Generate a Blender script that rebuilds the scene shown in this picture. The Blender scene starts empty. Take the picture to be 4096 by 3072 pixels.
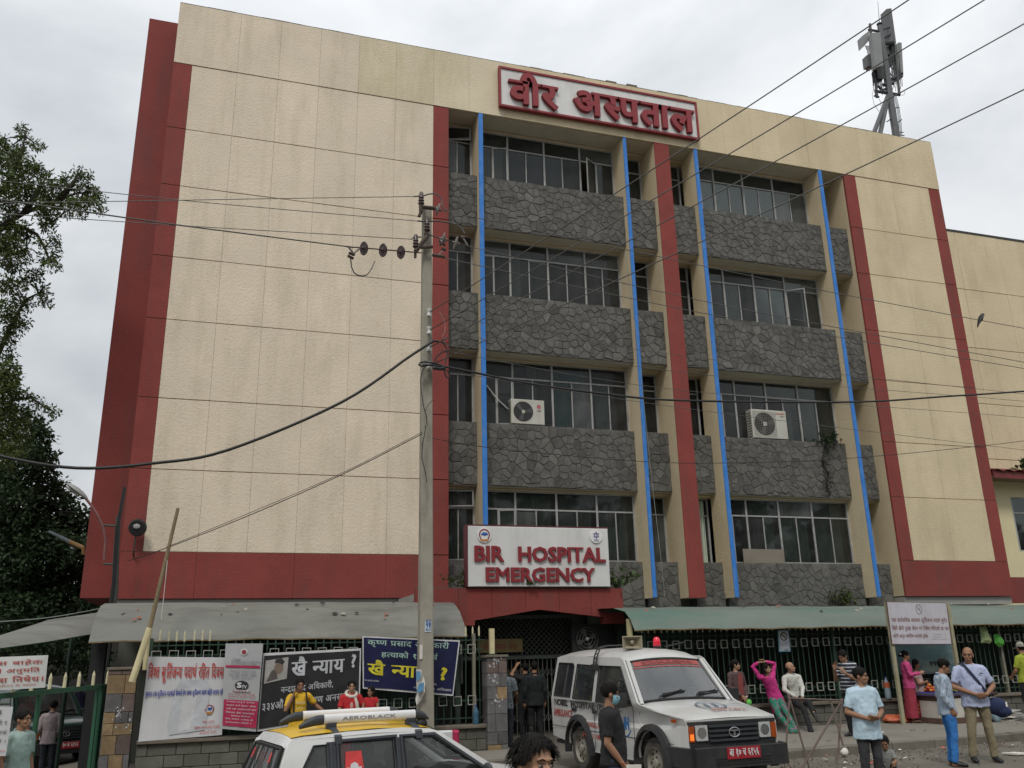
import bpy, bmesh, math, random
import numpy as np
from mathutils import Vector, Matrix, noise, geometry
random.seed(7)
R = math.radians
V = Vector
SC = bpy.context.scene
COL = SC.collection

# ------------------------------------------------------------------ camera
CAM_H = 1.9
YAW, PITCH, ROLL, FOC = 0.314388585, 0.29666001, -0.02211177, 3485.144
_f = V((math.sin(YAW)*math.cos(PITCH), math.cos(YAW)*math.cos(PITCH), math.sin(PITCH)))
_r = V((math.cos(YAW), -math.sin(YAW), 0.0))
_u = _r.cross(_f)
_r2 = _r*math.cos(ROLL) + _u*math.sin(ROLL)
_u2 = -_r*math.sin(ROLL) + _u*math.cos(ROLL)
cam_d = bpy.data.cameras.new('street_camera')
cam = bpy.data.objects.new('street_camera', cam_d)
COL.objects.link(cam)
cam_d.sensor_width = 36.0
cam_d.lens = 36.0*FOC/4096.0
cam_d.clip_start = 0.05
cam_d.clip_end = 2000
M = Matrix((( _r2.x, _u2.x, -_f.x, 0), (_r2.y, _u2.y, -_f.y, 0), (_r2.z, _u2.z, -_f.z, CAM_H), (0, 0, 0, 1)))
cam.matrix_world = M
SC.camera = cam

# ------------------------------------------------------------------ world, sun, exposure
SUN_EL, SUN_AZ = R(52), R(205)
w = bpy.data.worlds.new('World')
SC.world = w
w.use_nodes = True
nt = w.node_tree
nt.nodes.clear()
out = nt.nodes.new('ShaderNodeOutputWorld')
bg = nt.nodes.new('ShaderNodeBackground')
bg2 = nt.nodes.new('ShaderNodeBackground')
addn = nt.nodes.new('ShaderNodeMixShader')
sky = nt.nodes.new('ShaderNodeTexSky')
sky.sky_type = 'NISHITA'
sky.sun_disc = False
sky.sun_elevation = SUN_EL
sky.sun_rotation = SUN_AZ
bg.inputs['Strength'].default_value = 0.07
nt.links.new(sky.outputs[0], bg.inputs['Color'])
tc = nt.nodes.new('ShaderNodeTexCoord')
mp = nt.nodes.new('ShaderNodeMapping')
mp.inputs['Scale'].default_value = (1.0, 1.0, 1.9)
mp.inputs['Location'].default_value = (3.1, 0.4, 1.2)
nt.links.new(tc.outputs['Generated'], mp.inputs['Vector'])
n1 = nt.nodes.new('ShaderNodeTexNoise')
n1.inputs['Scale'].default_value = 2.3
n1.inputs['Detail'].default_value = 7
n1.inputs['Roughness'].default_value = 0.52
n1.inputs['Distortion'].default_value = 0.35
nt.links.new(mp.outputs[0], n1.inputs['Vector'])
cr = nt.nodes.new('ShaderNodeValToRGB')
cr.color_ramp.elements[0].position = 0.34
cr.color_ramp.elements[0].color = (0.262, 0.276, 0.292, 1)
cr.color_ramp.elements[1].position = 0.66
cr.color_ramp.elements[1].color = (0.43, 0.44, 0.445, 1)
nt.links.new(n1.outputs['Fac'], cr.inputs['Fac'])
sep = nt.nodes.new('ShaderNodeSeparateXYZ')
nt.links.new(tc.outputs['Generated'], sep.inputs[0])
mr = nt.nodes.new('ShaderNodeMapRange')          # overcast sky: the zenith is three times as bright as the horizon
mr.inputs['From Min'].default_value = 0.0
mr.inputs['From Max'].default_value = 1.0
mr.inputs['To Min'].default_value = 1.28
mr.inputs['To Max'].default_value = 3.1
nt.links.new(sep.outputs['Z'], mr.inputs['Value'])
nt.links.new(cr.outputs[0], bg2.inputs['Color'])
nt.links.new(mr.outputs[0], bg2.inputs['Strength'])
addn.inputs[0].default_value = 0.9
nt.links.new(bg.outputs[0], addn.inputs[1])
nt.links.new(bg2.outputs[0], addn.inputs[2])
nt.links.new(addn.outputs[0], out.inputs['Surface'])

sun_d = bpy.data.lights.new('sun', 'SUN')
sun_d.energy = 1.5
sun_d.angle = R(15)
sun_d.color = (1.0, 0.96, 0.90)
sun = bpy.data.objects.new('sun', sun_d)
COL.objects.link(sun)
_sd = V((math.sin(SUN_AZ)*math.cos(SUN_EL), math.cos(SUN_AZ)*math.cos(SUN_EL), math.sin(SUN_EL)))
sun.rotation_euler = _sd.to_track_quat('Z', 'Y').to_euler()
sun.location = (0, -20, 40)

SC.view_settings.view_transform = 'Standard'
SC.view_settings.look = 'None'
SC.view_settings.gamma = 1.0
SC.view_settings.use_curve_mapping = False
SC.view_settings.exposure = 0.2
SC.cycles.use_denoising = True
SC.cycles.max_bounces = 6
SC.cycles.transparent_max_bounces = 12

# ------------------------------------------------------------------ helpers
def ray(px, py):
    return _f + _r2*((px-2048)/FOC) - _u2*((py-1536)/FOC)

def at(px, py, Y=None, Z=None, X=None):
    """the place on a plane of the street that the photograph shows at this spot"""
    d = ray(px, py)
    t = Y/d.y if Y is not None else ((Z-CAM_H)/d.z if Z is not None else X/d.x)
    return V((t*d.x, t*d.y, CAM_H + t*d.z))

def lerp(a, b, t): return a + (b-a)*t

def gz(x):
    """height of the street: it climbs gently from left to right"""
    P = [(-40, -1.1), (-9, -.62), (-4, -.58), (-1.5, -.3), (1, -.25), (9, 0), (18, 0), (60, .2)]
    for (x0, z0), (x1, z1) in zip(P, P[1:]):
        if x <= x1: return lerp(z0, z1, max(0, (x-x0)/(x1-x0)))
    return P[-1][1]

class MB:
    def __init__(s): s.v = []; s.f = []; s.m = []; s.mi = 0
    def _add(s, vs, fs):
        b = len(s.v); s.v += [tuple(p) for p in vs]
        for f in fs: s.f.append(tuple(b+i for i in f)); s.m.append(s.mi)
        return s
    def box(s, lo, hi, M=None):
        x0, y0, z0 = lo; x1, y1, z1 = hi
        vs = [V(p) for p in ((x0,y0,z0),(x1,y0,z0),(x1,y1,z0),(x0,y1,z0),(x0,y0,z1),(x1,y0,z1),(x1,y1,z1),(x0,y1,z1))]
        if M is not None: vs = [M @ p for p in vs]
        return s._add(vs, ((0,3,2,1),(4,5,6,7),(0,1,5,4),(1,2,6,5),(2,3,7,6),(3,0,4,7)))
    def cbox(s, lo, hi, c=.01, M=None):
        """box with its front (-Y) edges chamfered"""
        x0, y0, z0 = lo; x1, y1, z1 = hi
        vs = [V(p) for p in ((x0,y1,z0),(x1,y1,z0),(x1,y1,z1),(x0,y1,z1),(x0,y0+c,z0),(x1,y0+c,z0),(x1,y0+c,z1),(x0,y0+c,z1),(x0+c,y0,z0+c),(x1-c,y0,z0+c),(x1-c,y0,z1-c),(x0+c,y0,z1-c))]
        if M is not None: vs = [M @ p for p in vs]
        fs = [(3,2,1,0), (8,9,10,11)]
        for i in range(4):
            j = (i+1) % 4
            fs += [(i, j, 4+j, 4+i), (4+i, 4+j, 8+j, 8+i)]
        return s._add(vs, fs)
    def quad(s, *p): return s._add(p, (tuple(range(len(p))),))
    def tube(s, pts, r, n=8, cap=True):
        pts = [V(p) for p in pts]; N = len(pts)
        rs = r if isinstance(r, (list, tuple)) else [r]*N
        rings = []; up = None
        for i, p in enumerate(pts):
            t = (pts[min(i+1, N-1)] - pts[max(i-1, 0)])
            if t.length < 1e-9: t = V((0,0,1))
            t.normalize()
            if up is None: up = V((0,0,1)) if abs(t.z) < .9 else V((0,1,0))
            a = t.cross(up); 
            if a.length < 1e-6: up = V((1,0,0)); a = t.cross(up)
            a.normalize(); b = a.cross(t).normalized(); up = b
            rings.append([p + (a*math.cos(2*math.pi*k/n) + b*math.sin(2*math.pi*k/n))*rs[i] for k in range(n)])
        return s.loft(rings, cap)
    def loft(s, rings, cap=True):
        n = len(rings[0]); vs = [p for q in rings for p in q]; fs = []
        for i in range(len(rings)-1):
            for k in range(n):
                a, b = i*n+k, i*n+(k+1) % n
                fs.append((a, b, b+n, a+n))
        if cap:
            fs.append(tuple(range(n-1, -1, -1))); b = (len(rings)-1)*n; fs.append(tuple(b+k for k in range(n)))
        return s._add(vs, fs)
    def lathe(s, prof, o=(0,0,0), axis=(0,0,1), n=16, cap=True):
        o = V(o); q = V(axis).normalized().to_track_quat('Z', 'Y').to_matrix()
        rings = [[o + q @ V((r*math.cos(2*math.pi*k/n), r*math.sin(2*math.pi*k/n), h)) for k in range(n)] for r, h in prof]
        return s.loft(rings, cap)
    def ball(s, c, rx, ry=None, rz=None, n=12, m=8, M=None):
        ry = rx if ry is None else ry; rz = rx if rz is None else rz; c = V(c)
        vs = []; fs = []
        for i in range(1, m):
            a = math.pi*i/m
            for k in range(n):
                b = 2*math.pi*k/n
                p = V((rx*math.sin(a)*math.cos(b), ry*math.sin(a)*math.sin(b), rz*math.cos(a)))
                vs.append(c + (M @ p if M is not None else p))
        zt = V((0,0,rz)); vs += [c + (M @ zt if M is not None else zt), c - (M @ zt if M is not None else zt)]
        t, b_ = len(vs)-2, len(vs)-1
        for i in range(m-2):
            for k in range(n):
                a, b = i*n+k, i*n+(k+1) % n
                fs.append((a, a+n, b+n, b))
        for k in range(n):
            fs.append((t, k, (k+1) % n)); l = (m-2)*n; fs.append((b_, l+(k+1) % n, l+k))
        return s._add(vs, fs)
    def prism(s, poly, a, b, fn):
        """polygon (2-D points) swept from a to b: fn(u, v, t) gives the 3-D point"""
        n = len(poly)
        vs = [fn(u, v, a) for u, v in poly] + [fn(u, v, b) for u, v in poly]
        fs = [tuple(range(n-1, -1, -1)), tuple(range(n, 2*n))]
        for i in range(n): j = (i+1) % n; fs.append((i, j, n+j, n+i))
        return s._add(vs, fs)
    def holed(s, outer, holes, fn, a, b):
        """flat panel with holes, given thickness between a and b"""
        loops = [outer] + list(holes)
        tri = geometry.tessellate_polygon([[V((u, v, 0)) for u, v in L] for L in loops])
        pts = [p for L in loops for p in L]; n = len(pts)
        vs = [fn(u, v, a) for u, v in pts] + [fn(u, v, b) for u, v in pts]
        fs = [tuple(t) for t in tri] + [tuple(n+i for i in reversed(t)) for t in tri]
        k = 0
        for L in loops:
            for i in range(len(L)):
                p, q = k+i, k+(i+1) % len(L); fs.append((p, q, n+q, n+p))
            k += len(L)
        return s._add(vs, fs)
    def mesh(s, name, mats, smooth=False, recalc=True):
        me = bpy.data.meshes.new(name)
        me.from_pydata(s.v, [], s.f)
        mats = mats if isinstance(mats, (list, tuple)) else [mats]
        for m_ in mats: me.materials.append(m_)
        if len(mats) > 1: me.polygons.foreach_set('material_index', s.m)
        if recalc:
            bm = bmesh.new(); bm.from_mesh(me); bmesh.ops.recalc_face_normals(bm, faces=bm.faces); bm.to_mesh(me); bm.free()
        if smooth: smoothed(me, smooth)
        me.update()
        return me
    def build(s, name, mats, parent=None, smooth=False, recalc=True):
        return link(name, s.mesh(name, mats, smooth, recalc), parent)

def smoothed(me, ang):
    me.polygons.foreach_set('use_smooth', [True]*len(me.polygons))
    if ang is not True:
        bm = bmesh.new(); bm.from_mesh(me)
        for e in bm.edges:
            if len(e.link_faces) == 2 and e.calc_face_angle(0) > R(ang): e.smooth = False
        bm.to_mesh(me); bm.free()

ROOTINV = {}
def link(name, me, parent=None):
    o = bpy.data.objects.new(name, me); COL.objects.link(o)
    if parent is not None:
        o.parent = parent
        if parent.name in ROOTINV: o.matrix_parent_inverse = ROOTINV[parent.name]
    return o

def tag(o, label=None, cat=None, group=None, kind=None):
    if label: o['label'] = label
    if cat: o['category'] = cat
    if group: o['group'] = group
    if kind: o['kind'] = kind
    return o

def thing(name, label, cat, loc=(0,0,0), rz=0.0, group=None):
    o = bpy.data.objects.new(name, None); COL.objects.link(o)
    o.empty_display_size = .2
    o.location = loc; o.rotation_euler = (0, 0, rz)
    ROOTINV[o.name] = (Matrix.Translation(V(loc)) @ Matrix.Rotation(rz, 4, 'Z')).inverted()
    return tag(o, label, cat, group)

def place(o, loc, rz=0.0):
    """move a thing that was built at the origin to its place"""
    o.location = loc; o.rotation_euler = (0, 0, rz)

def children(o): return [c for c in COL.objects if c.parent == o]

def copy_tree(o, parent=None):
    c = o.copy(); COL.objects.link(c)
    if parent is not None: c.parent = parent
    for ch in KIDS(o): copy_tree(ch, c)
    return c
def KIDS(o): return list(o.children)

# ------------------------------------------------------------------ materials
MATS = {}
def mat(name, col, rough=.85, var=.18, vscale=3.0, bump=0.0, bscale=40.0, metal=0.0, spec=.4, rnd=0.0, dirt=None, stretch=None, emis=0.0, bdist=.02, coat=0.0):
    """procedural surface: base colour broken up by two noises, optional per-piece variation, streaks of dirt, fine relief"""
    if name in MATS: return MATS[name]
    m = bpy.data.materials.new(name); m.use_nodes = True; MATS[name] = m
    t = m.node_tree; b = t.nodes['Principled BSDF']
    b.inputs['Roughness'].default_value = rough; b.inputs['Metallic'].default_value = metal
    b.inputs['Specular IOR Level'].default_value = spec
    if coat: b.inputs['Coat Weight'].default_value = coat
    N, L = t.nodes.new, t.links.new
    tc = N('ShaderNodeTexCoord'); vec = tc.outputs['Object']
    if stretch:
        mp = N('ShaderNodeMapping'); mp.inputs['Scale'].default_value = stretch; L(vec, mp.inputs[0]); vec2 = mp.outputs[0]
    else: vec2 = vec
    n = N('ShaderNodeTexNoise'); n.inputs['Scale'].default_value = vscale; n.inputs['Detail'].default_value = 8; n.inputs['Roughness'].default_value = .62
    L(vec2, n.inputs['Vector'])
    r = N('ShaderNodeMapRange'); r.inputs['From Min'].default_value = .28; r.inputs['From Max'].default_value = .72
    r.inputs['To Min'].default_value = 1-var; r.inputs['To Max'].default_value = 1+var; L(n.outputs['Fac'], r.inputs['Value'])
    fac = r.outputs[0]
    if rnd:
        oi = N('ShaderNodeObjectInfo'); r2 = N('ShaderNodeMapRange'); r2.inputs['To Min'].default_value = 1-rnd; r2.inputs['To Max'].default_value = 1+rnd
        L(oi.outputs['Random'], r2.inputs['Value']); mu = N('ShaderNodeMath'); mu.operation = 'MULTIPLY'; L(fac, mu.inputs[0]); L(r2.outputs[0], mu.inputs[1]); fac = mu.outputs[0]
    mx = N('ShaderNodeVectorMath'); mx.operation = 'SCALE'; mx.inputs[0].default_value = col[:3]; L(fac, mx.inputs['Scale'])
    colr = mx.outputs[0]
    if dirt:
        dc, ds, amt = dirt[:3]
        mp2 = N('ShaderNodeMapping'); mp2.inputs['Scale'].default_value = dirt[3] if len(dirt) > 3 else (1, 1, .18); L(vec, mp2.inputs[0])
        n2 = N('ShaderNodeTexNoise'); n2.inputs['Scale'].default_value = ds; n2.inputs['Detail'].default_value = 9; n2.inputs['Roughness'].default_value = .7; L(mp2.outputs[0], n2.inputs['Vector'])
        r3 = N('ShaderNodeMapRange'); r3.inputs['From Min'].default_value = .48; r3.inputs['From Max'].default_value = .72; r3.inputs['To Max'].default_value = amt; L(n2.outputs['Fac'], r3.inputs['Value'])
        mix = N('ShaderNodeMix'); mix.data_type = 'RGBA'; L(r3.outputs[0], mix.inputs['Factor']); L(colr, mix.inputs['A']); mix.inputs['B'].default_value = (*dc, 1); colr = mix.outputs['Result']
    L(colr, b.inputs['Base Color'])
    if emis: L(colr, b.inputs['Emission Color']); b.inputs['Emission Strength'].default_value = emis
    if bump:
        n3 = N('ShaderNodeTexNoise'); n3.inputs['Scale'].default_value = bscale; n3.inputs['Detail'].default_value = 5; L(vec, n3.inputs['Vector'])
        bp = N('ShaderNodeBump'); bp.inputs['Strength'].default_value = bump; bp.inputs['Distance'].default_value = bdist
        L(n3.outputs['Fac'], bp.inputs['Height']); L(bp.outputs[0], b.inputs['Normal'])
    return m

def glass(name, tint=(.5, .55, .55), refl=1.0, rough=.02, dust=0.0):
    """window glass: clear tinted pane that reflects by Fresnel, with a film of dust"""
    if name in MATS: return MATS[name]
    m = bpy.data.materials.new(name); m.use_nodes = True; MATS[name] = m
    t = m.node_tree; t.nodes.clear(); N, L = t.nodes.new, t.links.new
    o = N('ShaderNodeOutputMaterial'); tr = N('ShaderNodeBsdfTransparent'); tr.inputs[0].default_value = (*tint, 1)
    gl = N('ShaderNodeBsdfGlossy'); gl.inputs['Roughness'].default_value = rough
    fr = N('ShaderNodeFresnel'); fr.inputs['IOR'].default_value = 1.52
    mu = N('ShaderNodeMath'); mu.operation = 'MULTIPLY'; mu.inputs[1].default_value = refl; L(fr.outputs[0], mu.inputs[0])
    mx = N('ShaderNodeMixShader'); L(mu.outputs[0], mx.inputs[0]); L(tr.outputs[0], mx.inputs[1]); L(gl.outputs[0], mx.inputs[2])
    last = mx.outputs[0]
    if dust:
        df = N('ShaderNodeBsdfDiffuse'); df.inputs[0].default_value = (.42, .43, .42, 1)
        tc = N('ShaderNodeTexCoord'); n = N('ShaderNodeTexNoise'); n.inputs['Scale'].default_value = 1.7; n.inputs['Detail'].default_value = 8
        L(tc.outputs['Object'], n.inputs['Vector'])
        r = N('ShaderNodeMapRange'); r.inputs['From Min'].default_value = .3; r.inputs['From Max'].default_value = .75; r.inputs['To Min'].default_value = dust*.3; r.inputs['To Max'].default_value = dust*1.6; L(n.outputs['Fac'], r.inputs['Value'])
        m2 = N('ShaderNodeMixShader'); L(r.outputs[0], m2.inputs[0]); L(last, m2.inputs[1]); L(df.outputs[0], m2.inputs[2]); last = m2.outputs[0]
    L(last, o.inputs['Surface'])
    return m

# ------------------------------------------------------------------ lettering
_tc = bpy.data.curves.new('lettering_source', 'FONT')
_to = bpy.data.objects.new('lettering_source', _tc); COL.objects.link(_to)
GLY = {}
def glyphs(s, bold=0.0, fill=True):
    """flat outline of a run of text as (points, faces); the pen starts at x = 0"""
    k = (s, round(bold, 4))
    if k in GLY: return GLY[k]
    _tc.body = s; _tc.resolution_u = 2
    dg = bpy.context.evaluated_depsgraph_get(); dg.update()
    me = bpy.data.meshes.new_from_object(_to.evaluated_get(dg))
    bm = bmesh.new(); bm.from_mesh(me); bpy.data.meshes.remove(me)
    bmesh.ops.remove_doubles(bm, verts=bm.verts[:], dist=1e-5)
    if bold:                                   # heavier strokes: push the outline outwards
        mv = {}
        for f in bm.faces:
            f.normal_update(); s_ = 1 if f.normal.z > 0 else -1
            for l in f.loops:
                if len(l.edge.link_faces) != 1: continue
                a, b = l.vert, l.link_loop_next.vert; d = (b.co-a.co)*s_
                if d.length < 1e-7: continue
                n_ = V((d.y, -d.x, 0)).normalized()
                for q in (a, b): mv.setdefault(q, []).append(n_)
        for q, ns in mv.items():
            t = sum(ns, V((0, 0, 0)))
            if t.length > .3: q.co += t.normalized()*bold*min(1.6, len(ns)/t.length)
    bm.verts.index_update()
    GLY[k] = ([v.co.copy() for v in bm.verts], [tuple(v.index for v in (f.verts if f.normal.z >= 0 else reversed(f.verts))) for f in bm.faces]); bm.free()
    return GLY[k]

CONS = set(chr(c) for c in range(0x915, 0x93A))
def shape(s, bold=0.0):
    """run of Latin or Nagari text -> (points, faces): puts the short-i sign before its letter, halves the first letters of conjuncts,
    draws the hook and the stroke of the letter ra"""
    PV, PF = [], []; x = 0.0
    def put(t, half=False):
        nonlocal x
        vs, fs = glyphs(t, bold)
        if not vs: x += .3; return 0
        w_ = max(v.x for v in vs)
        if half:
            bm = bmesh.new(); bv = [bm.verts.new(v) for v in vs]
            for f in fs:
                try: bm.faces.new([bv[i] for i in f])
                except ValueError: pass
            cut = w_*.585
            bmesh.ops.bisect_plane(bm, geom=bm.verts[:]+bm.edges[:]+bm.faces[:], plane_co=(cut, 0, 0), plane_no=(1, 0, 0), clear_outer=True)
            bm.verts.index_update(); vs = [v.co.copy() for v in bm.verts]; fs = [tuple(v.index for v in f.verts) for f in bm.faces]; bm.free(); w_ = cut
        b = len(PV); PV.extend(V((v.x+x, v.y, 0)) for v in vs); PF.extend(tuple(b+i for i in f) for f in fs)
        x += w_; return w_
    def stroke(p, q, t=.07):
        d = (V((*q, 0))-V((*p, 0))); n = V((-d.y, d.x, 0)).normalized()*t*.5
        b = len(PV); PV.extend([V((*p, 0))-n, V((*q, 0))-n, V((*q, 0))+n, V((*p, 0))+n]); PF.append((b, b+1, b+2, b+3))
    i = 0; n = len(s)
    while i < n:
        ch = s[i]
        if ch == ' ': x += .34; i += 1; continue
        if ch in CONS:
            halves = []; reph = False; rakar = False
            while i+2 < n and s[i+1] == '\u094d' and s[i+2] in CONS:
                if s[i] == '\u0930' and not halves: reph = True
                elif s[i+2] == '\u0930': break
                else: halves.append(s[i])
                i += 2
            base = s[i]; i += 1
            if i+1 < n and s[i] == '\u094d' and s[i+1] == '\u0930': rakar = True; i += 2
            marks = ''
            while i < n and 0x900 <= ord(s[i]) <= 0x94c and s[i] not in CONS and (ord(s[i]) < 0x904 or ord(s[i]) >= 0x93a): marks += s[i]; i += 1
            if '\u093f' in marks:
                vs, fs = glyphs('\u093f', bold); x0 = x
                b = len(PV); PV.extend(V((v.x+x, v.y, 0)) for v in vs); PF.extend(tuple(b+k for k in f) for f in fs); x += .26
                marks = marks.replace('\u093f', '')
            for h in halves: put(h, True)
            x0 = x; put(base + marks)
            if rakar: stroke((x0+(x-x0)*.62, .22), (x0+(x-x0)*.12, .03))
            if reph: stroke((x-.12, .62), (x-.2, .82), .08); stroke((x-.2, .82), (x-.06, .86), .07)
        else:
            j = i
            while j < n and s[j] not in CONS and s[j] != ' ': j += 1
            put(s[i:j]); i = j
            x += .03
    return PV, PF

def print_on(s, fn, u0, u1, v0, v1, m, parent, name='lettering', bold=0.0):
    """flat print on a sheet: fn(u, v) gives the place on the sheet"""
    lines = s if isinstance(s, list) else [(s, u0, u1, v0, v1)]
    if len(lines) > 1:                       # every line of print is a piece of its own
        return [print_on(s_, fn, a, b, c, d, m, parent, name, bold) for s_, a, b, c, d in lines]
    mb = MB()
    for s_, a, b, c, d in lines:
        vs, fs = shape(s_, bold); xs = [v.x for v in vs]; ys = [v.y for v in vs]; x0, x1, y0, y1 = min(xs), max(xs), min(ys), max(ys)
        mb._add([fn(lerp(a, b, (v.x-x0)/(x1-x0)), lerp(c, d, (v.y-y0)/(y1-y0))) for v in vs], fs)
    return mb.build(name, m, parent, recalc=False)

def lettering(s, O, U, W, depth, m, parent=None, name='lettering', bold=0.0, fit=True, ret=False):
    """text filling the rectangle O, O+U, O+W (its own bounding box), standing `depth` proud of it"""
    vs, fs = shape(s, bold)
    O, U, W = V(O), V(U), V(W); Nn = U.cross(W).normalized()
    xs = [v.x for v in vs]; ys = [v.y for v in vs]; x0, x1, y0, y1 = min(xs), max(xs), min(ys), max(ys)
    mb = MB(); P = [O + U*((v.x-x0)/(x1-x0)) + W*((v.y-y0)/(y1-y0)) for v in vs]
    n = len(P)
    cnt = {}
    for f in fs:
        for a, b in zip(f, f[1:]+f[:1]): cnt[(a, b)] = 1
    top = [p + Nn*depth for p in P]
    F = [tuple(f) for f in fs]
    if depth > .004:
        side = [(a, b, b+n, a+n) for (a, b) in cnt if (b, a) not in cnt]
        mb._add(top + P, F + [tuple(reversed(q)) for q in side])
    else: mb._add(top, F)
    if ret: return mb
    return mb.build(name, m, parent, recalc=False)
# ------------------------------------------------------------------ colours of the place
CREAM = mat('stucco_pale_cream', (.64, .55, .43), .93, .09, .7, bump=.48, bscale=21, bdist=.028, rnd=.03, dirt=((.42,.36,.25), 1.1, .5, (2.2,1,.35)))
YELL = mat('stucco_yellow_cream', (.58, .485, .325), .93, .09, .7, bump=.55, bscale=22, bdist=.026, rnd=.03, dirt=((.33,.27,.16), 1.4, .4))
MIDC = mat('stucco_stained_cream', (.595, .515, .375), .93, .1, .7, bump=.55, bscale=21, bdist=.026, rnd=.03, dirt=((.36,.33,.17), 1.1, .55))
SOFF = mat('soffit_paint', (.52, .475, .385), .9, .06, 1.5, bump=.15, bscale=30, dirt=((.25,.2,.14), 2.2, .35, (1,1,1)))
REDP = mat('red_wall_paint', (.212, .042, .035), .88, .14, 1.2, bump=.5, bscale=22, bdist=.02, rnd=.05, dirt=((.13,.05,.042), 1.5, .65, (2, 1, .3)))
MARO = mat('maroon_wall_paint', (.198, .040, .034), .9, .1, 1.4, bump=.5, bscale=20, bdist=.02, dirt=((.1,.05,.05), 1.3, .5))
REDJ = mat('joint_paint', (.27, .15, .105), .95, .2, 4)
BLUE = mat('blue_paint', (.03, .175, .52), .7, .08, 5, bump=.2, bscale=40, dirt=((.3,.4,.5), 5, .25, (1,1,.5)))
STONE = mat('slate_stone', (.096, .093, .084), .88, .32, 4.0, bump=.5, bscale=30, bdist=.02, rnd=.36, dirt=((.19,.18,.155), 5, .4, (1,1,1)))
MORTL = mat('pale_stone_mortar', (.11, .105, .095), .95, .4, 3)
MORT = mat('stone_mortar', (.08, .078, .07), .95, .25, 6, bump=.3, bscale=50)
ALUM = mat('weathered_window_frame', (.31, .31, .30), .55, .22, 6, metal=.0, dirt=((.16,.15,.13), 7, .55, (1,1,.3)))
WGLASS = glass('window_glass', (.5, .54, .53), .62, .03, .04)
WGL2 = glass('dusty_window_glass', (.45, .48, .47), .62, .06, .15)
WGL3 = glass('grimy_window_glass', (.22, .23, .22), .5, .12, .07)
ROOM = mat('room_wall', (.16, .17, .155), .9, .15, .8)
FLOORM = mat('floor_slab', (.3, .29, .27), .9, .12, 1.2)
CURT = [mat('curtain_grey', (.62, .62, .57), .95, .15, 3), mat('curtain_teal', (.16, .42, .45), .95, .15, 3), mat('curtain_sage', (.50, .57, .47), .95, .15, 3), mat('curtain_brown', (.26, .18, .13), .95, .15, 3)]

# ------------------------------------------------------------------ ground
ASPH = mat('dusty_asphalt', (.135, .122, .10), .95, .22, .5, bump=.5, bscale=60, bdist=.01, dirt=((.085,.066,.048), .55, .85, (1,1,1)))
CONC = mat('pavement_concrete', (.20, .185, .155), .93, .2, .9, bump=.4, bscale=45, bdist=.01, dirt=((.10,.085,.065), .9, .7, (1,1,1)))
KERB = mat('kerb_concrete', (.15, .138, .115), .93, .22, 1.5, bump=.4, bscale=40, bdist=.01, rnd=.12, dirt=((.07,.06,.045), 1.6, .7, (1,1,1)))
xs = [-300, -120, -60] + [-40 + 1.5*i for i in range(54)] + [60, 120, 300]
ys = [-120, -50, -20, -8, -3, 0, 3, 6, 8, 10, 12, 13, 14, 15, 16, 18, 20, 24, 30, 45, 80, 160, 400]
g = MB()
vs = []
for y in ys:
    for x in xs:
        vs.append((x, y, gz(x) + .012*noise.noise(V((x*.9, y*.9, 3))) + .01*noise.noise(V((x*.25, y*.25, 9)))))
n_ = len(xs)
g._add(vs, [(j*n_+i, j*n_+i+1, (j+1)*n_+i+1, (j+1)*n_+i) for j in range(len(ys)-1) for i in range(n_-1)])
tag(g.build('ground', ASPH, smooth=True), 'dusty grey brown street in front of the hospital', kind='structure')

def kerb_y(x): return 14.05 + (x-9.0)*.068
def pave(name, x0, x1, yf, yb, label):
    n = max(2, int((x1-x0)/1.0)); mb = MB(); L = []
    root = None
    for i in range(n+1):
        x = lerp(x0, x1, i/n)
        L.append((x, yf(x)+.15, yb, gz(x)+.15))
    vs = []; fs = []
    for x, a, b, z in L: vs += [(x, a, z), (x, b, z), (x, b, z-.5), (x, a, z-.5)]
    for i in range(n):
        a, b = i*4, i*4+4
        fs += [(a, b, b+1, a+1), (a+3, b+3, b, a), (a+1, b+1, b+2, a+2)]
    fs += [(0, 1, 2, 3), (n*4+3, n*4+2, n*4+1, n*4)]
    mb._add(vs, fs); root = tag(mb.build(name, CONC), label, kind='structure')
    for i in range(n):
        (xa, ya, _, za), (xb, yb_, _, zb) = L[i], L[i+1]
        k = MB(); j = random.uniform(-.008, .008); dz = random.uniform(-.006, .006)
        q = [(xa+.006, ya-.15+j), (xb-.006, yb_-.15+j), (xb-.006, yb_-.004), (xa+.006, ya-.004)]
        zz = (za+dz, zb+dz, zb+dz, za+dz)
        c = .018
        lo = [V((x, y, z-.45)) for (x, y), z in zip(q, zz)]; mid = [V((x, y, z-c)) for (x, y), z in zip(q, zz)]
        hi = [V((x, y + (c if m_ < 2 else 0), z)) for m_, ((x, y), z) in enumerate(zip(q, zz))]
        k.loft([lo, mid, hi]); k.build('kerb_stone', KERB, root)
    return root
pave('pavement', 8.75, 40.0, kerb_y, 21.4, 'raised concrete pavement in front of the right fence')
pave('pavement', -1.3, 5.6, lambda x: 16.2, 21.4, 'raised pavement along the left fence behind the taxi')
FARP = MB()
for i in range(24):
    x0 = -30 + i*3
    FARP.box((x0, -4, gz(x0)-.3), (x0+3, 5.2, gz(x0+1.5)+.14))
tag(FARP.build('pavement', CONC), 'near pavement on the photographer side of the street', kind='structure')

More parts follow.
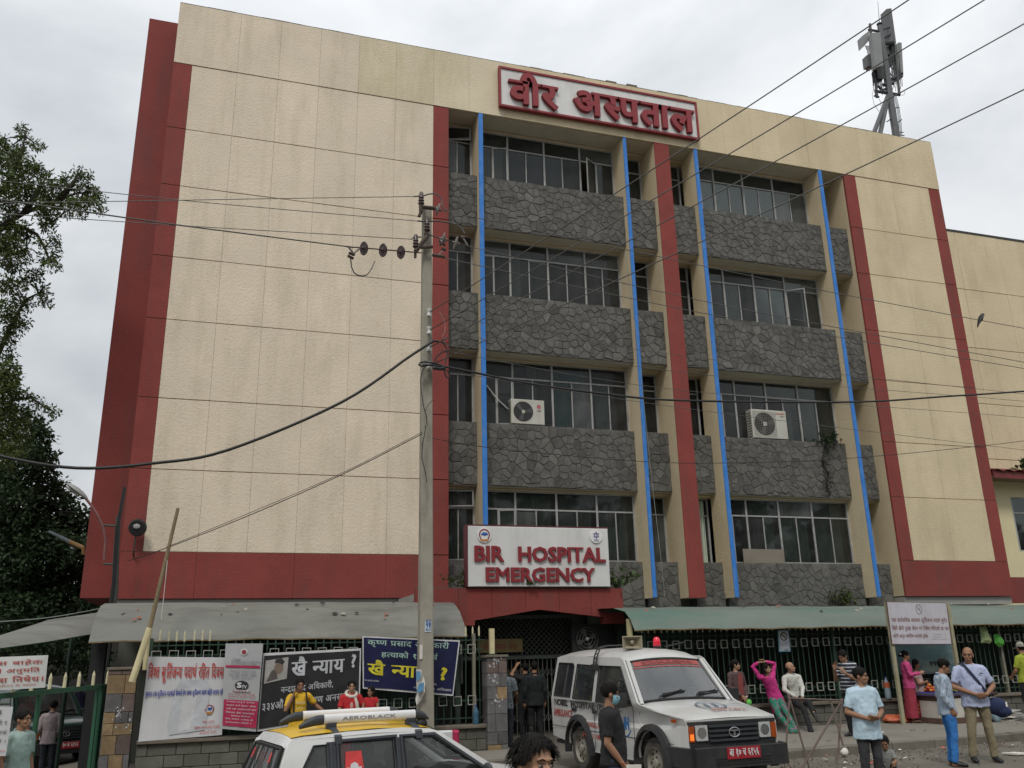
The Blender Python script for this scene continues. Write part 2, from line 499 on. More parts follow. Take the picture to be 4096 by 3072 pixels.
# ------------------------------------------------------------------ hospital building
FY = 21.6
HZ = [17.22, 15.23, 13.55, 11.55, 9.87, 7.855, 6.13, 4.22, 3.17]
hosp = thing('hospital_building', 'four storey cream hospital with red bands, blue fins and grey stone spandrels', 'building', (10.4, FY, 3.17))
def hbox(name, m, lo, hi): return MB().box(lo, hi).build(name, m, hosp)
hbox('wing_wall', REDJ, (-2.33, FY+.013, 3.19), (4.79, 36, 18.95))
hbox('wing_wall', REDJ, (19.10, FY+.013, 3.19), (23.13, 36, 18.95))
hbox('side_pier', MARO, (-3.17, 22.4, 3.25), (-2.336, 31, 19.08))
hbox('roof_slab', SOFF, (4.795, FY+.07, 17.222), (19.095, 36, 18.4))
hbox('parapet_wall', MIDC, (-2.325, FY+.05, 17.24), (23.125, FY+.45, 19.11))
def panel(name, m, x0, x1, z0, z1, y, th=.07, gx=.0022, gzz=.010, c=.003):
    j = random.uniform(-.003, .003)
    MB().cbox((x0+gx, y+j, z0+gzz), (x1-gx, y+th, z1-gzz), c).build(name, m, hosp)
XL = [-1.87, -.71, .385, 1.49, 2.59, 3.67, 4.795]
for a, b in zip(XL, XL[1:]):
    for t, u in zip(HZ[:7], HZ[1:8]): panel('panel', CREAM, a, b, u, t, FY)
XP = [-2.336] + XL[1:6] + [4.795 + 1.079*i for i in range(18)]
XP[-1] = 23.14
for i, (a, b) in enumerate(zip(XP, XP[1:])):
    panel('parapet_panel', CREAM if b < 2.6 else (MIDC if b < 8 else YELL), a, b, 17.222, 19.14, FY-.02, .075, .0018, .002)
for t, u in zip(HZ[:7], HZ[1:8]):
    panel('red_band', REDP, -2.336, -1.87, u, t, FY-.004, .08, .001, .01, .004)
    panel('red_band', REDP, 4.795, 5.25, u, t, FY-.004, 1.2, .001, .01, .004)
    panel('red_band', REDP, 19.09, 19.56, u, t, FY-.004, .08, .001, .009, .004)
    panel('red_band', REDP, 22.66, 23.14, u, t, FY-.004, .08, .001, .009, .004)
    for a, b in ((19.56, 21.1), (21.1, 22.66)): panel('panel', YELL, a, b, u, t, FY, gx=.003)
XB = [-2.336, -.71, 1.49, 3.67, 5.25]
for a, b in zip(XB, XB[1:]): panel('red_band', REDP, a, b, 3.17, 4.22, FY-.004, .085 if b < 5 else 1.2, .003, .009, .004)
panel('red_band', REDP, 19.09, 23.14, 3.17, 4.22, FY-.004, .085, .003, .009, .004)
hbox('reveal', YELL, (19.088, FY+.078, 3.2), (19.10, 22.75, 17.22))
# coping: a thin worn mortar line along the top
cp = MB()
for i in range(70):
    x0 = -2.33 + i*25.45/70
    h = .02 + .025*abs(noise.noise(V((x0*2.1, 0, 0)))) + (.05 if 7.2 < x0 < 13.6 else 0)*abs(noise.noise(V((x0*4, 2, 0))))*2
    cp.box((x0, FY-.012, 19.142), (x0+25.45/70, FY+.44, 19.142+h))
cp.build('coping', mat('coping_mortar', (.14, .125, .10), .95, .4, 5), hosp)
# vertical fins with a blue front and the red central pillar
for x0, x1 in ((6.16, 6.29), (10.85, 10.96), (13.34, 13.47), (18.06, 18.19)):
    f = MB().box((x0, FY+.02, 3.17), (x1, 22.44, 17.22)).build('fin', YELL, hosp)
    MB().cbox((x0-.002, FY-.012, 3.168), (x1+.002, FY+.018, 17.222), .006).build('fin_edge', BLUE, f)
pil = hbox('pillar', YELL, (11.93, FY+.02, 3.17), (12.445, 22.72, 17.22))
MB().cbox((11.928, FY-.015, 3.15), (12.447, FY+.018, 17.222), .008).build('pillar_face', REDP, pil)

# stone-clad spandrels: every stone is a piece of its own
BAYS = [(5.25, 6.16, 0), (6.29, 10.85, 1), (10.96, 11.93, 0), (12.445, 13.34, 0), (13.47, 18.06, 1), (18.19, 19.09, 0)]
FLOORS = [(13.57, 15.25, .23), (9.83, 11.53, .23), (6.11, 7.85, .50), (2.92, 4.16, .50)]
def clip(poly, p, n):
    out = []
    for a, b in zip(poly, poly[1:]+poly[:1]):
        da, db = (a-p).dot(n), (b-p).dot(n)
        if da <= 0: out.append(a)
        if (da < 0 < db) or (db < 0 < da): out.append(a + (b-a)*(da/(da-db)))
    return out
STONES = []
for fi, (zb, zt, dep) in enumerate(FLOORS):
    yp = FY + dep
    for x0, x1, wide in BAYS:
        hbox('spandrel', MORT if fi < 2 else MORTL, (x0, yp+.012, zb+.012), (x1, yp+.30, zt-.004))
        sf = hbox('soffit', SOFF, (x0, yp+.05, zb), (x1, 22.75, zb+.03))
        sp = .225
        nx, nz = max(2, round((x1-x0)/sp)), max(3, round((zt-zb)/(sp*.93)))
        sd = []
        for i in range(-1, nx+1):
            for j in range(-1, nz+1):
                if random.random() < .12: continue
                sd.append(V((x0+(i+.5+.5*(j % 2)+random.uniform(-.42, .42))*(x1-x0)/nx, zb+.06+(j+.5+random.uniform(-.42, .42))*(zt-zb-.06)/nz)))
        for p in sd:
            if not (x0 < p.x < x1 and zb+.02 < p.y < zt): continue
            poly = [V((x0+.004, zb+.02)), V((x1-.004, zb+.02)), V((x1-.004, zt-.002)), V((x0+.004, zt-.002))]
            for q in sd:
                d = q-p
                if 0 < d.length < 1.0: poly = clip(poly, (p+q)/2 - d.normalized()*random.uniform(.003, .009), d)
                if len(poly) < 3: break
            if len(poly) < 3: continue
            c = sum(poly, V((0, 0)))/len(poly)
            area = abs(sum(a.x*b.y-b.x*a.y for a, b in zip(poly, poly[1:]+poly[:1])))/2
            STONES.append((area/(c.x**2+400+c.y**2), poly, c, yp))
STONES.sort(key=lambda t: -t[0])
rest = MB()
for k, (_, poly, c, yp) in enumerate(STONES):
    mb = MB() if k < 300 else rest
    out_ = random.uniform(.0, .012); tx, tz = random.uniform(-.03, .03), random.uniform(-.03, .03)
    poly = [c + (p-c)*random.uniform(.97, 1.0) for p in poly]
    base = [V((p.x, yp+.03, p.y)) for p in poly]
    mid = [V((p.x, yp+.006-out_ + (p.x-c.x)*tx+(p.y-c.y)*tz, p.y)) for p in poly]
    q = .89
    top = [V((c.x+(p.x-c.x)*q, yp-.001-out_ + (p.x-c.x)*tx+(p.y-c.y)*tz, c.y+(p.y-c.y)*q)) for p in poly]
    mb.loft([base, mid, top])
    if k < 300: mb.build('stone', STONE, hosp)
tag(rest.build('stone_cladding', mat('slate_stone_mass', (.096, .093, .084), .88, .5, 4.2, bump=.5, bscale=30, bdist=.02, dirt=((.21,.20,.18), 4, .3, (1,1,1))), hosp), kind='stuff')

# windows
PANES = {}
def pane_mesh(w_, h_):
    k = (round(w_, 3), round(h_, 3))
    if k not in PANES: PANES[k] = [MB().box((0, 0, 0), (w_, .006, h_)).mesh('pane', m_) for m_ in (WGLASS, WGLASS, WGL2, WGLASS, WGL3)]
    return random.choice(PANES[k])
def window(x0, x1, z0, z1, Y, mull, parent, opens=(), split=True, ft=.055, transom=.5):
    """steel window: outer frame, mullions, transom, two leaves below each top light; `opens` swings single leaves out"""
    f = MB(); d0, d1 = Y-.03, Y+.04
    X = [x0] + list(mull) + [x1]
    f.box((x0, d0, z1-.04), (x1, d1, z1)); f.box((x0, d0, z0), (x1, d1, z0+.05))
    zt_ = z1-transom
    for i, x in enumerate(X):
        a = ft/2 if 0 < i < len(X)-1 else (0 if i == 0 else ft)
        xa = x0 if i == 0 else x-a
        f.box((xa, d0-.004, z0+.05), (min(x1, xa+ft), d1-.004, z1-.04))
    cells = []
    for i, (a, b) in enumerate(zip(X, X[1:])):
        a2 = a + (ft if i == 0 else ft/2) ; b2 = b - (ft if i == len(X)-2 else ft/2)
        f.box((a2, d0+.006, zt_-.022), (b2, d1-.006, zt_+.022))
        cells.append(('top', a2, b2, zt_+.022, z1-.04))
        if split and b2-a2 > .5:
            m_ = (a2+b2)/2
            f.box((m_-.016, d0+.01, z0+.05), (m_+.016, d1-.01, zt_-.022))
            cells += [('leaf', a2, m_-.016, z0+.05, zt_-.022), ('leaf', m_+.016, b2, z0+.05, zt_-.022)]
        else: cells.append(('leaf', a2, b2, z0+.05, zt_-.022))
    wo = f.build('window', ALUM, parent)
    for k, (kind, a, b, c, d) in enumerate(cells):
        if k in opens:
            s_ = opens[k]; ang = R(s_)
            hx = a if s_ > 0 else b
            Mx = Matrix.Translation(V((hx, Y-.02, 0))) @ Matrix.Rotation(-abs(ang) if s_ > 0 else abs(ang), 4, 'Z') @ Matrix.Translation(V((-hx, -Y+.02, 0)))
            sm = MB()
            for lo, hi in (((a, Y-.02, c), (a+.035, Y+.01, d)), ((b-.035, Y-.02, c), (b, Y+.01, d)), ((a+.035, Y-.02, c), (b-.035, Y+.01, c+.035)), ((a+.035, Y-.02, d-.035), (b-.035, Y+.01, d))): sm.box(lo, hi, Mx)
            sm.build('sash', ALUM, wo)
            MB().box((a+.035, Y-.008, c+.035), (b-.035, Y-.002, d-.035), Mx).build('pane', WGLASS, wo)
        else:
            o = link('pane', pane_mesh(b-a, d-c), wo)
            o.location = (a, Y+.002, c); o.rotation_euler = (random.uniform(-.006, .006), 0, random.uniform(-.006, .006))
    return wo
for fi, (zb, zt, dep) in enumerate(FLOORS):
    ztop = 17.15 if fi == 0 else FLOORS[fi-1][0]-.06
    hbox('floor_slab', FLOORM, (4.8, 22.78, zb+.02), (19.09, 29, zb+.25))
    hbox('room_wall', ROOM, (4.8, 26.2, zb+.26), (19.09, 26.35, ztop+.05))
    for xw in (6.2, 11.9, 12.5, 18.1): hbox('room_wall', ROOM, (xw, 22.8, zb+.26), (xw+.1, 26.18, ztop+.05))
    hbox('window_sill', SOFF, (5.25, FY+dep+.302, zt-.05), (19.09, 22.78, zt-.006))
    hbox('spandrel_back', SOFF, (5.25, 22.40, zb+.26), (19.09, 22.60, zt-.055))
    O1 = {0: {2: 18, 10: -35}, 1: {1: 8}, 2: {2: 12}, 3: {2: 22}}[fi]
    window(6.29, 10.85, zt, ztop, 22.42, (7.30, 8.49, 9.69), hosp, O1)
    O2 = {0: {1: 70}, 1: {10: 40}, 2: {1: 15}, 3: {}}[fi]
    window(13.47, 18.06, zt, ztop, 22.42, (14.47, 15.58, 16.75), hosp, O2)
    for a, b in ((5.25, 6.16),): window(a, b, zt, ztop, 22.42, (), hosp, {0: 12} if fi in (0, 3) else {})
    for a, b in ((10.96, 11.93), (12.445, 13.34), (18.19, 19.09)): window(a, b, zt, ztop, 22.66, (), hosp, {1: 25} if (fi+int(a)) % 3 == 0 else {})
    hbox('reveal', YELL, (5.25, 22.36, ztop), (19.09, 22.70, ztop+.05))
    # curtains behind some panes
    spec = {0: [(6.4, 7.2, 0), (17.0, 17.3, 0)], 1: [(9.8, 10.7, 0), (14.6, 15.5, 2), (7.4, 7.7, 0)], 2: [(7.8, 8.1, 0), (8.6, 9.6, 1), (15.7, 16.6, 0), (17.0, 17.5, 2), (9.9, 10.6, 2)], 3: [(6.5, 8.4, 2), (8.6, 9.6, 0), (9.8, 10.7, 0), (14.5, 15.5, 2), (15.7, 16.7, 2), (12.6, 13.2, 2), (5.4, 6.0, 0), (16.9, 17.9, 0)]}[fi]
    for a, b, ci in spec:
        cm = MB(); n = 24; P = []
        for i in range(n+1):
            x = lerp(a, b, i/n); y = 22.64 + .03*math.sin(i*1.7) + random.uniform(-.008, .008)
            P.append((x, y))
        for (xa, ya), (xb, yb_) in zip(P, P[1:]): cm.quad((xa, ya, zt+.02), (xb, yb_, zt+.02), (xb, yb_, ztop-.06), (xa, ya, ztop-.06))
        cm.build('curtain', CURT[ci], hosp, smooth=True, recalc=False)
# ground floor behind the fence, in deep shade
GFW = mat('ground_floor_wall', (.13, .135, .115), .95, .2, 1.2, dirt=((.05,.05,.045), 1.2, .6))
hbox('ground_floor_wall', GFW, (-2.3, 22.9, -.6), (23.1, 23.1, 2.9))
hbox('overhang_slab', FLOORM, (-2.32, FY+.09, 2.94), (5.2, 23.2, 3.168))
hbox('overhang_slab', FLOORM, (19.1, FY+.09, 2.94), (23.12, 23.2, 3.168))

# far right: annex with its own eave and window
ann = thing('annex_building', 'lower cream annex behind the right end of the hospital with a red eave', 'building', (28, 23.2, 0))
AY = 23.2
MB().box((23.3, AY+.075, 6.5), (44, 34, 16.55)).build('annex_wall', REDJ, ann)
AZ = [16.66, 14.3, 12.0, 9.9, 7.9, 6.5]; AX = [23.3, 25.2, 27.2, 29.2, 31.2, 34.0, 38.0]
for a, b in zip(AX, AX[1:]):
    for t, u in zip(AZ, AZ[1:]):
        MB().cbox((a+.004, AY+random.uniform(-.002, .002), u+.01), (b-.004, AY+.07, t-.01), .005).build('panel', YELL, ann)
MB().box((23.3, AY-.02, 16.64), (44, AY+.5, 16.72)).build('coping', mat('dark_coping', (.05, .05, .05), .9), ann)
LOWY = 22.25
AW = mat('annex_paint', (.60, .53, .33), .9, .06, 1.2, bump=.2, bscale=30)
ww = [(24.42, 4.62), (26.2, 4.62), (26.2, 6.40), (24.42, 6.40)]
MB().holed([(23.16, 3.8), (30, 3.8), (30, 7.2), (23.16, 7.2)], [ww], lambda u, v, t: V((u, t, v)), LOWY, LOWY+.2).build('annex_front', AW, ann)
MB().box((23.16, LOWY-.012, 3.0), (30, LOWY+.2, 3.795)).build('red_base', MARO, ann)
MB().box((23.16, LOWY-.006, 1.2), (30, LOWY+.2, 2.99)).build('lower_wall', AW, ann)
MB().box((23.2, 23.0, 3.0), (30, 23.1, 7.1)).build('room_wall', ROOM, ann)
window(24.42, 26.2, 4.62, 6.40, LOWY+.06, (25.3,), ann, {}, False, .09, .52)
EAVE = mat('red_corrugated_sheet', (.15, .03, .028), .6, .25, 5, bump=.2)
MB().box((23.18, 21.55, 6.86), (30, 21.6, 7.10)).build('eave_board', EAVE, ann)
er = MB(); n = 60
top = []
for i in range(n+1):
    x = lerp(23.18, 30, i/n); h = .03*math.sin(i*1.6)
    top.append((x, h))
for (xa, ha), (xb, hb) in zip(top, top[1:]):
    er.quad((xa, 21.48, 7.12+ha), (xb, 21.48, 7.12+hb), (xb, 23.2, 7.55+hb), (xa, 23.2, 7.55+ha))
    er.quad((xa, 21.48, 7.10+ha), (xb, 21.48, 7.10+hb), (xb, 23.2, 7.53+hb), (xa, 23.2, 7.53+ha))
er.build('eave_roof', EAVE, ann, recalc=False)
MB().box((23.18, 21.62, 6.9), (30, 22.25, 6.95)).build('eave_soffit', mat('eave_soffit', (.2, .17, .1), .9), ann)
# ------------------------------------------------------------------ sign boards on the building
WHITEB = mat('white_sign_board', (.62, .62, .60), .55, .05, 1.5, dirt=((.3,.29,.26), 2.5, .3))
SIGNRED = mat('sign_red', (.225, .022, .028), .5, .1, 4)
SIGNDK = mat('sign_edge_dark', (.1, .02, .025), .6)
def zm2(x, y): return (1366+x*.6175, y*.6175)
def zm7(x, y): return (1600+x*.5877, 1700+y*.5877)
def zm5(x, y): return (1366+x*.6175, 800+y*.6175)
def zm6(x, y): return (2732+x*.6167, 800+y*.6167)
def zm8(x, y): return (2800+x*.5859, 1700+y*.5859)
def z1(x, y): return (x*.4973, 2400+y*.4973)
def z2(x, y): return (900+x*.4973, 2400+y*.4973)
def z3(x, y): return (1900+x*.4973, 2400+y*.4973)
def z4(x, y): return (2900+x*.5407, 2400+y*.5407)
def ze(x, y): return (1650+x*.375, 2450+y*.375)
def zi(x, y): return (1380+x*.2351, 740+y*.2351)
def zmast(x, y): return (3400+x*.3614, y*.3614)
def zlamp(x, y): return (150+x*.3918, 1850+y*.3918)

sg = thing('hospital_sign', 'long white board with raised red Nagari letters and red border on the parapet', 'sign', (10.1, 21.4, 17.47))
MB().box((6.82, 21.44, 17.53), (13.44, 21.535, 18.81)).build('board', WHITEB, sg)
fr = MB()
for lo, hi in (((6.765, 21.40, 17.47), (13.5, 21.538, 17.535)), ((6.765, 21.40, 18.805), (13.5, 21.538, 18.87)), ((6.765, 21.40, 17.535), (6.825, 21.538, 18.805)), ((13.435, 21.40, 17.535), (13.5, 21.538, 18.805))): fr.box(lo, hi)
fr.build('frame', SIGNRED, sg)
def run(text, parent, Y, xl, xr, zlo, zhi, depth, m, bold, name='letter'):
    lettering(text, (xl, Y, zlo), (xr-xl, 0, 0), (0, 0, zhi-zlo), depth, m, parent, name, bold)
a = at(2031.7, 321, 21.4).x; b = at(2229, 346, 21.4).x
run('वीर', sg, 21.44, a, b, 17.58, 18.72, .13, SIGNRED, .035)
a = at(2292, 426, 21.4).x; b = at(2772, 447, 21.4).x
run('अस्पताल', sg, 21.44, a, b, 17.60, 18.47, .13, SIGNRED, .035)

es = thing('emergency_sign', 'white box sign with raised red capitals above the entrance canopy', 'sign', (6.9, 19.4, 3.28))
MB().cbox((5.17, 19.40, 3.29), (8.65, 19.66, 4.655), .012).build('board', WHITEB, es)
tr = MB(); tr.box((5.15, 19.41, 4.658), (8.67, 19.67, 4.69)); tr.box((5.135, 19.405, 3.29), (5.165, 19.67, 4.655)); tr.build('edge_trim', SIGNDK, es)
Y = 19.4
words = [('BIR', (505, 706)), ('HOSPITAL', (803, 1395))]
zl, zh = at(*zm7(800, 932), Y=Y).z, at(*zm7(800, 826), Y=Y).z
for t, (xa, xb) in words:
    run(t, es, Y, at(*zm7(xa, 900), Y=Y).x, at(*zm7(xb, 900), Y=Y).x, zl, zh, .055, SIGNRED, .03)
zl, zh = at(*zm7(900, 1070), Y=Y).z, at(*zm7(900, 970), Y=Y).z
run('EMERGENCY', es, Y, at(*zm7(582, 1030), Y=Y).x, at(*zm7(1325, 1030), Y=Y).x, zl, zh, .055, SIGNRED, .03)
EMW = mat('emblem_white', (.7, .7, .68), .5, .04)
EMR = mat('emblem_crimson', (.25, .03, .04), .6); EMB = mat('emblem_blue', (.03, .09, .33), .6); EMO = mat('emblem_ochre', (.42, .18, .05), .6); EMP = mat('emblem_violet', (.16, .14, .3), .6)
def disc(c, r, y0, y1, m, parent, name, n=28):
    mb = MB(); mb.prism([(c.x+r*math.cos(2*math.pi*k/n), c.z+r*math.sin(2*math.pi*k/n)) for k in range(n)], y0, y1, lambda u, v, t: V((u, t, v)))
    return mb.build(name, m, parent)
def flat(parent, name, m, polys, y, dy=.006):
    mb = MB()
    for p in polys: mb.prism(p, y, y-dy, lambda u, v, t: V((u, t, v)))
    return mb.build(name, m, parent)
def state_emblem(c, r, y, parent, base=True):
    """mountain emblem: crimson flowers round a blue mountain, white hill, ochre ribbon"""
    e = disc(c, r, y, y-.03, EMW, parent, 'emblem') if base else None
    tgt = parent if base is False else e
    y2 = y-.031 if base else y
    k = r/.165
    dots = []
    for i in range(18):
        a_ = R(-40 + i*260/17); cx, cz = c.x+.118*k*math.cos(a_), c.z+.015*k+.118*k*math.sin(a_)
        dots.append([(cx+.017*k*math.cos(q*math.pi/3), cz+.017*k*math.sin(q*math.pi/3)) for q in range(6)])
    flat(tgt, 'flower_ring', EMR, dots, y2)
    flat(tgt, 'mountain', EMB, [[(c.x-.09*k, c.z+.01*k), (c.x-.03*k, c.z+.075*k), (c.x+.01*k, c.z+.06*k), (c.x+.045*k, c.z+.07*k), (c.x+.095*k, c.z+.02*k), (c.x+.02*k, c.z-.01*k)]], y2)
    flat(tgt, 'ribbon', EMO, [[(c.x-.115*k, c.z-.07*k), (c.x-.06*k, c.z-.09*k), (c.x+.06*k, c.z-.09*k), (c.x+.115*k, c.z-.07*k), (c.x+.075*k, c.z-.135*k), (c.x-.075*k, c.z-.135*k)]], y2)
state_emblem(at(*zm7(572, 752), Y=19.4), .165, 19.399, es)
c = at(*zm7(1332, 760), Y=19.4)
e = disc(c, .155, 19.399, 19.369, EMW, es, 'emblem')
def tri(c, r, up, w_=.012):
    P = [(c.x+r*math.cos(R(90*up+120*i)), c.z+.03+r*math.sin(R(90*up+120*i))) for i in range(3)]
    Q = [(c.x+(r-w_*2)*math.cos(R(90*up+120*i)), c.z+.03+(r-w_*2)*math.sin(R(90*up+120*i))) for i in range(3)]
    return [[P[i], P[(i+1) % 3], Q[(i+1) % 3], Q[i]] for i in range(3)]
flat(e, 'star', EMP, tri(c, .09, 1)+tri(c, .09, -1)+[[(c.x-.008, c.z-.06), (c.x+.008, c.z-.06), (c.x+.008, c.z+.08), (c.x-.008, c.z+.08)], [(c.x-.07, c.z-.07), (c.x+.07, c.z-.075), (c.x+.07, c.z-.085), (c.x-.07, c.z-.08)], [(c.x-.06, c.z-.1), (c.x+.06, c.z-.105), (c.x+.06, c.z-.112), (c.x-.06, c.z-.107)]], 19.368)

# ------------------------------------------------------------------ entrance canopy (red arched beam)
can = thing('entrance_canopy', 'red canopy beam with a shallow arched underside over the entrance', 'canopy', (6.6, 19.5, 2.45))
tops, bot = 3.262, [(4.0, 2.45), (5.34, 2.45), (5.345, 2.56), (6.89, 2.785), (8.485, 2.60), (8.49, 2.45), (9.0, 2.45)]
def bz(x):
    for (a, za), (b, zb) in zip(bot, bot[1:]):
        if a <= x <= b and b-a > .02: return lerp(za, zb, (x-a)/(b-a))
    return 2.45
cuts = [4.0] + [at(*zm7(q, 1180), Y=19.5).x for q in (400, 623, 855, 1083, 1300)] + [9.0]
for a, b in zip(cuts, cuts[1:]):
    inner = [(x, z) for x, z in bot if a < x < b]
    poly = [(a+.004, bz(a+.01))] + inner + [(b-.004, bz(b-.01)), (b-.004, tops), (a+.004, tops)]
    MB().prism(poly, 19.5, 19.75, lambda u, v, t: V((u, t, v))).build('panel', REDP, can)
MB().box((4.0, 19.755, 3.0), (9.0, 22.85, 3.15)).build('slab', FLOORM, can)
MB().box((4.02, 19.56, 3.265), (8.98, 19.74, 3.285)).build('coping', mat('canopy_coping', (.1, .09, .07), .95, .3, 6), can)

# plants growing on the masonry
def leafmat(name, c, var=.4): 
    if name in MATS: return MATS[name]
    m = mat(name, c, .6, var, .9, rnd=0, spec=.25)
    t = m.node_tree; b = t.nodes['Principled BSDF']
    n = t.nodes.new('ShaderNodeTexNoise'); n.inputs['Scale'].default_value = 9; n.inputs['Detail'].default_value = 3
    tcn = t.nodes.new('ShaderNodeTexCoord'); t.links.new(tcn.outputs['Object'], n.inputs['Vector'])
    src = b.inputs['Base Color'].links[0].from_socket
    r = t.nodes.new('ShaderNodeMapRange'); r.inputs['From Min'].default_value = .3; r.inputs['From Max'].default_value = .7; r.inputs['To Min'].default_value = .45; r.inputs['To Max'].default_value = 1.5
    t.links.new(n.outputs['Fac'], r.inputs['Value'])
    v = t.nodes.new('ShaderNodeVectorMath'); v.operation = 'SCALE'; t.links.new(src, v.inputs[0]); t.links.new(r.outputs[0], v.inputs['Scale'])
    t.links.new(v.outputs[0], b.inputs['Base Color'])
    tr_ = t.nodes.new('ShaderNodeBsdfTranslucent'); t.links.new(v.outputs[0], tr_.inputs[0])
    mx = t.nodes.new('ShaderNodeMixShader'); mx.inputs[0].default_value = .22
    o = t.nodes['Material Output']; t.links.new(b.outputs[0], mx.inputs[1]); t.links.new(tr_.outputs[0], mx.inputs[2]); t.links.new(mx.outputs[0], o.inputs['Surface'])
    return m
BARK = mat('bark', (.035, .029, .022), .95, .3, 6, bump=.6, bscale=25)
LEAFA = leafmat('leaf_mid_green', (.072, .098, .026))
LEAFB = leafmat('leaf_dark_green', (.028, .052, .021))
LEAFC = leafmat('leaf_weed_green', (.07, .11, .035))
def leaf(mb, p, d, l, w_, roll=0.0):
    """one folded leaf (two quads)"""
    d = d.normalized(); s = d.cross(V((0, 0, 1)))
    if s.length < .1: s = V((1, 0, 0))
    s.normalize(); s = (Matrix.Rotation(roll, 3, d) @ s); n = s.cross(d).normalized()
    m_ = p + d*l*.5 - n*l*.06; t = p + d*l - n*l*.1
    mb._add([p, m_+s*w_*.5+n*w_*.18, t, m_-s*w_*.5+n*w_*.18, m_], [(0, 1, 2, 4), (0, 4, 2, 3)])
def rdir(): 
    while True:
        v = V((random.uniform(-1, 1), random.uniform(-1, 1), random.uniform(-1, 1)))
        if .05 < v.length < 1: return v.normalized()
def plant(name, label, c, r, n, l, m, cat='plant', stems=6, flat_=.8):
    t = thing(name, label, cat, c); st = MB(); fo = MB(); c = V(c)
    for i in range(stems):
        d = V((random.uniform(-1, 1), random.uniform(-1, .1), random.uniform(.1, 1))).normalized(); e_ = c + V((d.x*r, d.y*r*.6, d.z*r*flat_))
        st.tube([c, (c+e_)/2+V((0, 0, .03*r)), e_], [.008, .006, .003], 5)
        for k in range(n//stems):
            p = c.lerp(e_, random.uniform(.25, 1.05)) + rdir()*r*.16
            leaf(fo, p, (d+rdir()*.9), l*random.uniform(.6, 1.2), l*.6, random.uniform(-1, 1))
    st.build('stem', BARK, t); fo.build('leaves', m, t, recalc=False)
    return t
plant('canopy_plant', 'broad leaved weed growing out of the canopy right of the emergency sign', at(*zm7(1490, 1110), Y=19.7), .55, 70, .17, LEAFC, stems=8)
plant('canopy_plant', 'dark weeds growing on the canopy left of the emergency sign', at(*zm7(385, 1100), Y=19.75), .42, 90, .10, LEAFA, stems=8)
plant('canopy_plant', 'small sprig hanging at the lower edge of the emergency sign', at(*zm7(885, 1090), Y=19.36), .16, 20, .09, LEAFC, stems=4, flat_=.3)
plant('wall_fern', 'dark fern growing out of the top of the stone spandrel right of the air conditioner', at(*zm8(880, 125), Y=22.05), .42, 260, .09, LEAFB, stems=14)
plant('wall_fern', 'weeds on the lowest stone spandrel above the right awning', at(*zm8(960, 1225), Y=22.0), .5, 220, .1, LEAFA, stems=14)
plant('eave_grass', 'tuft of grass on the red eave at the right edge', at(4090, 1885, Y=21.7), .3, 60, .2, LEAFC, stems=10, flat_=1.2)
DARKM = mat('dark_stain_moss', (.012, .013, .011), .95, .4, 8)
def creeper(pts, label, n=60):
    t = thing('creeper', label, 'plant', pts[0]); fo = MB(); st = MB()
    st.tube(pts, .02, 5)
    for k in range(n):
        i = random.randrange(len(pts)-1); p = pts[i].lerp(pts[i+1], random.random()) + V((random.uniform(-.15, .15), -.03, random.uniform(-.12, .12)))
        q = p + V((random.uniform(-.12, .12), -.01, random.uniform(-.12, .12))); st.tube([p, q], .012, 4)
    st.build('stem', DARKM, t)
creeper([at(*zm8(*q), Y=22.03) for q in ((850, 160), (835, 260), (880, 340), (860, 400), (890, 480))], 'dark dead creeper hanging down the stone below the fern', 46)

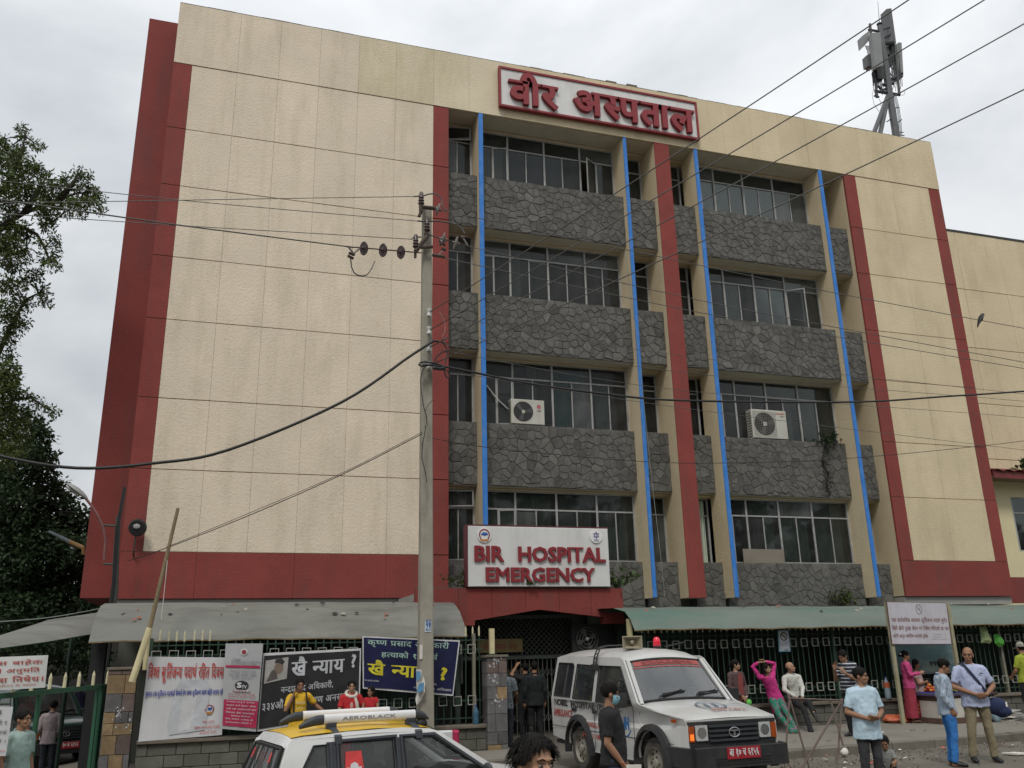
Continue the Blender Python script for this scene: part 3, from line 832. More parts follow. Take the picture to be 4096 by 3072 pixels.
# ------------------------------------------------------------------ awnings 
AWN = mat('grey_fibre_sheet', (.165, .167, .148), .75, .2, 1.6, stretch=(.35, 1, 1), bump=.2, bscale=7, dirt=((.075,.065,.05), 1.6, .7, (.35, 1.4, 1.4)))
AWG = mat('green_grey_fibre_sheet', (.135, .162, .138), .65, .14, 1.0, stretch=(.5, 1, 1), bump=.15, bscale=6, dirt=((.05,.14,.11), 1.1, .75, (.45, 1, 1)))
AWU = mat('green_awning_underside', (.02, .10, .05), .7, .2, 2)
TRIM = mat('awning_edge_trim', (.20, .14, .07), .8, .25, 6)
STEELG = mat('dark_green_steel', (.018, .045, .028), .55, .25, 5, dirt=((.06,.045,.03), 8, .35, (1,1,1)))
def awning(name, label, x0, x1, prof, m, under, ends=(), n=14):
    t = thing(name, label, 'awning', ((x0+x1)/2, prof[0][0], prof[0][1]))
    P = []
    for i in range(len(prof)-1):
        for k in range(4): P.append(tuple(lerp(a, b, k/4) for a, b in zip(prof[i], prof[i+1])))
    P.append(prof[-1])
    sh = MB(); ns = max(4, int((x1-x0)/.55)); rows = []
    for i in range(ns+1):
        x = lerp(x0, x1, i/ns)
        rows.append([V((x, y + .01*noise.noise(V((x*.8, z*2, 1))), z + .025*noise.noise(V((x*.55, y, 5))) + (.018 if i % 2 else 0)*(1 if k < 3 else .3))) for k, (y, z) in enumerate(P)])
    np_ = len(P)
    sh._add([p for r_ in rows for p in r_], [(i*np_+k, (i+1)*np_+k, (i+1)*np_+k+1, i*np_+k+1) for i in range(ns) for k in range(np_-1)])
    sh.build('sheet', m, t, smooth=True, recalc=False)
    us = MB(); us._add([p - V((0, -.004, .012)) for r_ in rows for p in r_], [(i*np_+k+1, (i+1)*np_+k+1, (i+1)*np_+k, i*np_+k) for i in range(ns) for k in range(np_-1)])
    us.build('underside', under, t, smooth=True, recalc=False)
    e_ = MB(); e_.tube([r_[0] - V((0, -.012, .014)) for r_ in rows], .013, 6); e_.build('edge_trim', TRIM, t)
    for x in [lerp(x0+.1, x1-.1, k/max(1, round((x1-x0)/1.8))) for k in range(max(1, round((x1-x0)/1.8))+1)]:
        MB().tube([(x, y+.03, z-.05) for y, z in P], .02, 6).build('rib', STEELG, t)
    for y, z in (P[len(P)//3], P[2*len(P)//3], P[-2]):
        MB().tube([(x0+.05, y+.02, z-.075), (x1-.05, y+.02, z-.075)], .018, 6).build('purlin', STEELG, t)
    return t
awning('barrel_awning', 'large grey barrel awning over the left fence', -2.33, 4.80, [(18.12, 2.205), (18.36, 2.47), (18.75, 2.74), (19.25, 2.92), (19.8, 2.99), (20.8, 3.01), (22.6, 2.96)], AWN, AWU)
awning('barrel_awning', 'long greenish awning over the right fence behind the hoarding', 8.33, 31.0, [(17.55, 2.255), (17.72, 2.48), (18.0, 2.66), (18.6, 2.77), (19.5, 2.79), (22.8, 2.78)], AWG, AWU)
# canopy over the yard, far left
yc = thing('yard_canopy', 'grey canopy sheet over the hospital yard at the far left', 'awning', (-5, 20, 2.2))
A = [at(*z1(-300, 440), Y=18.3), at(*z1(0, 388), Y=18.8), at(*z1(380, 335), Y=19.6), at(*z1(800, 262), Y=20.6)]
B = [at(*z1(-300, 470), Y=20.3), at(*z1(0, 318), Y=20.8), at(*z1(380, 165), Y=21.6), at(*z1(880, 92), Y=22.3)]
sh = MB(); rows = []
for i in range(13):
    t_ = i/12*3; k = min(2, int(t_)); a = A[k].lerp(A[k+1], t_-k); b = B[k].lerp(B[k+1], t_-k)
    rows.append([a.lerp(b, q/6) + V((0, 0, .16*math.sin(math.pi*q/6))) for q in range(7)])
sh._add([p for r_ in rows for p in r_], [(i*7+k, (i+1)*7+k, (i+1)*7+k+1, i*7+k+1) for i in range(12) for k in range(6)])
sh.build('sheet', AWN, yc, smooth=True, recalc=False)
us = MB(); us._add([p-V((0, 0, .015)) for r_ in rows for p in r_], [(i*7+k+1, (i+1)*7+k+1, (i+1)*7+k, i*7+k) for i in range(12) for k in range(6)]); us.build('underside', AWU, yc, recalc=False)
for i in (1, 4, 7, 10, 12):
    MB().tube([p - V((0, 0, .04)) for p in rows[i]], .025, 6).build('rib', STEELG, yc)
    MB().tube([rows[i][0]-V((0, 0, .06)), rows[i][3]-V((0, 0, .28)), rows[i][6]-V((0, 0, .06))], .018, 6).build('truss_bar', STEELG, yc)
for x, y in ((-3.2, 22.2), (-5.6, 21.8)): MB().tube([(x, y, -.6), (x, y, 2.6)], .045, 8).build('post', STEELG, yc)

# ------------------------------------------------------------------ fences
TIP = mat('cream_bar_tip', (.50, .46, .30), .7, .15, 6)
SQM = mat('pale_square_iron', (.30, .31, .27), .6, .25, 8)
BLOCK = mat('concrete_block', (.105, .103, .085), .95, .25, 2.2, bump=.5, bscale=35, bdist=.01, rnd=.2, dirt=((.05,.045,.035), 2, .5, (1,1,1)))
CAPM = mat('wall_cap', (.135, .115, .09), .93, .25, 3, bump=.4, bscale=30, bdist=.01, dirt=((.10,.045,.04), 2.5, .5, (1,1,1)))
bar_me = {}
def bar_mesh(h0, h1):
    k = (h0, h1)
    if k not in bar_me:
        mb = MB(); mb.tube([(0, 0, h0), (0, 0, h1-.20)], .013, 6); mb.mi = 1
        mb.tube([(0, 0, h1-.20), (0, 0, h1-.06), (0, 0, h1)], [.019, .019, .004], 6); bar_me[k] = mb.mesh('bar', [STEELG, TIP if h1 > 2.3 else STEELG])
    return bar_me[k]
sqm = MB()
for lo, hi in (((-.085, -.012, -.09), (.085, .012, -.076)), ((-.085, -.012, .076), (.085, .012, .09)), ((-.085, -.012, -.076), (-.071, .012, .076)), ((.071, -.012, -.076), (.085, .012, .076))): sqm.box(lo, hi)
SQ = sqm.mesh('square_ornament', SQM)
def fence(label, x0, x1, zb, zc, posts, sq0, rows=(1.94, .96)):
    t = thing('iron_fence', label, 'fence', ((x0+x1)/2, 18, zb))
    MB().box((x0, 17.90, zb-.3), (x1, 18.10, zc-.07)).build('wall_core', mat('wall_mortar', (.075, .07, .058), .95, .3, 4), t)
    MB().cbox((x0, 17.80, zc-.068), (x1, 18.16, zc), .012).build('wall_cap', CAPM, t)
    z = zb-.12; row = 0
    hts = [(zc-.068-z)/3]*3
    for h in hts:
        x = x0 + (0 if row % 2 else -.2)
        while x < x1:
            l = random.uniform(.32, .52); a, b = max(x, x0), min(x+l, x1)
            if b-a > .05: MB().cbox((a+.005, 17.862+random.uniform(-.008, .006), z+.005), (b-.005, 17.899, z+h-.005), .006).build('block', BLOCK, t)
            x += l
        z += h; row += 1
    for z in (zc+.12, rows[1], rows[0], 2.12):
        MB().box((x0, 17.988, z-.012), (x1, 18.012, z+.012)).build('rail', STEELG, t)
    for p in posts: 
        MB().box((p-.03, 17.965, zc), (p+.03, 18.03, 2.25)).build('post', STEELG if p < 14 and p != posts[-1] else mat('rusty_cream_post', (.17, .16, .12), .8, .3, 6), t)
    n = int((x1-x0-.1)/.15)
    for i in range(n+1):
        xb_ = x0+.06+i*.15; me = bar_mesh(zc, 2.40 if (xb_ < -.2 or xb_ > 4.6) else 2.19)
        o = link('bar', me, t); o.location = (x0+.06+i*.15, 18+random.uniform(-.004, .004), random.uniform(-.012, .012)); o.rotation_euler = (0, random.uniform(-.008, .008), random.uniform(0, 1))
    x = sq0
    while x < x1-.08:
        for z in rows:
            o = link('square_ornament', SQ, t); o.location = (x, 17.972, z+random.uniform(-.006, .006)); o.rotation_euler = (0, random.uniform(-.04, .04), 0)
        x += .30
    return t
fence('dark green iron fence with cream tips on a low block wall left of the entrance', -1.33, 5.12, -.05, .51, (-1.25, 4.9), -1.15)
fence('long dark green iron fence on a low block wall right of the entrance', 8.66, 27.0, .15, .645, (8.75, 13.6, 18.55, 22.0), 8.9)
SHADE = mat('dark_green_shade_sheet', (.012, .022, .016), .8, .35, 1.5)
bk = thing('shade_partition', 'dark green panel partition standing in the shade behind the right fence', 'partition', (15, 19.6, 0))  # green panels whose near-black tone puts the deep shade into the colour
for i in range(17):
    MB().box((8.9+i*1.0, 19.6+random.uniform(-.02, .02), .05), (9.89+i*1.0, 19.63, 2.5)).build('shade_sheet', mat('shade_green_%d' % (i % 3), [(.010, .018, .014), (.013, .034, .022), (.008, .010, .009)][i % 3], .7, .3, 2), bk)
bk2 = thing('shade_partition', 'dark sheet partition standing in for the shade behind the banners', 'partition', (2, 19.8, 0))  # dark sheets added here stand in for the shade under the awning
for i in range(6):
    MB().box((-1.2+i*1.02, 19.8+random.uniform(-.02, .02), -.1), (-.19+i*1.02, 19.83, 2.6)).build('shade_sheet', mat('shade_green_%d' % (i % 3), (.01, .02, .015)), bk2)

# stone-tiled gate pillars
TILEM = [mat('pillar_tile_slate', (.10, .095, .095), .8, .25, 5, bump=.3, rnd=.3, dirt=((.25,.25,.25), 6, .25, (1,1,1))), mat('pillar_tile_ochre', (.23, .16, .085), .85, .25, 6, bump=.3, rnd=.25, dirt=((.1,.07,.05), 7, .6, (1,1,1))), mat('pillar_tile_brown', (.11, .08, .07), .85, .25, 5, bump=.3, rnd=.25)]
def pillar(label, x0, x1, z0, z1, ochre, y0=17.72, y1=18.12):
    t = thing('gate_pillar', label, 'pillar', ((x0+x1)/2, (y0+y1)/2, z0))
    MB().box((x0+.02, y0+.02, z0-.3), (x1-.02, y1-.02, z1-.05)).build('core', MORT, t)
    MB().cbox((x0-.03, y0-.03, z1-.048), (x1+.03, y1+.03, z1), .008).build('cap', CAPM, t)
    z = z0-.25
    while z < z1-.06:
        h = min(random.uniform(.18, .36), z1-.05-z); x = x0
        while x < x1-.02:
            l = random.uniform(.12, .3); b = min(x+l, x1)
            if x1-b < .07: b = x1
            k = 1 if random.random() < ochre else (2 if random.random() < .3 else 0)
            MB().cbox((x+.004, y0+random.uniform(-.008, .004), z+.004), (b-.004, y0+.019, z+h-.004), .005).build('tile', TILEM[k], t)
            x = b
        MB().box((x0-.001, y0+.022, z+.004), (x0+.018, y1-.02, z+h-.004)).build('tile', TILEM[0], t)
        z += h
    return t
pillar('stone tiled gate pillar with ochre tiles beside the yard gate', -1.9, -1.42, -.15, 1.76, .2)
pp = pillar('grey stone tiled pillar left of the hospital entrance', 5.1, 5.52, -.08, 1.82, .1)
pillar('grey stone tiled pillar right of the entrance behind the ambulance', 8.18, 8.6, 0, 1.82, .1)
POSTC = mat('cream_painted_pipe', (.52, .46, .27), .6, .12, 4, dirt=((.2,.15,.08), 5, .4))
def topped_post(label, x, y, z0, z1):
    t = thing('cream_post', label, 'post', (x, y, z0)); MB().box((x-.05, y-.04, z0), (x+.05, y+.04, z1)).build('pipe', POSTC, t)
    MB().box((x-.08, y-.07, z0-.012), (x+.08, y+.07, z0+.02)).build('base_plate', STEELG, t)
topped_post('cream square post standing on the pillar left of the entrance', 5.26, 17.9, 1.825, 2.34)
topped_post('cream square post standing on the pillar right of the entrance', 8.37, 17.9, 1.825, 2.50)
# entrance gate leaf post
gp = thing('entrance_gate', 'dark green entrance gate leaf with one cream tip left of the ambulance', 'gate', (7.2, 17.9, 0))
MB().box((7.1, 17.86, -.05), (7.2, 17.94, 1.42)).build('post', STEELG, gp)
MB().tube([(7.15, 17.9, 1.42), (7.15, 17.9, 1.56), (7.15, 17.9, 1.63)], [.045, .045, .01], 10).build('post_tip', TIP, gp)
for k in range(9): MB().tube([(7.22+k*.11, 17.9+k*.02, .05), (7.22+k*.11, 17.9+k*.02, 1.35)], .013, 6).build('bar', STEELG, gp)
for z in (.1, .7, 1.3): MB().box((7.2, 17.885, z), (8.15, 18.06, z+.04)).build('rail', STEELG, gp)

# entrance behind the pillars: frame, lattice, folding gate
GREYG = mat('grey_green_post', (.085, .10, .085), .7, .2, 3)
LATT = mat('lattice_iron', (.10, .11, .095), .6, .25, 6)
en = thing('entrance_grille', 'dark entrance frame with diamond lattice and folding gate under the red canopy', 'grille', (6.9, 20.4, 0))
xa, xb = 5.15, 8.35
lt = MB(); z0, z1_ = 1.78, 2.62; st = .125
k = xa - (z1_-z0)
while k < xb:
    for s_ in (1, -1):
        p, q = ((k, z0), (k+z1_-z0, z1_)) if s_ > 0 else ((k, z1_), (k+z1_-z0, z0))
        if p[0] < xa: d = xa-p[0]; p = (xa, p[1]+s_*d)
        if q[0] > xb: d = q[0]-xb; q = (xb, q[1]-s_*d)
        if q[0] > p[0]: lt.tube([(p[0], 20.4+.01*s_, p[1]), (q[0], 20.4+.01*s_, q[1])], .011, 5)
    k += st
lt.build('lattice', LATT, en)
for lo, hi in (((xa, 20.36, 2.62), (xb, 20.46, 2.70)), ((xa, 20.36, 1.70), (xb, 20.46, 1.78)), ((5.1, 20.34, -.1), (5.22, 20.46, 2.7)), ((8.0, 20.34, -.1), (8.34, 20.46, 2.95)), ((5.2, 20.34, 1.2), (5.28, 20.46, 2.7))): MB().box(lo, hi).build('frame', GREYG, en)
fg = MB()
for i in range(15):
    x = 6.35+i*.11
    fg.box((x, 20.39, 0), (x+.018, 20.41, 1.70))
    for z in (.3, .8, 1.3): fg.tube([(x, 20.38, z), (x+.11, 20.38, z+.2)], .006, 4); fg.tube([(x, 20.38, z+.2), (x+.11, 20.38, z)], .006, 4)
fg.build('folding_gate', LATT, en)
bd = MB().box((5.62, 20.30, 1.86), (6.72, 20.33, 2.16)).build('name_board', mat('dim_yellow_board', (.22, .17, .07), .8), en)
lettering('आकस्मिक सेवा', (5.75, 20.299, 1.92), (.85, 0, 0), (0, 0, .17), .004, EMR, bd)
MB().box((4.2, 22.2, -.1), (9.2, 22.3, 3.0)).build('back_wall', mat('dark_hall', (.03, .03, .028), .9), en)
wf = thing('wall_fan', 'round fan in a dark opening right of the entrance grille', 'fan', (9.0, 19.9, 2.0))
c = at(*z3(905, 315), Y=19.9)
MB().box((c.x-.36, 19.98, c.z-.34), (c.x+.75, 20.02, c.z+.34)).build('opening', mat('fan_opening', (.02, .022, .02), .8), wf)
ringm = MB()
for rr in (.27, .2, .12): ringm.tube([(c.x+rr*math.cos(a_*math.pi/12), 19.9, c.z+rr*math.sin(a_*math.pi/12)) for a_ in range(25)], .008, 5)
ringm.build('guard', LATT, wf)
for q in range(4):
    a_ = q*math.pi/2+.4; MB().quad((c.x, 19.93, c.z), (c.x+.23*math.cos(a_-.3), 19.92, c.z+.23*math.sin(a_-.3)), (c.x+.25*math.cos(a_), 19.93, c.z+.25*math.sin(a_)), (c.x+.22*math.cos(a_+.3), 19.95, c.z+.22*math.sin(a_+.3))).build('blade', LATT, wf)
MB().ball((c.x, 19.91, c.z), .05).build('hub', SQM, wf)
gw = thing('entrance_side_wall', 'pale green side wall right of the entrance behind the fence', 'wall', (9.6, 20.2, 0))
MB().box((8.36, 20.1, 0), (10.6, 20.25, 2.74)).build('wall_face', mat('pale_green_wall', (.16, .19, .15), .9, .2, 1.5), gw)

# ------------------------------------------------------------------ utility pole and its hardware
PCON = mat('pole_concrete', (.285, .265, .215), .92, .16, 2.5, bump=.4, bscale=40, bdist=.008, dirt=((.11,.10,.08), 3, .6, (1, 1, .25)))
RUST = mat('rusty_steel', (.07, .05, .04), .8, .35, 8, bump=.2)
PORC = mat('brown_porcelain', (.055, .035, .035), .35, .2, 8)
PORG = mat('greyed_porcelain', (.16, .14, .13), .45, .25, 8)
PORW = mat('white_porcelain', (.5, .5, .48), .35, .1, 8)
ALW = mat('aluminium_wire', (.10, .098, .09), .5, .2, 5, metal=.3)
BLKW = mat('black_cable', (.018, .018, .018), .55, .2, 5)
up = thing('utility_pole', 'tall tapered concrete utility pole with insulators in front of the left wing', 'utility pole', (3.75, 17.35, -.1))
def sq(z, w_, x, y=17.35, c=.02): 
    h = w_/2; return [V((x+a, y+b, z)) for a, b in ((-h+c, -h), (h-c, -h), (h, -h+c), (h, h-c), (h-c, h), (-h+c, h), (-h, h-c), (-h, -h+c))]
ptop = at(1707, 838, Y=17.35)
MB().loft([sq(-.3, .31, 3.765), sq(2.5, .262, 3.755), sq(ptop.z, .195, ptop.x)]).build('shaft', PCON, up)
PY = 17.1
def pin(p, k=1.0, m=PORC, up_=(0, 0, 1), n=3):
    prof = [(.02, -.16)]
    for i in range(n): prof += [(.045, -.12+i*.07), (.075-.006*i, -.10+i*.07), (.05, -.06+i*.07)]
    prof += [(.05, .06+.03*n), (.03, .10+.03*n)]
    MB().lathe([(r_*k, h*k) for r_, h in prof], p, up_, 12).build('pin_insulator', m, up, smooth=50)
for q in ((1297, 250), (1395, 700), (1203, 980)): pin(at(*zi(*q), Y=PY), 1.0)
def strap(a, b, r=.03, name='bracket', m=RUST): MB().tube([a, b], r, 6).build(name, m, up)
Z_ = lambda x, y: at(*zi(x, y), Y=PY)
strap(Z_(1290, 330), Z_(1290, 470), .045); strap(Z_(1265, 370), Z_(1545, 400), .045); strap(Z_(1310, 430), Z_(1255, 540), .035)
strap(Z_(1200, 1130), Z_(1400, 870), .055); strap(Z_(1345, 830), Z_(1430, 840), .03); strap(Z_(1290, 1060), Z_(1490, 1050), .04, 'clamp_band'); strap(Z_(1200, 1080), Z_(1195, 1240), .03); strap(Z_(1395, 780), Z_(1395, 850), .02); strap(Z_(1205, 1050), Z_(1205, 1110), .02)
def sdisc(p, d, r=.148, m=PORC):
    d = V(d).normalized()
    MB().lathe([(.012, -.10), (.035, -.08), (.045, -.04), (r*.9, -.012), (r, .005), (r*.92, .018), (r*.55, .01), (.03, .03), (.02, .09)], p, d, 16).build('disc_insulator', m, up, smooth=50)
ZL = lambda x, y: at(*zi(x, y), Y=lerp(17.12, 16.35, (1300-x)/1270))
dL = (ZL(325, 1080)-ZL(955, 1145)).normalized()
for q in ((325, 1080), (650, 1110), (955, 1145)): sdisc(ZL(*q), dL)
strap(ZL(1300, 1155), ZL(60, 1050), .014, 'link_rod'); strap(ZL(30, 1045), ZL(140, 1060), .02, 'clamp', PORG); strap(ZL(60, 1055), ZL(150, 1170), .018, 'clamp', PORG); strap(ZL(260, 1070), ZL(140, 1170), .018, 'clamp', PORG); strap(ZL(70, 1155), ZL(160, 1190), .03, 'clamp'); strap(ZL(50, 1205), ZL(140, 1250), .03, 'clamp')
MB().tube([ZL(q_, r_) for q_, r_ in ((95, 1260), (110, 1390), (150, 1490), (220, 1535), (300, 1547), (370, 1530), (420, 1475), (465, 1390), (508, 1295))], .014, 6).build('wire_tail', ALW, up)
dR = (Z_(1890, 990)-Z_(1670, 920)).normalized()
for q, m_ in (((1668, 920), PORG), ((1885, 985), PORG)): sdisc(Z_(*q), -dR, .15, m_)
sdisc(Z_(1580, 415), (V((1, 0, -.25))), .145, PORG)
sdisc(Z_(1655, 985), V((.6, .2, -.5)), .1, PORC)
strap(Z_(1430, 850), Z_(2090, 1040), .014, 'link_rod'); strap(Z_(1540, 400), Z_(1660, 435), .02, 'link_rod'); strap(Z_(1485, 1190), Z_(1700, 1225), .035, 'clamp'); strap(Z_(1985, 860), Z_(2085, 1030), .02, 'clamp', PORG); strap(Z_(1975, 900), Z_(2075, 880), .025, 'clamp')
strap(Z_(1640, 1080), Z_(1720, 1110), .03, 'clamp'); strap(Z_(1670, 1120), Z_(1590, 1190), .015, 'clamp', PORG)
def jumper(pts, r=.014, m=ALW): MB().tube([Z_(*q) for q in pts], r, 6).build('jumper', m, up)
jumper([(1170, 195), (1240, 190), (1330, 185), (1420, 155), (1530, 145), (1600, 185), (1645, 245), (1655, 350), (1690, 415), (1740, 430)], .016)
jumper([(1230, 610), (1320, 620), (1400, 615), (1600, 615), (1750, 640), (1900, 670), (1990, 740), (2035, 830)], .018)
jumper([(1130, 925), (1170, 890), (1250, 885), (1300, 885)], .016)
SP = [at(1716, y, Y=17.12) for y in (1251, 1322, 1391, 1463)]
for p in SP:
    MB().lathe([(.02, -.085), (.05, -.08), (.055, -.05), (.035, -.02), (.035, .02), (.055, .05), (.05, .08), (.02, .085)], p, (0, 0, 1), 12).build('spool_insulator', PORW, up, smooth=50)
    strap(p + V((.0, .02, -.1)), p + V((0, .02, .1)), .014)
def loop(pts, r, m=BLKW): MB().tube([at(1600+x*.3015, 1200+y*.3014, Y=17.0) for x, y in pts], r, 6).build('cable_loop', m, up)
loop([(430, 540), (500, 545), (570, 570), (620, 640), (630, 720), (600, 840)], .016); loop([(455, 830), (480, 760), (560, 690), (650, 680)], .014); loop([(250, 860), (270, 830), (330, 820), (450, 840), (590, 880)], .02); loop([(250, 860), (290, 880), (400, 860), (600, 900)], .02); loop([(600, 900), (590, 960), (620, 1030), (660, 1040), (660, 990), (630, 930)], .018)
loop([(440, 910), (460, 900), (520, 915), (590, 905)], .04); loop([(340, 870), (300, 930), (270, 1060), (280, 1200), (310, 1400), (350, 1550), (360, 1660)], .01); loop([(430, 1330), (370, 1400), (330, 1480)], .008)
loop([(520, 160), (560, 230), (600, 330), (595, 430), (560, 490)], .012, mat('pink_wire', (.30, .13, .12), .6)); loop([(560, 520), (640, 500), (700, 520), (715, 570), (680, 615), (620, 590), (560, 540)], .012, ALW)
loop([(340, 1660), (330, 1760), (300, 1900), (290, 2100), (340, 2300), (355, 2420)], .009)
# paper pasted and hanging on the pole
PAPER = mat('torn_paper', (.55, .53, .48), .9, .12, 4); PAPB = mat('torn_paper_blue', (.10, .25, .42), .9, .3, 5)
po = thing('torn_poster', 'torn white and blue poster hanging off the left side of the utility pole', 'poster', at(*ze(80, 800), Y=17.1))
pm = MB(); pm2 = MB()
pts = [(40, 600), (100, 610), (118, 680), (135, 750), (130, 850), (95, 930), (45, 990), (30, 930), (45, 830), (40, 720)]
ctr = at(*ze(80, 800), Y=17.08)
ring = [at(*ze(x, y), Y=17.1+.05*math.sin(y*.05)) for x, y in pts]
pm._add(ring+[ctr], [(i, (i+1) % len(ring), len(ring)) for i in range(len(ring))]); pm.build('paper', PAPER, po, recalc=False)
for blob in ([(42, 625), (85, 630), (88, 690), (60, 720), (42, 730)], [(70, 760), (125, 745), (115, 830), (60, 860), (48, 830)]):
    pm2._add([at(*ze(x, y), Y=17.03) for x, y in blob], [tuple(range(len(blob)))])
pm2.build('print', PAPB, po, recalc=False)
lb = thing('pole_label', 'small pale blue label pasted high on the utility pole', 'poster', at(*ze(165, 150), Y=17.2))
A_, B_ = at(*ze(130, 210), Y=17.21), at(*ze(200, 92), Y=17.21)
MB().box((A_.x, 17.205, A_.z), (B_.x, 17.215, B_.z)).build('sheet', mat('pale_blue_label', (.42, .48, .52), .8), lb)
lettering('98', (A_.x+.02, 17.204, lerp(A_.z, B_.z, .52)), (.10, 0, 0), (0, 0, .13), .002, EMB, lb)
lettering('25', (A_.x+.02, 17.204, A_.z+.03), (.10, 0, 0), (0, 0, .13), .002, EMB, lb)
lb = thing('pole_label', 'white paper strip pasted on the left edge of the utility pole', 'poster', at(*ze(90, 420), Y=17.2))
A_, B_ = at(*ze(73, 498), Y=17.2), at(*ze(108, 345), Y=17.2)
MB().box((A_.x, 17.19, A_.z), (B_.x, 17.2, B_.z)).build('sheet', PAPER, lb)

# ------------------------------------------------------------------ wires
def wire(pts, r, label, m=ALW, group=None):
    """pts: (pixel x, pixel y, depth) places it hangs through"""
    P = [V(p) if len(p) == 3 and isinstance(p, V) else at(p[0], p[1], Y=p[2]) for p in pts]
    if len(P) > 2:       # smooth curve through the points
        Q = []
        for i in range(len(P)-1):
            p0, p1, p2, p3 = P[max(0, i-1)], P[i], P[i+1], P[min(len(P)-1, i+2)]
            for k in range(6):
                t = k/6; Q.append(.5*((2*p1) + (p2-p0)*t + (2*p0-5*p1+4*p2-p3)*t*t + (3*p1-p0-3*p2+p3)*t**3))
        Q.append(P[-1]); P = Q
    o = MB().tube(P, r, 6).build('overhead_wire' if r < .02 else 'overhead_cable', m, smooth=True)
    return tag(o, label, 'wire' if r < .02 else 'cable', group)
G1, G2, G3 = 'high wires running from the pole past the right wing', 'street wires climbing towards the upper right', 'thin wires leaving the pole to the left'
G4 = 'thin lower wires running from the pole to the right'
wire([(1657, 786, PY), (1000, 796, 17.2), (423, 806, 17.4), (-300, 815, 17.8)], .008, 'thin wire from the top insulator to the left, almost level', group=G3)
wire([(1676, 885, PY), (1366, 858, 17.1), (800, 808, 17.3), (395, 766, 17.4), (-300, 690, 17.8)], .008, 'thin wire leaving the second insulator and rising to the left', group=G3)
wire([(1646, 957, PY), (1366, 940, 17.1), (800, 907, 17.3), (340, 877, 17.4), (-300, 835, 17.8)], .008, 'thin wire from the third insulator to the left, lowest of the thin ones', group=G3)
wire([(1388, 986, 16.36), (1000, 937, 15.7), (617, 887, 15.1), (0, 798, 14.2), (-300, 755, 13.8)], .013, 'thicker wire from the string of three discs to the left', group=G3)
wire([(1774, 843, PY), (2601, 1019, 17.1), (3300, 1164, 17.1), (4096, 1313, 17.2), (4600, 1400, 17.3)], .009, 'uppermost wire sloping down to the right, with the bird on it', group=G1)
wire([(1872, 985, PY), (2732, 1187, 17.1), (3400, 1320, 17.1), (4096, 1449, 17.2), (4600, 1540, 17.3)], .009, 'middle of the three high wires sloping down to the right', group=G1)
wire([(1761, 1028, PY), (2732, 1237, 17.1), (3400, 1356, 17.1), (4096, 1474, 17.2), (4600, 1560, 17.3)], .009, 'lowest of the three high wires sloping down to the right', group=G1)
ends = [(3602, 0), (3903, 0), (4096, 75), (4096, 337)]
lab = ['street wire climbing past the left side of the rooftop mast', 'street wire crossing the middle of the rooftop mast', 'street wire crossing the foot of the rooftop mast', 'lowest street wire climbing past the right end of the parapet']
for p, e_, l in zip(SP, ends, lab):
    far = at(*e_, Y=8.5); d = far-p
    o = MB().tube([p + d*t + V((0, 0, -.10*math.sin(math.pi*min(1, t/1.5)))) for t in [k/14*1.5 for k in range(15)]], .0105, 6).build('overhead_wire', ALW, smooth=True)
    tag(o, l, 'wire', G2)
rl = [((1761, 1260), (2732, 1424), (4096, 1576)), ((1775, 1325), (2732, 1490), (4096, 1605)), ((1760, 1400), (2732, 1562), (4096, 1670)), ((1765, 1480), (2732, 1632), (4096, 1800))]
ll = ['first thin lower wire from the top white spool to the right', 'second thin lower wire from the white spool to the right', 'third thin lower wire running right below the other two', 'fourth and lowest thin wire running right to the lower band']
for (a, b, c_), l in zip(rl, ll): wire([(*a, 17.05), (*b, 17.4), (*c_, 18.0), (c_[0]+600, c_[1]+70, 18.3)], .006, l, group=G4)
wire([(1737, 1362, 17.0), (1640, 1425, 17.0), (1366, 1609, 17.0), (912, 1800, 17.0), (614, 1853, 17.0), (307, 1872, 17.0), (0, 1824, 17.0), (-300, 1740, 17)], .030, 'thick black cable sagging from the pole to the left', BLKW)
wire([(1690, 1460, 17.0), (1798, 1470, 17.0), (2107, 1532, 17.0), (2416, 1575, 17.0), (2732, 1602, 17.0), (3410, 1608, 17.0), (3780, 1586, 17.0), (4096, 1565, 17.0), (4500, 1530, 17)], .024, 'thick black cable sagging from the pole to the right', BLKW)
wire([(1690, 1735, 17.1), (1366, 1899, 18), (1000, 2060, 19), (663, 2193, 20.5), (514, 2243, 21.3)], .009, 'thin wire from the pole down to the red band at the left corner', BLKW)
wire([(1690, 1728, 17.1), (1366, 1893, 18), (1000, 2051, 19), (663, 2190, 20.5)], .006, 'second thin wire following the one down to the left corner', BLKW)
wire([(1729, 1753, 17.1), (1988, 1794, 17.3), (2540, 1844, 17.6), (2900, 1852, 17.8), (3386, 1834, 18), (3913, 1785, 18), (4200, 1750, 18)], .008, 'thin wire from the pole sagging across the lower spandrels to the right', BLKW)
wire([(2500, 1010, 21.5), (2540, 1300, 21.5), (2585, 1700, 21.5), (2605, 1900, 21.5), (2640, 2200, 21.5), (2662, 2420, 21.5)], .008, 'thin cable hanging down beside the second blue fin', mat('pale_cable', (.2, .22, .2), .6))
wire([(-50, 2490, 20.5), (200, 2470, 20.8), (450, 2425, 21.5)], .012, 'thin cable stretched above the yard canopy at the far left', mat('pale_cable', (.2, .22, .2), .6))

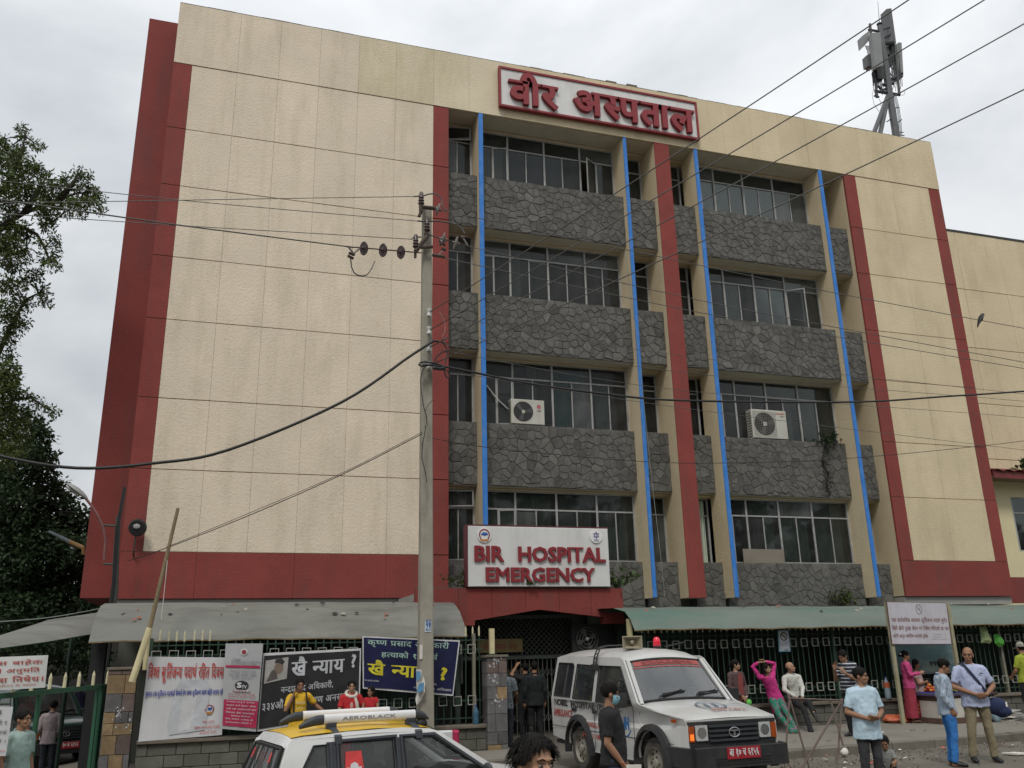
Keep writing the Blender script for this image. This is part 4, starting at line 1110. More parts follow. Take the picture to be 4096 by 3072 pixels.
# crow on the wire
BLK = mat('black_feathers', (.015, .014, .015), .6)
bp = at(3925, 1281, Y=17.18)
bd = thing('crow', 'black crow perched on the uppermost wire at the right', 'bird', (bp.x, bp.y, bp.z))
bm_ = MB(); bm_.loft([[bp+V((.13, 0, .18))+V((0, .012*math.cos(a), .012*math.sin(a))) for a in [k*math.pi/4 for k in range(8)]]] + [[bp + V((x, r_*math.cos(a), z+r_*math.sin(a))) for a in [k*math.pi/4 for k in range(8)]] for x, z, r_ in ((.09, .17, .045), (.06, .15, .06), (.02, .09, .085), (-.04, .02, .08), (-.10, -.07, .055), (-.14, -.14, .035), (-.165, -.2, .025))])
bm_.build('bird_body', BLK, bd, smooth=True)
MB().tube([bp+V((.12, 0, .175)), bp+V((.175, 0, .16))], [.018, .003], 6).build('beak', BLK, bd)
for s_ in (-1, 1): MB().tube([bp+V((.02, .025*s_, .06)), bp+V((.03, .025*s_, -.02))], .008, 5).build('foot', BLK, bd)
# ------------------------------------------------------------------ air conditioners and small things on the facade
ACW = mat('ac_casing', (.46, .45, .40), .5, .08, 3, dirt=((.25,.21,.15), 4, .45, (1,1,.4)))
ACD = mat('ac_dark', (.03, .03, .03), .6, .2, 4)
RUSTS = mat('rust_streak', (.2, .11, .06), .9, .3, 5)
def ac_unit(label, cx, z0, w_, h_, sq=False):
    y = 22.13; t = thing('air_conditioner', label, 'air conditioner', (cx, y, z0))
    x0, x1 = cx-w_/2, cx+w_/2
    for k in (.12, .88): MB().box((lerp(x0, x1, k)-.03, y+.02, z0), (lerp(x0, x1, k)+.03, y+.26, z0+.03)).build('foot', ACD, t)
    MB().cbox((x0, y, z0+.03), (x1, y+.28, z0+h_), .015).build('casing', ACW, t)
    c = V((lerp(x0, x1, .36), y, z0+.03+(h_-.03)*.5)); r = (h_-.03)*.40
    disc(c, r, y-.004, y+.0, ACD, t, 'fan_opening')
    bl = MB()
    for q in range(3):
        a = q*2.094+.3; pts = [(r*.22, a-.5), (r*.9, a-.35), (r*.94, a+.15), (r*.25, a+.45)]
        bl.quad(*[(c.x+rr*math.cos(aa), y-.006-.004*i, c.z+rr*math.sin(aa)) for i, (rr, aa) in enumerate(pts)])
    bl.build('fan_blades', mat('fan_blade', (.09, .09, .085), .5), t, recalc=False)
    disc(c, r*.2, y-.014, y-.004, ACW, t, 'fan_hub', 12)
    gu = MB()
    if sq:
        for i in range(-6, 7): gu.box((c.x+i*r/5.6-.003, y-.02, c.z-r*1.08), (c.x+i*r/5.6+.003, y-.015, c.z+r*1.08)); gu.box((c.x-r*1.08, y-.021, c.z+i*r/5.6-.003), (c.x+r*1.08, y-.016, c.z+i*r/5.6+.003))
    else:
        for k in range(1, 6): gu.tube([(c.x+r*k/5*math.cos(a*math.pi/12), y-.018, c.z+r*k/5*math.sin(a*math.pi/12)) for a in range(25)], .003, 4)
    gu.build('fan_guard', ACD if not sq else mat('ac_guard', (.2, .19, .17), .6), t)
    lv = MB()
    for k in range(10): lv.box((x0-.006, y+.03, z0+.08+k*(h_-.12)/10), (x0+.001, y+.24, z0+.08+k*(h_-.12)/10+.025))
    lv.build('louvre', ACD, t)
    return t, x0, x1, y
a, b = at(*zm5(1100, 1440), Y=22.13), at(*zm5(1313, 1300), Y=22.13)
t, x0, x1, y = ac_unit('white air conditioner with a red round logo in the left bay', (a.x+b.x)/2, 7.85, b.x-a.x, b.z-7.85)
c = V((lerp(x0, x1, .83), 0, lerp(7.85, b.z, .74)))
disc(c, .055, y-.006, y-.001, mat('logo_red', (.42, .02, .05), .5), t, 'logo', 18)
flat(t, 'logo_mark', EMW, [[(c.x-.004, c.z+.035), (c.x+.004, c.z+.035), (c.x+.004, c.z-.02), (c.x+.028, c.z-.02), (c.x+.028, c.z-.028), (c.x-.004, c.z-.028)], [(c.x-.025, c.z+.018), (c.x-.014, c.z+.018), (c.x-.014, c.z+.008), (c.x-.025, c.z+.008)]], y-.007, .002)
lettering('LG', (c.x-.045, y, c.z-.145), (.1, 0, 0), (0, 0, .062), .004, mat('logo_grey', (.06, .06, .065), .5), t, 'brand_lettering', .03)
a, b = at(*zm6(458, 1540), Y=22.13), at(*zm6(665, 1370), Y=22.13)
t, x0, x1, y = ac_unit('cream air conditioner with a square fan guard in the right bay', (a.x+b.x)/2, 7.85, b.x-a.x, b.z-7.85, True)
flat(t, 'brand_mark', mat('faded_red_print', (.35, .09, .06), .6), [[(lerp(x0, x1, .70), b.z-.09), (lerp(x0, x1, .93), b.z-.09), (lerp(x0, x1, .93), b.z-.125), (lerp(x0, x1, .70), b.z-.125)]], y-.001, .002)
flat(t, 'model_mark', ACD, [[(lerp(x0, x1, .82), b.z-.18), (lerp(x0, x1, .93), b.z-.18), (lerp(x0, x1, .93), b.z-.20), (lerp(x0, x1, .82), b.z-.20)]], y-.001, .002)
MB().tube([V((x1, y+.1, 8.0)), V((x1+.09, y+.08, 8.06)), V((x1+.1, y+.1, 8.25)), V((x1+.02, y+.25, 8.4))], .022, 7).build('pipe', ACD, t)
pp_ = MB().tube([at(*zm5(940, 1200), Y=22.35), at(*zm5(985, 1260), Y=22.3), at(*zm5(1020, 1300), Y=22.25), at(*zm5(1080, 1355), Y=22.25)], .018, 7).build('drain_pipe', mat('pale_pipe', (.42, .42, .4), .6)); tag(pp_, 'pale pipe running down to the air conditioner with the round logo', 'pipe')
p = at(*zm6(965, 875), Y=21.86)
cb = MB(); cb.ball((p.x, 21.92, p.z+.02), .2, .12, .15, 12, 8); cb.ball((p.x+.17, 21.95, p.z-.02), .1, .09, .09, 10, 6)
for i, v in enumerate(cb.v): cb.v[i] = tuple(V(v) + noise.noise_vector(V(v)*9)*.03)
tag(cb.build('cloth_bundle', mat('grey_cloth', (.16, .19, .18), .95, .3, 6), smooth=True), 'grey cloth bundle lying over the edge of the stone spandrel beside the right blue fin', 'cloth')
a, b = at(*zm8(300, 940), Y=22.25), at(*zm8(570, 850), Y=22.25)
MBb = MB().box((a.x, 22.24, 4.17), (b.x, 22.27, b.z)); bo = MBb.build('plywood_sheet', mat('beige_board', (.20, .175, .14), .85, .1, 3)); tag(bo, 'beige board leaning in the lowest right window above the weeds', 'board')
# flood light on the left band
p = at(*zlamp(1020, 665), Y=21.3)
fl = thing('flood_light', 'round black flood light on the red band above the left awning', 'lamp', p)
MB().lathe([(.02, .12), (.16, .10), (.2, .02), (.17, -.05), (.02, -.06)], p, (.15, 1, .25), 16).build('lamp_housing', BLK, fl, smooth=40)
MB().ball(p+V((-.01, -.075, .02)), .075, .02, .055).build('lens', mat('lamp_lens', (.3, .3, .3), .3), fl)
MB().tube([p+V((-.02, .05, -.15)), p+V((-.04, .1, -.5)), p+V((-.04, .28, -.62))], .02, 6).build('bracket', RUST, fl)
# street lamp on the dark iron pole at the corner
sl = thing('street_lamp', 'street lamp with oval head on a dark iron pole at the left corner', 'street lamp', (-2.32, 20.5, -.3))
pt = lambda x, y: at(*zlamp(x, y), Y=20.5)
MB().tube([(-2.29, 20.5, -.4), pt(790, 1300), pt(805, 900), pt(828, 545)], [.075, .07, .06, .05], 10).build('pole', mat('dark_iron_pole', (.05, .055, .05), .7, .3, 4), sl)
MB().tube([pt(680, 1000), pt(695, 800), pt(670, 660), pt(610, 530), pt(550, 440), pt(495, 370)], .028, 8).build('arm', mat('lamp_arm_paint', (.16, .07, .065), .7, .3, 4), sl)
for y0_ in (640, 1035): MB().tube([pt(670, y0_), pt(830, y0_+10)], .022, 6).build('bracket', STEELG, sl)
h0, h1 = pt(500, 370), pt(292, 215); d = (h1-h0); n_ = V((0, 1, 0)); u_ = d.normalized(); up_ = V((-u_.z, 0, u_.x)); up_ = up_ if up_.z > 0 else -up_
rings = []
for t_, wd, th in ((-.02, .03, .03), (.06, .06, .05), (.25, .13, .075), (.5, .17, .085), (.75, .15, .07), (.93, .09, .045), (1, .03, .015)):
    c = h0 + d*t_; rings.append([c + n_*wd*math.cos(a) + up_*th*(math.sin(a) if math.sin(a) > 0 else .35*math.sin(a)) for a in [k*math.pi/7 for k in range(14)]])
MB().loft(rings).build('lamp_head', mat('lamp_head_grey', (.28, .28, .27), .5, .1, 4), sl, smooth=50)
MB().loft([[h0+d*t_ - up_*.028 + n_*wd*math.cos(a) - up_*.045*abs(math.sin(a)) for a in [k*math.pi/7 for k in range(14)]] for t_, wd in ((.3, .06), (.45, .115), (.7, .115), (.88, .05))]).build('lamp_glass', mat('lamp_bowl', (.42, .42, .38), .3, .1, 4), sl, smooth=50)
for q in range(5):
    o_ = random.uniform(-.08, .08)
    MB().tube([V((-2.34+o_, 20.42, -.2)), V((-2.3+o_*.5, 20.43, 1.5)), pt(770+q*8, 1200)+V((0, -.08, 0)), pt(800+q*8, 700)+V((0, -.08, 0)), pt(880+q*6, 250)+V((0, -.02, 0))], .009, 5).build('cable', BLKW, sl)
w2 = thing('wall_lamp', 'grey tube lamp on an ochre bracket behind the left corner of the hospital', 'lamp', at(*zlamp(470, 900), Y=23))
MB().tube([at(*zlamp(120, 705), Y=23.4), at(*zlamp(330, 810), Y=23.2)], [.03, .05], 8).build('lamp_tube', mat('tube_grey', (.12, .15, .16), .6), w2)
MB().tube([at(*zlamp(330, 810), Y=23.2), at(*zlamp(470, 870), Y=23), at(*zlamp(470, 940), Y=23)], [.05, .05, .04], 8).build('bracket', mat('ochre_bracket', (.25, .14, .05), .7), w2)
# leaning bamboo pole
bb = thing('bamboo_pole', 'long bamboo pole leaning out of a cream sleeve beside the left gate pillar', 'pole', at(*z1(1060, 660), Y=17.55))
top, mid, low = at(712, 2033, Y=17.6), at(*z1(1205, 225), Y=17.55), at(*z1(1060, 660), Y=17.5)
BAM = mat('bamboo', (.19, .145, .08), .8, .25, 7)
P = [mid.lerp(top, k/12) for k in range(13)]
MB().tube([q for p_ in P for q in (p_,)], [.04-.0008*k for k in range(13)], 8).build('cane', BAM, bb)
for k in range(1, 12): MB().tube([P[k]-V((0, 0, .012)), P[k]+V((0, 0, .012))], .042-.0008*k, 8).build('node', BAM, bb)
MB().tube([low, mid], [.06, .056], 10).build('sleeve', POSTC, bb)
MB().tube([top.lerp(mid, .45)+V((.03, -.03, 0)), top.lerp(mid, .55)+V((.06, -.05, -.1)), top.lerp(mid, .75)+V((.11, -.05, -.4))], .006, 5).build('string', PAPER, bb)
topc = thing('cream_post', 'short cream spike post beside the leaning bamboo pole', 'post', (-1.32, 18, 1.7))
MB().tube([(-1.32, 17.96, 1.7), (-1.32, 17.96, 2.33), (-1.32, 17.96, 2.44)], [.045, .045, .015], 10).build('pipe', POSTC, topc)

# ------------------------------------------------------------------ rooftop mast
MG = mat('mast_grey', (.095, .098, .102), .55, .2, 4); MD = mat('mast_dark', (.04, .042, .045), .6, .3, 5); MP = mat('antenna_panel_grey', (.21, .215, .215), .5, .08, 3)  # mast greys darkened in colour to look backlit against the sky
ms = thing('cell_mast', 'cellular antenna mast with grey panels standing on the roof at the right', 'mast', at(3570, 560, Y=22.6))
mp_ = lambda x, y, Y=22.6: at(*zmast(x, y), Y=Y)
base = mp_(512, 1500); base = V((base.x, 22.6, 18.4))
MB().tube([base, mp_(510, 1490), mp_(440, 1060), mp_(385, 650), mp_(330, 290)], [.15, .14, .13, .11, .1], 12).build('pole', MG, ms)
for (a_, b_) in (((420, 1060), (272, 1452)), ((415, 1100), (336, 1465))):
    p0, p1 = mp_(*a_), mp_(*b_, Y=22.4); d = p1-p0; MB().tube([p0, p1+d*.35], .085, 8).build('strut', MG, ms)
def boxpts(name, m, pts, depth, Y=22.45):
    P = [mp_(*q, Y=Y) for q in pts]; mb = MB(); mb._add(P+[p_+V((0, depth, 0)) for p_ in P], [(0, 1, 2, 3), (7, 6, 5, 4)]+[(i, (i+1) % 4, 4+(i+1) % 4, 4+i) for i in range(4)]); return mb.build(name, m, ms)
boxpts('antenna_panel', MP, ((240, 362), (335, 355), (371, 722), (284, 748)), .2, 22.2)
boxpts('antenna_panel', MG, ((404, 98), (458, 90), (512, 478), (444, 490)), .35, 22.6)
boxpts('antenna_panel', MP, ((545, 466), (572, 474), (592, 826), (560, 815)), .4, 22.7)
boxpts('antenna_panel', mat('antenna_side', (.2, .21, .2), .5), ((508, 490), (545, 466), (560, 800), (515, 740)), .15, 22.72)
boxpts('radio_unit', MP, ((138, 395), (212, 338), (216, 442), (155, 512)), .3)
boxpts('radio_unit', MG, ((183, 612), (225, 592), (240, 730), (198, 728)), .25)
boxpts('radio_unit', MD, ((222, 595), (268, 600), (272, 735), (236, 732)), .3, 22.5)
boxpts('radio_unit', MD, ((420, 600), (495, 590), (480, 720), (430, 730)), .3, 22.7)
boxpts('radio_unit', MG, ((390, 540), (425, 515), (440, 640), (405, 640)), .25, 22.7)
boxpts('radio_unit', MD, ((295, 760), (365, 740), (375, 870), (315, 870)), .3, 22.5)
boxpts('radio_unit', MD, ((455, 490), (520, 490), (530, 590), (460, 590)), .3, 22.75)
boxpts('radio_unit', MD, ((525, 815), (585, 800), (590, 850), (535, 860)), .3, 22.7)
for a_, b_, r_ in (((205, 330), (330, 350), .05), ((220, 265), (300, 1080), .05), ((280, 1010), (550, 1050), .06), ((310, 950), (400, 1040), .05), ((290, 1030), (440, 960), .045), ((330, 340), (440, 300), .035), ((380, 480), (470, 470), .09), ((370, 420), (440, 380), .06), ((500, 500), (545, 1050), .05), ((390, 890), (500, 860), .06), ((370, 940), (480, 920), .07), ((430, 900), (550, 820), .04), ((270, 1060), (320, 1075), .04)):
    MB().tube([mp_(*a_), mp_(*b_)], r_, 7).build('mounting_arm', MD, ms)
for k in range(60):
    x = random.uniform(230, 560); y = random.uniform(560, 820); x2 = x+random.uniform(-10, 40); y2 = y+random.uniform(150, 320)
    xm = (x+x2)/2+random.uniform(-28, 28)
    MB().tube([mp_(x, y), mp_(xm, (y+y2)/2), mp_(x2, min(y2, 1050))], .012, 5).build('cable', MD, ms)
for x in (505, 520, 532, 545): MB().tube([mp_(x-35, 1060), mp_(x, 1200), mp_(x+20, 1340), mp_(x+28, 1500)], .012, 5).build('cable', MG, ms)
for k in range(6): MB().tube([mp_(165+k*9, 505), mp_(190+k*9, 560), mp_(200+k*8, 620)], .01, 5).build('cable', MD, ms)
for pts in ([(262, 985), (245, 1050), (265, 1150), (320, 1235)], [(590, 1000), (610, 1030), (590, 1055), (560, 1050)], [(320, 1090), (345, 1140), (335, 1170), (370, 1160)]): MB().tube([mp_(*q) for q in pts], .008, 5).build('cable', MG, ms)
for a_, b_ in (((405, 1350), (470, 1305)), ((505, 1375), (572, 1322)), ((470, 1200), (545, 1190)), ((530, 1460), (590, 1465)), ((480, 1490), (600, 1500))): MB().tube([mp_(*a_), mp_(*b_)], .02, 5).build('step_bolt', MD, ms)
c = mp_(327, 275); MB().lathe([(.05, -.12), (.06, -.02), (.11, .02), (.11, .05), (.02, .06)], c, (0, 0, 1), 12).build('rod_base', MD, ms)
MB().tube([c, mp_(308, 12)], [.014, .006], 6).build('lightning_rod', MD, ms)

# ------------------------------------------------------------------ trees
def spread(n): 
    v = np.random.normal(size=(n, 3)); return v/np.linalg.norm(v, axis=1)[:, None]
np.random.seed(11)
def leaf_mesh(name, P, D, L, W, m, parent):
    """many folded leaves: base point, direction, length and width of each"""
    n = len(P); D = D/np.linalg.norm(D, axis=1)[:, None]; S = np.cross(D, spread(n)); S /= np.linalg.norm(S, axis=1)[:, None]+1e-9; N_ = np.cross(S, D)
    L = L[:, None]; W = W[:, None]; mid = P + D*L*.5 - N_*L*.06; tip = P + D*L - N_*L*.12
    vs = np.stack([P, mid+S*W*.5+N_*W*.18, tip, mid-S*W*.5+N_*W*.18, mid], 1).reshape(-1, 3)
    b_ = np.arange(n)[:, None]*5; fs = np.concatenate([b_+np.array([[0, 1, 2, 4]]), b_+np.array([[0, 4, 2, 3]])], 0)
    me = bpy.data.meshes.new(name); me.from_pydata(vs.tolist(), [], fs.tolist()); me.materials.append(m); return link(name, me, parent)
def crown(clumps, leafm, l, w_, n, parent, joints, drop=.4, name='crown'):
    """leaf sprays gathered round clump centres; a branch runs to every clump from the nearest limb"""
    br = MB(); PP, DD = [], []
    for c, r in clumps:
        k = max(14, int(n*r*r)); d = spread(k); rad = np.random.random(k)**.42*r
        p = np.array(c) + d*rad[:, None]*np.array([[1, 1, .75]])
        for q in range(4):
            PP.append(p + spread(k)*l*.75); DD.append(d*.8 + spread(k)*1.1 + np.array([[0, 0, -drop]]))
        b = min(joints, key=lambda q: (q-c).length); L = (c-b).length
        m_ = b.lerp(c, .5) + V((0, 0, .12*L*random.uniform(-.3, 1)))
        br.tube([b, b.lerp(m_, .5), m_, m_.lerp(c, .6), c], [.012*L+.016, .01*L+.013, .007*L+.010, .009, .004], 5)
        for i in range(5): e_ = c + rdir()*r*.9; br.tube([m_.lerp(c, .7), (c+e_)/2+rdir()*.1*r, e_], [.009, .006, .003], 4)
    P = np.concatenate(PP); D = np.concatenate(DD); N = len(P)
    leaf_mesh(name, P, D, l*np.random.uniform(.6, 1.25, N), w_*np.random.uniform(.7, 1.25, N), leafm, parent)
    return br
def px_tree(name, label, cl, Yr, leafm, l, w_, n, trunk, tr, drop=.4, group=None, limbs=()):
    t = thing(name, label, 'tree', trunk[0], group=group)
    C = [(at(x, y, Y=random.uniform(*Yr)), r*random.uniform(*Yr)/3485) for x, y, r in cl]
    tb = MB(); tb.tube(trunk, tr, 10); joints = list(trunk)
    for lm in limbs:
        P = [V(q) if isinstance(q, V) else at(q[0], q[1], Y=q[2]) for q in lm]; k_ = len(P)
        tb.tube(P, [lerp(.085, .015, i/(k_-1)) for i in range(k_)], 7)
        joints += [P[i].lerp(P[i+1], j/5) for i in range(k_-1) for j in range(6)]
    br = crown(C, leafm, l, w_, n, t, joints, drop)
    b = len(tb.v); tb.v += br.v; tb.f += [tuple(b+i for i in f) for f in br.f]; tb.m += br.m
    tb.build('trunk', BARK, t, smooth=True)
    return t
T1 = [V((-9.5, 20.3, -.7)), V((-9.3, 20.3, 2.5)), V((-8.7, 20.3, 5.5)), V((-7.7, 20.2, 8)), V((-7.2, 20.2, 10.5)), V((-7.0, 20.2, 13))]
def zt(x, y): return (x*.3977, 440+y*.3977)
cl = [(240, 200, 60), (260, 290, 50), (330, 350, 45), (395, 370, 18), (30, 290, 60), (60, 400, 90), (160, 420, 80), (230, 420, 60), (60, 540, 90), (180, 560, 90), (310, 540, 80), (400, 590, 55), (480, 640, 35), (330, 640, 80), (430, 740, 70), (100, 680, 110), (230, 720, 100), (60, 820, 110), (200, 850, 110), (340, 830, 90), (460, 860, 90), (560, 760, 80), (640, 690, 55), (700, 760, 85), (790, 620, 35), (830, 680, 50), (890, 650, 25), (820, 780, 75), (900, 830, 70), (960, 800, 55), (1000, 890, 50), (930, 930, 70), (1020, 1010, 35), (840, 950, 80), (740, 950, 85), (620, 900, 85), (560, 990, 75), (700, 1040, 55), (810, 1060, 40), (450, 960, 80), (470, 1090, 65), (430, 1160, 55), (540, 1140, 50), (380, 1060, 45), (90, 960, 80), (160, 1010, 60), (70, 1090, 90), (190, 1160, 80), (90, 1230, 100), (230, 1240, 70), (280, 1280, 55), (60, 1350, 110), (170, 1380, 90), (260, 1430, 55), (250, 1510, 40), (60, 1480, 110), (130, 1580, 90), (400, 1320, 35), (550, 1290, 35), (570, 1360, 50), (540, 1430, 40), (430, 1490, 50), (500, 1550, 55), (560, 1570, 45), (380, 1640, 40), (-150, 500, 150), (-200, 900, 170), (-150, 1300, 170)]
px_tree('broadleaf_tree', 'tall loose leaved tree reaching into the sky at the upper left', [(*zt(x, y), r*.3977*1.05) for x, y, r in cl], (19.5, 21.2), LEAFA, .105, .038, 1150, T1, [.34, .3, .25, .2, .15, .08], limbs=[
  [T1[2], (*zt(-60, 1230), 20.3), (*zt(100, 1115), 20.3), (*zt(250, 1030), 20.3), (*zt(420, 965), 20.2), (*zt(600, 890), 20.2), (*zt(800, 830), 20.2), (*zt(940, 880), 20.2)],
  [T1[3], (*zt(-80, 900), 20.2), (*zt(60, 760), 20.2), (*zt(150, 600), 20.2), (*zt(220, 430), 20.2), (*zt(250, 260), 20.2)],
  [T1[2], (*zt(-40, 1210), 20.4), (*zt(110, 1160), 20.4), (*zt(250, 1190), 20.4), (*zt(370, 1250), 20.4), (*zt(450, 1380), 20.4), (*zt(500, 1520), 20.4)],
  [(*zt(250, 1030), 20.3), (*zt(380, 820), 20.3), (*zt(450, 700), 20.3)], [T1[2], (*zt(-60, 1400), 20.4), (*zt(60, 1420), 20.4), (*zt(180, 1460), 20.4)],
  [(*zt(600, 890), 20.2), (*zt(720, 760), 20.2), (*zt(790, 640), 20.2)], [(*zt(420, 965), 20.2), (*zt(470, 1060), 20.2), (*zt(520, 1130), 20.2)]])
# its lower sprays above the dark tree
def zu(x, y): return (x*.8319, 1100+y*.8319)
cl = [(60, 50, 60), (150, 20, 40), (200, 70, 30), (110, 130, 50), (220, 120, 35), (30, 170, 60), (60, 240, 45), (110, 230, 30), (30, 310, 50), (40, 390, 35), (20, 520, 40), (70, 560, 35), (130, 570, 25), (180, 610, 25), (225, 640, 18), (260, 660, 12), (30, 620, 60), (10, 450, 60), (50, 470, 45), (15, 540, 60), (60, 510, 40), (80, 660, 50), (20, 720, 80), (90, 740, 55), (60, 820, 70), (20, 860, 80)]
px_tree('broadleaf_tree', 'olive leaved tree below the loose leaved one at the left edge', [(*zu(x, y), r*.8319) for x, y, r in cl], (20.5, 22), LEAFA, .11, .042, 1000, [V((-8.3, 21.4, -.7)), V((-8.0, 21.4, 3)), V((-7.4, 21.4, 6)), V((-7.0, 21.3, 9))], [.25, .22, .17, .08], limbs=[[V((-8.0, 21.4, 3)), (*zu(-20, 700), 21.4), (*zu(60, 600), 21.4), (*zu(150, 590), 21.4), (*zu(230, 645), 21.4)], [V((-7.4, 21.4, 6)), (*zu(-20, 400), 21.4), (*zu(60, 230), 21.4), (*zu(120, 120), 21.4), (*zu(200, 80), 21.4)]])
cl = [(160, 700, 45), (200, 730, 35), (170, 780, 60), (220, 790, 25), (190, 860, 60), (235, 880, 30), (120, 860, 70), (150, 930, 80), (220, 960, 45), (270, 1000, 35), (60, 960, 90), (120, 1040, 90), (210, 1050, 70), (300, 1040, 40), (330, 1060, 25), (60, 1100, 100), (160, 1140, 100), (270, 1120, 70), (340, 1130, 50), (390, 1150, 30), (60, 1220, 110), (170, 1240, 100), (280, 1220, 90), (360, 1210, 60), (400, 1200, 35), (60, 1340, 120), (180, 1340, 110), (300, 1330, 90), (370, 1310, 60), (400, 1290, 40), (60, 1450, 120), (190, 1450, 120), (310, 1440, 100), (380, 1420, 60), (90, 1560, 120), (220, 1560, 120), (340, 1550, 90), (420, 1540, 60), (480, 1580, 60), (120, 1650, 110), (270, 1650, 110), (400, 1650, 90), (-80, 1000, 130), (-80, 1250, 150), (-80, 1500, 150)]
px_tree('evergreen_tree', 'dense dark tree behind the street lamp left of the hospital', [(*zu(x, y), r*.8319*1.08) for x, y, r in cl], (26.5, 29), LEAFB, .17, .085, 380, [V((-9.2, 28, -.7)), V((-9.1, 28, 3)), V((-8.9, 28, 6)), V((-8.6, 28, 10))], [.4, .34, .27, .1], .2)
cl = [(0, 60, 90), (90, 90, 70), (180, 130, 60), (260, 60, 80), (340, 110, 70), (400, 50, 70), (60, 170, 90), (150, 200, 60), (300, 190, 60), (380, 200, 60), (-80, 100, 110)]
px_tree('evergreen_tree', 'dark bushy tree at the back of the hospital yard', [(x, 2440+y, r*1.25) for x, y, r in cl], (33, 36), LEAFB, .22, .11, 150, [V((-9.5, 35, -.7)), V((-9.4, 35, 1)), V((-9.2, 35, 2.2))], [.3, .25, .15], .2)
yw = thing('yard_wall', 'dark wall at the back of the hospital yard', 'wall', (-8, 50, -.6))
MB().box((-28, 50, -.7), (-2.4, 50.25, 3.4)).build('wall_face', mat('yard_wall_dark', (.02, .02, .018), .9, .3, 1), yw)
# the park trees across the street, behind the photographer (they shade the street and show in the glass)
tl = MB()
for i in range(46):
    x = -42 + i*2.3; c = V((x+random.uniform(-2, 2), random.uniform(-17, -12), 0)); hh = random.uniform(9, 13.5)
    for j in range(60):
        d = rdir(); p = V((c.x+d.x*3.4, c.y+d.y*3, 6+hh*.2 + d.z*(hh-3)*.55))
        for q in range(3):
            n_ = rdir(); a_ = n_.cross(V((0, 0, 1))).normalized() if abs(n_.z) < .95 else V((1, 0, 0)); b_ = n_.cross(a_); o_ = p+rdir()*.5; s_ = random.uniform(.4, .8)
            tl.quad(o_+a_*s_, o_+b_*s_*.6, o_-a_*s_, o_-b_*s_*.6)
    tl.tube([c, c+V((0, 0, 6))], .25, 6)
tag(tl.build('park_treeline', leafmat('treeline_leaf', (.03, .05, .02)), recalc=False), 'belt of park trees across the street behind the photographer', kind='stuff')

# ------------------------------------------------------------------ banners and notice boards
def sheet(name, label, TL, TR, BR, BL, m, nx=14, ny=9, wr=.010, cat='banner', back=None):
    t = thing(name, label, cat, (BL+BR)/2); sd = random.uniform(0, 50)
    def fn(u, v, off=0.0):
        p = BL.lerp(BR, u).lerp(TL.lerp(TR, u), v)
        return p + V((0, -off + wr*noise.noise(V((u*4+v*2.2+sd, v*2.5, sd))) + wr*.7*noise.noise(V((u*9-v*7, sd, 2))), 0))
    mb = MB(); vs = [fn(i/nx, j/ny) for j in range(ny+1) for i in range(nx+1)]
    mb._add(vs, [(j*(nx+1)+i, j*(nx+1)+i+1, (j+1)*(nx+1)+i+1, (j+1)*(nx+1)+i) for j in range(ny) for i in range(nx)])
    mb.build('sheet', m, t, smooth=True, recalc=False)
    return t, (lambda u, v: fn(u, v, .024)), (lambda u, v: fn(u, v, .013))
def patch(parent, name, m, fn, poly, sub=4):
    mb = MB(); c = (sum(p[0] for p in poly)/len(poly), sum(p[1] for p in poly)/len(poly))
    P = []
    for a, b in zip(poly, poly[1:]+poly[:1]):
        for k in range(sub): P.append((lerp(a[0], b[0], k/sub), lerp(a[1], b[1], k/sub)))
    n = len(P); R_ = 4; vs = [fn(*c)] + [fn(lerp(c[0], p[0], (r_+1)/R_), lerp(c[1], p[1], (r_+1)/R_)) for r_ in range(R_) for p in P]
    fs = [(0, 1+i, 1+(i+1) % n) for i in range(n)]
    for r_ in range(R_-1): fs += [(1+r_*n+i, 1+(r_+1)*n+i, 1+(r_+1)*n+(i+1) % n, 1+r_*n+(i+1) % n) for i in range(n)]
    mb._add(vs, fs); return mb.build(name, m, parent, recalc=False)
def rectp(a, b, c, d): return [(a, c), (b, c), (b, d), (a, d)]
def ellp(cx, cy, rx, ry, n=20): return [(cx+rx*math.cos(2*math.pi*k/n), cy+ry*math.sin(2*math.pi*k/n)) for k in range(n)]
VIN = mat('white_vinyl', (.52, .52, .53), .45, .05, 2, dirt=((.3,.29,.27), 2, .3))
PRED = mat('print_red', (.42, .05, .04), .6); PBLU = mat('print_blue', (.06, .07, .28), .6); PGRY = mat('print_grey', (.22, .22, .23), .6); PPALE = mat('print_pale', (.42, .43, .45), .6); PBLK = mat('print_black', (.025, .025, .027), .6); PWH = mat('print_white', (.55, .55, .55), .6); PYEL = mat('print_yellow', (.55, .48, .03), .6); PGRN = mat('print_mint', (.33, .48, .42), .6)
f1 = lambda q, Y: at(*z1(*q), Y=Y)
f2 = lambda q, Y: at(*z2(*q), Y=Y)
t, fn, fb = sheet('cloth_banner', 'white banner with large red Nagari heading tied to the left fence', f1((1195, 455), 17.80), f1((1815, 462), 17.80), f1((1785, 1085), 17.80), f1((1112, 1140), 17.80), VIN)
patch(t, 'faded_picture', PPALE, fb, [(.36, .05), (.78, .08), (.80, .2), (.82, .62), (.76, .72), (.44, .70), (.38, .6), (.33, .15)])
patch(t, 'faded_picture', mat('print_paler', (.48, .48, .49), .6), lambda u, v: fb(u, v)+V((0, -.001, 0)), [(.45, .08), (.6, .1), (.68, .6), (.5, .62)])
print_on('विश्व सूर्तिजन्य पदार्थ रहित दिवस', fn, .02, .985, .68, .93, PRED, t, bold=.022)
print_on('धुम्रपान तथा सूर्तिजन्य पदार्थको सेवनले रोग लाग्छ सूर्तिजन्य पदार्थ छोडौं स्वास्थ्य रहौं', fn, .02, .985, .50, .60, PBLU, t, bold=.035)
